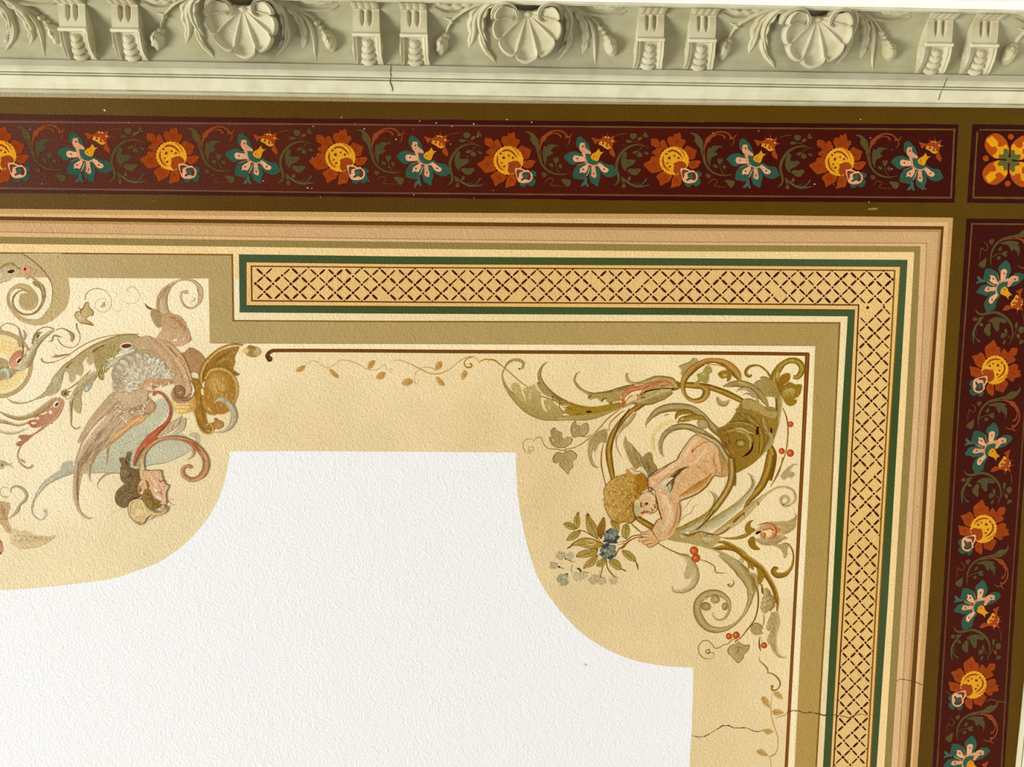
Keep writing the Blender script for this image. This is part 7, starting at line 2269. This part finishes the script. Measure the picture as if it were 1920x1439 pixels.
def f(pt):
    pt.stroke([(175, 605), (205, 645), (250, 665), (310, 680), (355, 740)], [6, 22, 12, 10, 6], (120, 84, 50))
    pt.poly([(240, 680), (270, 660), (320, 690), (360, 740), (380, 800), (350, 850), (300, 850), (265, 800), (235, 730)], (166, 142, 96), n=3)
    pt.poly([(370, 720), (430, 700), (500, 730), (560, 770), (600, 840), (640, 900), (650, 970), (610, 1020), (560, 1040), (490, 1040), (420, 1000), (370, 1010), (310, 1030), (300, 950), (350, 880), (340, 800)], (190, 150, 106), n=4, col2=(212, 178, 136), axis=(-.3, 1))
    pt.stroke([(430, 740), (500, 760), (560, 820), (600, 890)], [30, 80, 80, 40], [(206, 164, 122), (166, 122, 78), (196, 150, 108)])
    pt.dot(490, 985, 24, (240, 222, 196), ry=16); pt.dot(572, 975, 18, (236, 214, 184), ry=12)
    pt.stroke([(640, 940), (655, 980), (610, 1020)], [4, 8, 4], (170, 120, 78)); pt.stroke([(370, 980), (420, 1000), (490, 1045), (560, 1040), (610, 1020)], [4, 8, 7, 7, 4], (196, 140, 106))
    r = random.Random(12)
    for i in range(110):
        x, y = r.uniform(380, 620), r.uniform(750, 1010)
        if (x - 500) ** 2 / 130 ** 2 + (y - 880) ** 2 / 130 ** 2 > 1: continue
        pt.stroke([(x, y), (x + 8, y + 6), (x + 14, y + 16)], [2, 6, 2], r.choice([(214, 176, 136), (178, 132, 92), (220, 190, 150), (190, 148, 106)]))
part(t, 'beast_head', 'B', 36, f)
def f(pt):
    # chest and feathered shoulder (frame 120,640 at 3.997)
    pt.poly([(520, 20), (560, -20), (620, -40), (700, -10), (760, 30), (820, 90), (880, 160), (920, 230), (950, 310), (955, 380), (930, 440), (880, 450), (820, 420), (810, 370), (840, 340), (800, 320), (720, 340), (640, 380), (620, 450), (560, 480), (500, 500), (430, 460), (380, 380), (360, 320), (390, 260), (400, 190), (450, 130), (520, 100), (560, 60)], (190, 156, 114), n=4, col2=(204, 176, 136), axis=(-1, .3))
    pt.stroke([(700, 0), (780, 60), (850, 130), (900, 220), (930, 320), (920, 400)], [40, 90, 90, 80, 70, 40], [(196, 154, 106), (210, 174, 130), (180, 140, 94)])
    pt.stroke([(640, -20), (720, 80), (790, 180), (810, 280), (780, 320)], [30, 90, 90, 70, 20], [(184, 146, 100), (206, 168, 128), (184, 140, 96)])
    pt.stroke([(760, 35), (800, 60), (850, 120)], [4, 9, 8], (150, 96, 50)); pt.stroke([(860, 140), (905, 200), (940, 290), (955, 370)], [4, 8, 8, 4], (170, 124, 90))
    # grey and white plumage
    pt.stroke([(450, 330), (420, 260), (460, 190), (540, 140), (620, 120), (700, 150), (760, 200)], [60, 130, 140, 130, 110, 90, 30], [(172, 152, 114), (190, 174, 140), (206, 192, 160)])
    pt.stroke([(480, 380), (520, 310), (590, 260), (680, 240), (760, 250), (800, 280)], [60, 130, 140, 120, 90, 30], [(206, 190, 158), (220, 210, 182), (206, 182, 146)])
    r = random.Random(21)
    for i in range(300):
        a = r.uniform(-.2, 1.15) * math.pi * .8 + 3.0; q = r.uniform(60, 260)
        x, y = 620 + 1.0 * q * math.cos(a), 330 + .82 * q * math.sin(a)
        if y > 400: continue
        d = a + r.uniform(-.3, .3)
        c = r.choice([(222, 212, 186), (182, 166, 134), (208, 196, 166), (164, 146, 112), (196, 178, 144)])
        pt.stroke([(x, y), (x - 14 * math.cos(d), y - 14 * math.sin(d)), (x - 30 * math.cos(d), y - 24 * math.sin(d))], [3, r.uniform(6, 11), 3], c, n=3)
    for k in range(9):
        a = 3.5 + k * .28; x, y = 600 + 210 * math.cos(a), 300 + 170 * math.sin(a)
        pt.stroke([(x, y), (x + 10, y + 20), (x + 4, y + 40)], [8, 18, 8], (206, 196, 170)); pt.stroke([(x + 12, y), (x + 20, y + 20), (x + 14, y + 38)], [3, 5, 3], (160, 132, 100))
    pt.stroke([(560, 340), (640, 310), (720, 310), (800, 300)], [30, 60, 60, 20], [(200, 158, 116), (190, 146, 102), (212, 176, 136)])
    for i in range(12): pt.dot(640 + i * 15, 330 + r.uniform(-26, 18), 9, r.choice([(234, 212, 176), (176, 130, 84)]), jit=.3)
    pt.dot(640, 355, 30, (232, 212, 178), ry=20, rim=(206, 166, 124)); pt.dot(850, 420, 10, (220, 200, 170))
    pt.stroke([(620, 370), (650, 385), (690, 365)], [4, 7, 3], (176, 130, 90))
part(t, 'chest', 'F', 37, f)
for (x, y, rx, ry_, c) in ((420, 200, 34, 20, (196, 180, 150)), (450, 160, 34, 20, (208, 194, 164)), (500, 130, 34, 20, (190, 174, 142)), (560, 110, 32, 18, (204, 190, 160)), (620, 108, 28, 16, (196, 180, 148)),
                           (395, 250, 34, 20, (182, 166, 134)), (400, 300, 32, 18, (170, 150, 118)), (430, 340, 30, 18, (186, 166, 132)), (700, 150, 12, 26, (222, 212, 190)), (735, 165, 10, 24, (214, 200, 172)), (670, 140, 12, 26, (206, 194, 166)), (640, 145, 12, 28, (222, 210, 184))):
    def f(pt):
        pt.dot(x, y, rx + 3, (158, 138, 106), ry=ry_ + 3, rot=.5, jit=.08); pt.dot(x + 2, y + 1, rx, c, ry=ry_, rot=.5, jit=.08)
        pt.dot(x - 4, y - 3, rx * .5, mixc(c, (236, 230, 210), .5), ry=ry_ * .45, rot=.5, rim=c)
    part(t, 'plume', 'F', 38, f)
def f(pt):
    pt.spiral(865, 385, 48, 10, 2.6, 1.4, [20, 30, 26, 14], [(120, 84, 48), (160, 122, 80), (130, 94, 56)], n=24)
    pt.stroke([(830, 350), (820, 400), (850, 440), (920, 440), (950, 400)], [10, 40, 46, 50, 20], [(130, 94, 54), (170, 130, 92), (190, 148, 112)])
    pt.stroke([(890, 446), (930, 444), (960, 415)], [4, 7, 3], (90, 60, 34)); pt.stroke([(960, 320), (975, 370), (955, 420)], [4, 14, 6], (240, 222, 184))
part(t, 'paw', 'F', 39, f)
def f(pt):
    # wing: long feathers
    pt.poly([(380, 380), (440, 420), (520, 400), (600, 380), (640, 420), (690, 470), (680, 530), (620, 560), (540, 600), (470, 650), (400, 720), (340, 790), (290, 800), (240, 850), (200, 900), (180, 960), (140, 1000), (120, 1100), (110, 1200), (130, 1280), (170, 1320), (220, 1320), (190, 1338), (140, 1320), (95, 1250), (75, 1170), (72, 1080), (85, 980), (80, 900), (120, 800), (130, 740), (190, 660), (250, 590), (180, 660), (140, 720), (105, 770), (105, 740), (140, 670), (200, 570), (280, 470), (340, 400)],
            (188, 160, 118), n=3, col2=(196, 170, 132), axis=(0, 1))
    B1, B2, B3 = (168, 138, 96), (206, 180, 142), (186, 152, 114)
    for pts, w in (([(400, 440), (300, 540), (210, 640), (150, 720), (108, 765)], [40, 50, 36, 24, 4]), ([(420, 520), (340, 600), (240, 700), (160, 800), (110, 920), (90, 1050), (90, 1180), (120, 1280), (190, 1332)], [60, 110, 110, 90, 60, 44, 40, 26, 6]),
                   ([(480, 560), (400, 640), (300, 740), (230, 830), (190, 940), (190, 1010), (200, 1055)], [60, 110, 110, 80, 50, 26, 4]), ([(520, 560), (440, 640), (350, 740), (290, 810)], [40, 70, 60, 10])):
        pt.stroke(pts, w, [B1, B3, B2, B3])
    pt.stroke([(320, 560), (230, 650), (160, 750), (130, 800)], [10, 16, 12, 5], (236, 220, 184))
    pt.stroke([(640, 545), (560, 590), (480, 640), (400, 700), (340, 770), (325, 850), (318, 930)], [20, 60, 50, 40, 20, 10, 4], [(206, 156, 96), (222, 170, 108), (200, 146, 92)])
    for k in range(6): pt.stroke([(630 - 14 * k, 555 + 8 * k), (520 - 10 * k, 620 + 10 * k), (400 - 6 * k, 710 + 10 * k)], [3, 6, 2], (178, 126, 76) if k % 2 else (228, 186, 128))
    r = random.Random(31)
    for i in range(150):
        x, y = r.uniform(400, 660), r.uniform(390, 560)
        if y > 560 - (x - 400) * .05: continue
        pt.stroke([(x, y), (x - 8, y + 8), (x - 22, y + 12)], [3, 8, 3], r.choice([(210, 184, 146), (160, 124, 84), (190, 152, 112), (226, 208, 176)]))
    for i in range(80):
        k = r.random(); x = 420 - 270 * k + r.uniform(-40, 40); y = 560 + 330 * k + r.uniform(-50, 40)
        pt.stroke([(x, y), (x - 26, y + 30), (x - 46, y + 62)], [2, 5, 2], r.choice([(206, 180, 140), (156, 126, 86), (176, 144, 104)]))
    pt.spiral(540, 480, 40, 6, 0, 1.3, [10, 14, 8], (176, 132, 94), n=18); pt.dot(650, 490, 34, (206, 166, 124), ry=40, rim=(184, 142, 104))
    for (x, y) in ((600, 470), (590, 500), (460, 590), (440, 570)): pt.stroke([(x, y), (x + 14, y + 26)], [10, 5], (238, 228, 204))
    pt.stroke([(110, 900), (100, 1000), (96, 1100), (104, 1200)], [4, 8, 8, 4], (166, 128, 94))
part(t, 'wing', 'F', 36, f)
SKp = (216, 172, 126)
def f(pt):
    # neck and face, frame 200,840 at 9.593
    pt.stroke([(620, 560), (640, 480), (650, 400), (640, 300), (620, 200)], [80, 110, 80, 60, 60], [(190, 168, 112), (214, 184, 136), (180, 160, 104)])
    face = [(690, 400), (760, 410), (880, 405), (970, 405), (1000, 440), (1000, 500), (1020, 550), (1050, 600), (1060, 650), (1110, 670), (1130, 690), (1110, 740), (1080, 800), (1075, 860), (1085, 940), (1080, 1010), (1000, 1000), (940, 950), (870, 880), (810, 800), (760, 760), (760, 660), (700, 620), (640, 600), (600, 620), (560, 700), (560, 760), (620, 830), (680, 780), (640, 640), (660, 520)]
    face = [(690, 400), (760, 412), (880, 405), (970, 405), (1000, 440), (1000, 500), (1025, 550), (1020, 580), (1055, 600), (1060, 650), (1110, 668), (1130, 695), (1110, 740), (1080, 800), (1075, 860), (1085, 940), (1080, 1010), (1000, 1010), (900, 950), (820, 860), (760, 780), (640, 840), (570, 800), (560, 700), (600, 620), (640, 560), (660, 480)]
    pt.poly(face, (130, 78, 44), n=3)
    pt.poly([(x - 6 if x > 800 else x + 3, y + (5 if y < 500 else -2)) for x, y in face], SKp, n=3, col2=(222, 178, 138), axis=(.3, 1))
    pt.stroke([(720, 440), (800, 500), (840, 580), (900, 640)], [40, 100, 120, 60], [SKp, (222, 180, 134), SKp]); pt.stroke([(820, 560), (880, 620), (920, 700), (960, 720)], [20, 80, 80, 20], [SKp, (236, 198, 170), SKp])
    pt.stroke([(860, 720), (900, 760), (960, 800)], [30, 60, 20], [(226, 186, 154), (244, 228, 208), (226, 186, 154)]); pt.stroke([(880, 860), (940, 890), (990, 920)], [16, 40, 10], [(226, 186, 154), (244, 226, 204), (226, 186, 154)])
    pt.stroke([(930, 780), (980, 820), (1030, 830)], [10, 24, 8], (178, 112, 92)); pt.stroke([(985, 770), (1000, 830)], [16, 8], (170, 96, 80)); pt.stroke([(970, 850), (1010, 880)], [8, 5], (170, 110, 90)); pt.stroke([(920, 780), (960, 800)], [12, 10], (150, 80, 66))
    pt.stroke([(940, 560), (970, 600), (1010, 590), (1050, 610)], [4, 12, 12, 8], (110, 60, 36)); pt.stroke([(960, 620), (1000, 620)], [6, 12], (160, 90, 70)); pt.stroke([(1000, 680), (1040, 700), (1090, 670)], [4, 12, 6], (160, 96, 76)); pt.stroke([(910, 430), (930, 480), (940, 520)], [4, 12, 4], (236, 206, 178))
    pt.dot(600, 740, 44, (214, 176, 120), ry=66, rot=-.2, rim=(150, 100, 44)); pt.dot(610, 760, 18, (150, 100, 50), ry=30); pt.dot(640, 800, 20, (236, 214, 164))
    pt.stroke([(700, 580), (740, 620), (750, 700)], [20, 50, 40], (150, 110, 44))
part(t, 'face', 'V', 43, f)
def f(pt):
    H1, H2 = (118, 92, 52), (84, 62, 30)
    pt.poly([(380, 80), (430, 90), (410, 180), (360, 250), (400, 300), (400, 360), (460, 380), (520, 400), (560, 380), (600, 460), (610, 560), (600, 620), (560, 700), (540, 780), (600, 840), (620, 880), (560, 900), (480, 930), (430, 960), (390, 1040), (340, 1080), (280, 1075), (220, 1040), (170, 980), (155, 890), (180, 790), (230, 730), (300, 670), (330, 640), (270, 590), (250, 500), (255, 400), (275, 290), (240, 240), (240, 180), (290, 190), (350, 170)], H1, n=4, col2=(130, 104, 66), axis=(-1, .4))
    r = random.Random(41)
    for (x0, y0, x1, y1, wd_) in ((400, 200, 330, 320, 30), (300, 400, 480, 560, 90), (480, 560, 330, 760, 90), (300, 760, 320, 1000, 110), (480, 680, 420, 900, 60)):
        for i in range(26):
            k = r.random(); x = x0 + (x1 - x0) * k + r.uniform(-wd_, wd_) * .8; y = y0 + (y1 - y0) * k + r.uniform(-wd_, wd_) * .5; rr = r.uniform(14, 34); b = r.uniform(0, 6)
            pt.stroke([(x + rr * math.cos(b + j * .8), y + rr * math.sin(b + j * .8)) for j in range(4)], [3, 12, 10, 3], r.choice([(84, 62, 28), (150, 124, 82), (104, 80, 40), (128, 100, 60), (160, 136, 96)]), n=3)
    pt.spiral(330, 440, 60, 10, 1, 1.4, [10, 18, 12], (160, 138, 98), n=18)
    pt.poly([(700, 740), (780, 740), (820, 800), (850, 880), (920, 930), (1000, 970), (960, 1000), (970, 1060), (900, 1105), (820, 1100), (740, 1050), (680, 970), (640, 900), (660, 820)], (134, 104, 42), n=3, col2=(150, 118, 54), axis=(-1, 0))
    for i in range(60):
        k = r.random(); x = 700 + 230 * k + r.uniform(-30, 40); y = 840 + 190 * k + r.uniform(-60, 30); b = r.uniform(0, 6); rr = r.uniform(12, 26)
        pt.stroke([(x + rr * math.cos(b + j * .8), y + rr * math.sin(b + j * .8)) for j in range(4)], [3, 10, 9, 3], r.choice([(94, 66, 18), (170, 138, 76), (120, 90, 34), (150, 118, 56)]), n=3)
    pt.stroke([(400, 1010), (440, 940), (520, 900), (620, 880)], [5, 20, 20, 8], (86, 58, 16)); pt.stroke([(740, 640), (760, 700), (740, 760)], [10, 30, 10], (126, 90, 30))
part(t, 'dark_hair', 'V', 45, f)
def f(pt):
    pt.poly([(430, 960), (480, 930), (560, 915), (630, 920), (680, 990), (740, 1080), (840, 1140), (940, 1160), (1020, 1140), (1060, 1080), (1100, 1050), (1110, 1090), (1080, 1160), (1000, 1210), (900, 1230), (800, 1220), (740, 1260), (700, 1330), (660, 1380), (600, 1385), (520, 1340), (450, 1270), (400, 1190), (390, 1090), (405, 1010)], (150, 112, 64), n=4)
    pt.poly([(440, 970), (490, 940), (560, 925), (620, 930), (670, 1000), (730, 1090), (830, 1150), (940, 1175), (1020, 1160), (1080, 1090), (1095, 1090), (1070, 1150), (1000, 1195), (900, 1215), (800, 1210), (730, 1250), (690, 1320), (650, 1365), (600, 1370), (530, 1325), (460, 1260), (410, 1180), (400, 1090), (415, 1010)], (228, 204, 146), n=4, col2=(206, 176, 120), axis=(0, 1))
    for k in range(7): pt.stroke([(450 + 4 * k, 990 + 48 * k), (540, 960 + 46 * k), (640 + 14 * k, 1000 + 38 * k)], [4, 9, 4], (166, 132, 76))
    for k in range(4): pt.stroke([(470, 1160 + 34 * k), (580, 1110 + 36 * k), (720, 1140 + 22 * k)], [4, 18, 4], (242, 220, 156))
    pt.stroke([(440, 1180), (435, 1080), (460, 1000), (540, 955), (610, 950)], [4, 9, 9, 8, 4], (140, 106, 60)); pt.stroke([(600, 900), (670, 980), (740, 1080), (850, 1140), (980, 1155), (1050, 1110), (1060, 1050)], [8, 16, 18, 18, 14, 12, 8], (222, 190, 140)); pt.stroke([(690, 1030), (760, 1110), (860, 1150), (980, 1160)], [4, 9, 9, 4], (130, 92, 44))
    pt.dot(1020, 1070, 44, (216, 184, 140), ry=56, rim=(170, 130, 84)); pt.stroke([(1100, 950), (1150, 990), (1200, 1030), (1240, 1030)], [20, 24, 16, 12], (190, 150, 104)); pt.stroke([(1130, 940), (1160, 920), (1210, 940)], [14, 16, 22], (184, 150, 110))
    pt.stroke([(780, 1320), (800, 1280), (850, 1240)], [10, 26, 10], (186, 150, 110)); pt.stroke([(520, 1310), (600, 1350), (660, 1340)], [20, 50, 10], [(190, 156, 104), (176, 140, 96)])
part(t, 'shell_helmet', 'V', 46, f)

t = thing('blue_drapery', (270, 850), 'pale blue grey painted drape hanging behind the woman and her red ribbons', 'painted drapery')
def f(pt):
    BL = (190, 184, 150)
    pt.poly([(690, 450), (740, 430), (780, 450), (790, 510), (770, 560), (720, 620), (660, 680), (620, 740), (580, 800), (640, 780), (700, 740), (780, 700), (850, 690), (930, 720), (950, 800), (900, 850), (820, 880), (740, 910), (600, 950), (530, 970), (420, 985), (330, 980), (200, 990), (130, 1000), (90, 1010), (60, 960), (100, 930), (200, 930), (240, 850), (300, 790), (340, 780), (420, 710), (520, 640), (620, 570), (680, 510)], BL, n=3, col2=(196, 191, 158), axis=(1, -.5))
    pt.stroke([(200, 992), (300, 985), (420, 990), (540, 960), (640, 930), (760, 910), (880, 860), (950, 820)], [4, 7, 7, 5, 6, 7, 7, 4], (160, 148, 112))
    r = random.Random(50)
    for i in range(120):
        k = r.random(); x = 200 + 560 * k + r.uniform(-60, 90); y = 960 - 330 * k + r.uniform(-60, 60)
        if y > 930 or x > 900: continue
        pt.stroke([(x, y), (x + 16, y - 12), (x + 34, y - 18)], [2, 7, 2], r.choice([(206, 202, 172), (174, 168, 134), (198, 192, 158)]))
    pt.stroke([(940, 700), (990, 710), (1005, 750), (980, 780)], [20, 50, 40, 20], (196, 180, 142))
part(t, 'cloth', 'F', 33, f)
def f(pt):
    # tail of the drape, frame 0,860
    pt.stroke([(770, 90), (700, 130), (600, 180), (500, 240), (430, 310), (380, 390), (340, 470), (335, 550), (370, 610), (430, 640), (475, 600), (480, 545), (450, 540)], [110, 100, 80, 70, 60, 50, 34, 22, 18, 16, 16, 24, 40], [(160, 156, 124), (196, 190, 158), (180, 172, 138)])
    pt.stroke([(620, 110), (680, 60), (740, 40), (760, 60)], [10, 50, 50, 20], (186, 182, 150)); pt.stroke([(690, 110), (720, 160)], [6, 10], (158, 148, 112)); pt.stroke([(350, 420), (345, 510)], [6, 10], (160, 150, 116))
part(t, 'tail', 'E', 33, f)

t = thing('red_ribbon', (330, 800), 'red and brown painted ribbons curling from the hair of the winged woman', 'painted ribbon')
RB = [(146, 68, 34), (186, 104, 66), (170, 88, 52)]
def f(pt):
    pt.stroke([(680, 410), (675, 390), (710, 385), (750, 410), (790, 470), (800, 540), (770, 610), (700, 680), (620, 750), (560, 830), (530, 910), (530, 940)], [16, 16, 14, 16, 20, 26, 44, 50, 44, 36, 26, 14], RB)
    pt.poly([(640, 740), (690, 710), (690, 740), (640, 780), (600, 800)], (190, 90, 52))
part(t, 'ribbon', 'F', 40, f)
def f(pt):
    pt.stroke([(560, 940), (590, 860), (640, 790), (720, 740), (820, 725), (910, 740), (990, 790), (1050, 860), (1065, 940), (1030, 1010), (960, 1040), (900, 1010), (890, 960), (930, 935), (955, 955)], [20, 30, 26, 30, 28, 30, 34, 44, 46, 50, 50, 36, 28, 24, 20], [(140, 100, 50), (200, 160, 110), (186, 124, 84), (150, 110, 60)])
    pt.stroke([(900, 740), (970, 770), (1030, 830)], [6, 20, 10], (184, 96, 60)); pt.stroke([(960, 800), (970, 850), (930, 890)], [20, 14, 5], (196, 150, 106)); pt.stroke([(600, 970), (590, 900), (610, 830)], [14, 26, 10], (184, 158, 100))
part(t, 'brown_ribbon', 'F', 39, f)
def f(pt):
    for k in range(5): pt.stroke([(880 - 20 * k, 560 + 12 * k), (850 - 20 * k, 620 + 10 * k), (760 - 16 * k, 690 + 6 * k), (700 - 10 * k, 720)], [8, 24, 20, 6], [(216, 190, 150), (190, 160, 118)] if k % 2 else [(180, 150, 110), (206, 176, 134)])
    pt.stroke([(900, 580), (880, 650), (820, 700)], [30, 40, 20], [(196, 180, 140), (186, 170, 132)])
part(t, 'cord', 'F', 38, f)

t = thing('gold_cornucopia', (400, 730), 'gold painted cornucopia shell with a ball, right of the winged figure', 'painted ornament')
GO = [(130, 90, 24), (182, 140, 60), (226, 194, 112)]
def f(pt):
    pt.poly([(780, 430), (770, 350), (800, 260), (860, 180), (950, 110), (1050, 70), (1150, 60), (1120, 130), (1090, 220), (1090, 300), (1150, 340), (1140, 360), (1090, 350), (1030, 300), (930, 290), (840, 350)], (164, 120, 48), n=3, col2=(140, 98, 30), axis=(0, 1))
    pt.stroke([(900, 220), (970, 160), (1060, 110)], [8, 16, 6], (120, 80, 26)); pt.stroke([(920, 240), (1000, 190), (1080, 200), (1080, 280)], [10, 40, 50, 20], [(150, 108, 40), (186, 146, 76), (160, 116, 46)])
    pt.stroke([(760, 440), (755, 340), (800, 230), (880, 140), (980, 70), (1090, 40), (1190, 45)], [26, 36, 36, 34, 30, 26, 20], GO)
    pt.dot(1300, 110, 84, (172, 138, 82), ry=60, rim=(160, 124, 66)); pt.dot(1270, 80, 40, (170, 130, 66), ry=40); pt.dot(1340, 110, 36, (198, 164, 104), ry=50); pt.stroke([(1240, 60), (1300, 70), (1330, 90)], [8, 14, 6], (140, 100, 44)); pt.dot(1225, 100, 32, (232, 204, 130), rim=(206, 172, 96))
part(t, 'horn', 'D', 38, f)
def f(pt):
    pt.dot(960, 520, 172, (178, 130, 54), ry=240, n=40, rim=(166, 118, 44)); pt.dot(930, 440, 110, (208, 166, 88), ry=110, n=24, rim=(180, 134, 58))
    pt.stroke([(800, 400), (860, 310), (960, 290), (1060, 330), (1120, 430), (1130, 540), (1100, 650)], [14, 26, 26, 26, 24, 20, 8], [(216, 176, 96), (190, 146, 70)])
    r = random.Random(61)
    for i in range(90):
        a = r.uniform(0, 6.28); q = r.uniform(.1, .95); x, y = 960 + 150 * q * math.cos(a), 520 + 215 * q * math.sin(a)
        pt.stroke([(x, y), (x + 10, y + 14), (x + 12, y + 34)], [2, 7, 2], r.choice([(206, 164, 90), (150, 104, 34), (196, 150, 72), (226, 190, 118)]))
    pt.stroke([(900, 640), (960, 600), (1040, 640), (1090, 720), (1100, 800), (1060, 890), (990, 940), (900, 950)], [10, 50, 60, 60, 60, 44, 20, 6], [(170, 152, 110), (196, 184, 150), (176, 158, 116)])
part(t, 'ball', 'D', 39, f)
def f(pt):
    pt.stroke([(660, 400), (710, 430), (730, 520), (730, 620), (740, 720), (760, 800), (800, 880), (870, 890), (920, 840), (900, 800)], [40, 80, 90, 100, 110, 110, 90, 70, 60, 20], [(150, 104, 34), (166, 120, 46), (140, 96, 30)])
    pt.stroke([(800, 560), (800, 640), (850, 720), (910, 760)], [40, 80, 80, 30], [(166, 118, 46), (190, 142, 62), (150, 106, 36)])
    pt.stroke([(770, 490), (790, 540), (850, 540)], [20, 50, 30], (238, 206, 124)); pt.stroke([(830, 650), (860, 700), (890, 730)], [14, 44, 16], (236, 204, 124))
    pt.stroke([(705, 740), (720, 840), (770, 930), (840, 960), (880, 910), (850, 860), (810, 880)], [8, 18, 22, 34, 34, 26, 14], GO); pt.dot(940, 870, 50, (196, 150, 84), ry=46, rim=(170, 124, 56))
    pt.poly([(455, 520), (500, 600), (580, 640), (650, 610), (690, 560), (710, 640), (700, 720), (640, 740), (540, 760), (490, 730), (460, 640)], (192, 150, 72), n=3, col2=(226, 190, 116), axis=(-1, 0))
    for i in range(14): pt.dot(520 + (i % 5) * 26, 650 + (i // 5) * 34, 12, (238, 208, 136), jit=.4)
part(t, 'stem', 'D', 37, f)

t = thing('brown_lozenge', (361, 675), 'flat brown painted lozenge between the winged figure and the gold cornucopia', 'painted ornament')
part(t, 'lozenge', 'D', 33, lambda pt: (pt.poly([(525, 140), (590, 110), (640, 65), (700, 80), (770, 130), (815, 210), (790, 280), (740, 390), (700, 350), (640, 350), (600, 260), (560, 200)], (170, 126, 84), n=3, col2=(182, 138, 94), axis=(0, 1)), pt.stroke([(620, 375), (690, 340), (745, 400), (640, 440), (650, 400)], [10, 30, 10, 10, 6], (236, 214, 168))))

# --- fragments along the left edge
t = thing('small_leaf_motif', (8, 872), 'small greyish painted leaf with a dark dot, above the looping tendril', 'painted leaf')
def f(pt):
    pt.dot(0, 950, 60, (178, 172, 130), ry=52); pt.stroke([(40, 930), (90, 950), (135, 930)], [40, 30, 4], (176, 166, 122)); pt.dot(22, 955, 14, (84, 84, 60), rim=(130, 130, 96)); pt.stroke([(100, 960), (140, 985)], [14, 5], (176, 160, 116))
part(t, 'leaf_blade', 'C', 29, f)
t = thing('feather_urn', (60, 980), 'faded painted urn foot with a feathery brown plume, at the lower left edge', 'painted ornament')
def f(pt):
    pt.poly([(-60, 460), (100, 460), (95, 560), (80, 620), (110, 700), (125, 780), (60, 760), (20, 690), (-60, 650)], (198, 164, 118), n=2); pt.stroke([(20, 480), (30, 560), (60, 620)], [20, 40, 20], (180, 142, 98)); pt.stroke([(0, 630), (60, 630), (110, 615)], [10, 16, 4], (168, 142, 100))
    pt.poly([(-60, 830), (10, 850), (40, 930), (20, 990), (-60, 1010)], (196, 150, 104)); pt.dot(5, 985, 10, (100, 60, 24)); pt.stroke([(5, 850), (12, 890)], [10, 4], (120, 84, 34))
part(t, 'urn', 'E', 29, f)
def f(pt):
    pt.poly([(120, 750), (160, 720), (200, 760), (250, 745), (320, 770), (350, 800), (420, 800), (500, 810), (575, 795), (560, 830), (480, 880), (380, 920), (270, 935), (180, 930), (120, 880), (100, 810)], (208, 180, 132), n=3, col2=(224, 200, 152), axis=(-1, 0))
    r = random.Random(71)
    for i in range(60):
        x = r.uniform(140, 520); y = 770 + (x - 140) * .12 + r.uniform(0, 110) * (1 - (x - 140) / 480)
        pt.stroke([(x, y), (x + 10, y + 12), (x + 26, y + 16)], [3, 7, 3], r.choice([(176, 144, 96), (196, 164, 114), (224, 200, 154)]))
    pt.stroke([(190, 935), (280, 935), (400, 915), (500, 870), (570, 820)], [3, 6, 6, 6, 3], (190, 156, 104))
part(t, 'plume', 'E', 30, f)
t = thing('curling_tendril', (40, 920), 'grey painted tendril looping above the urn at the left edge', 'painted scroll')
def f(pt):
    pt.stroke([(90, 395), (50, 405), (10, 380), (0, 340), (30, 300), (80, 300)], [20, 20, 16, 14, 12, 8], (200, 180, 136)); pt.stroke([(110, 360), (120, 310), (170, 290), (230, 310), (275, 370), (265, 430), (210, 480), (185, 540), (140, 590), (90, 620)], [10, 20, 26, 30, 34, 34, 26, 40, 24, 8], [(150, 134, 100), (190, 172, 130), (170, 152, 112)])
part(t, 'loop', 'E', 31, f)
def f(pt):
    pt.stroke([(1220, 145), (1120, 160), (1060, 200), (1015, 260), (1020, 300), (1060, 340)], [5, 20, 26, 20, 10, 3], [(190, 170, 128), (160, 134, 92)])
    pt.stroke([(1270, 520), (1180, 560), (1120, 610)], [3, 5, 3], (196, 176, 132))
part(t, 'stray_wisp', 'E', 31, f)

lay_coats()
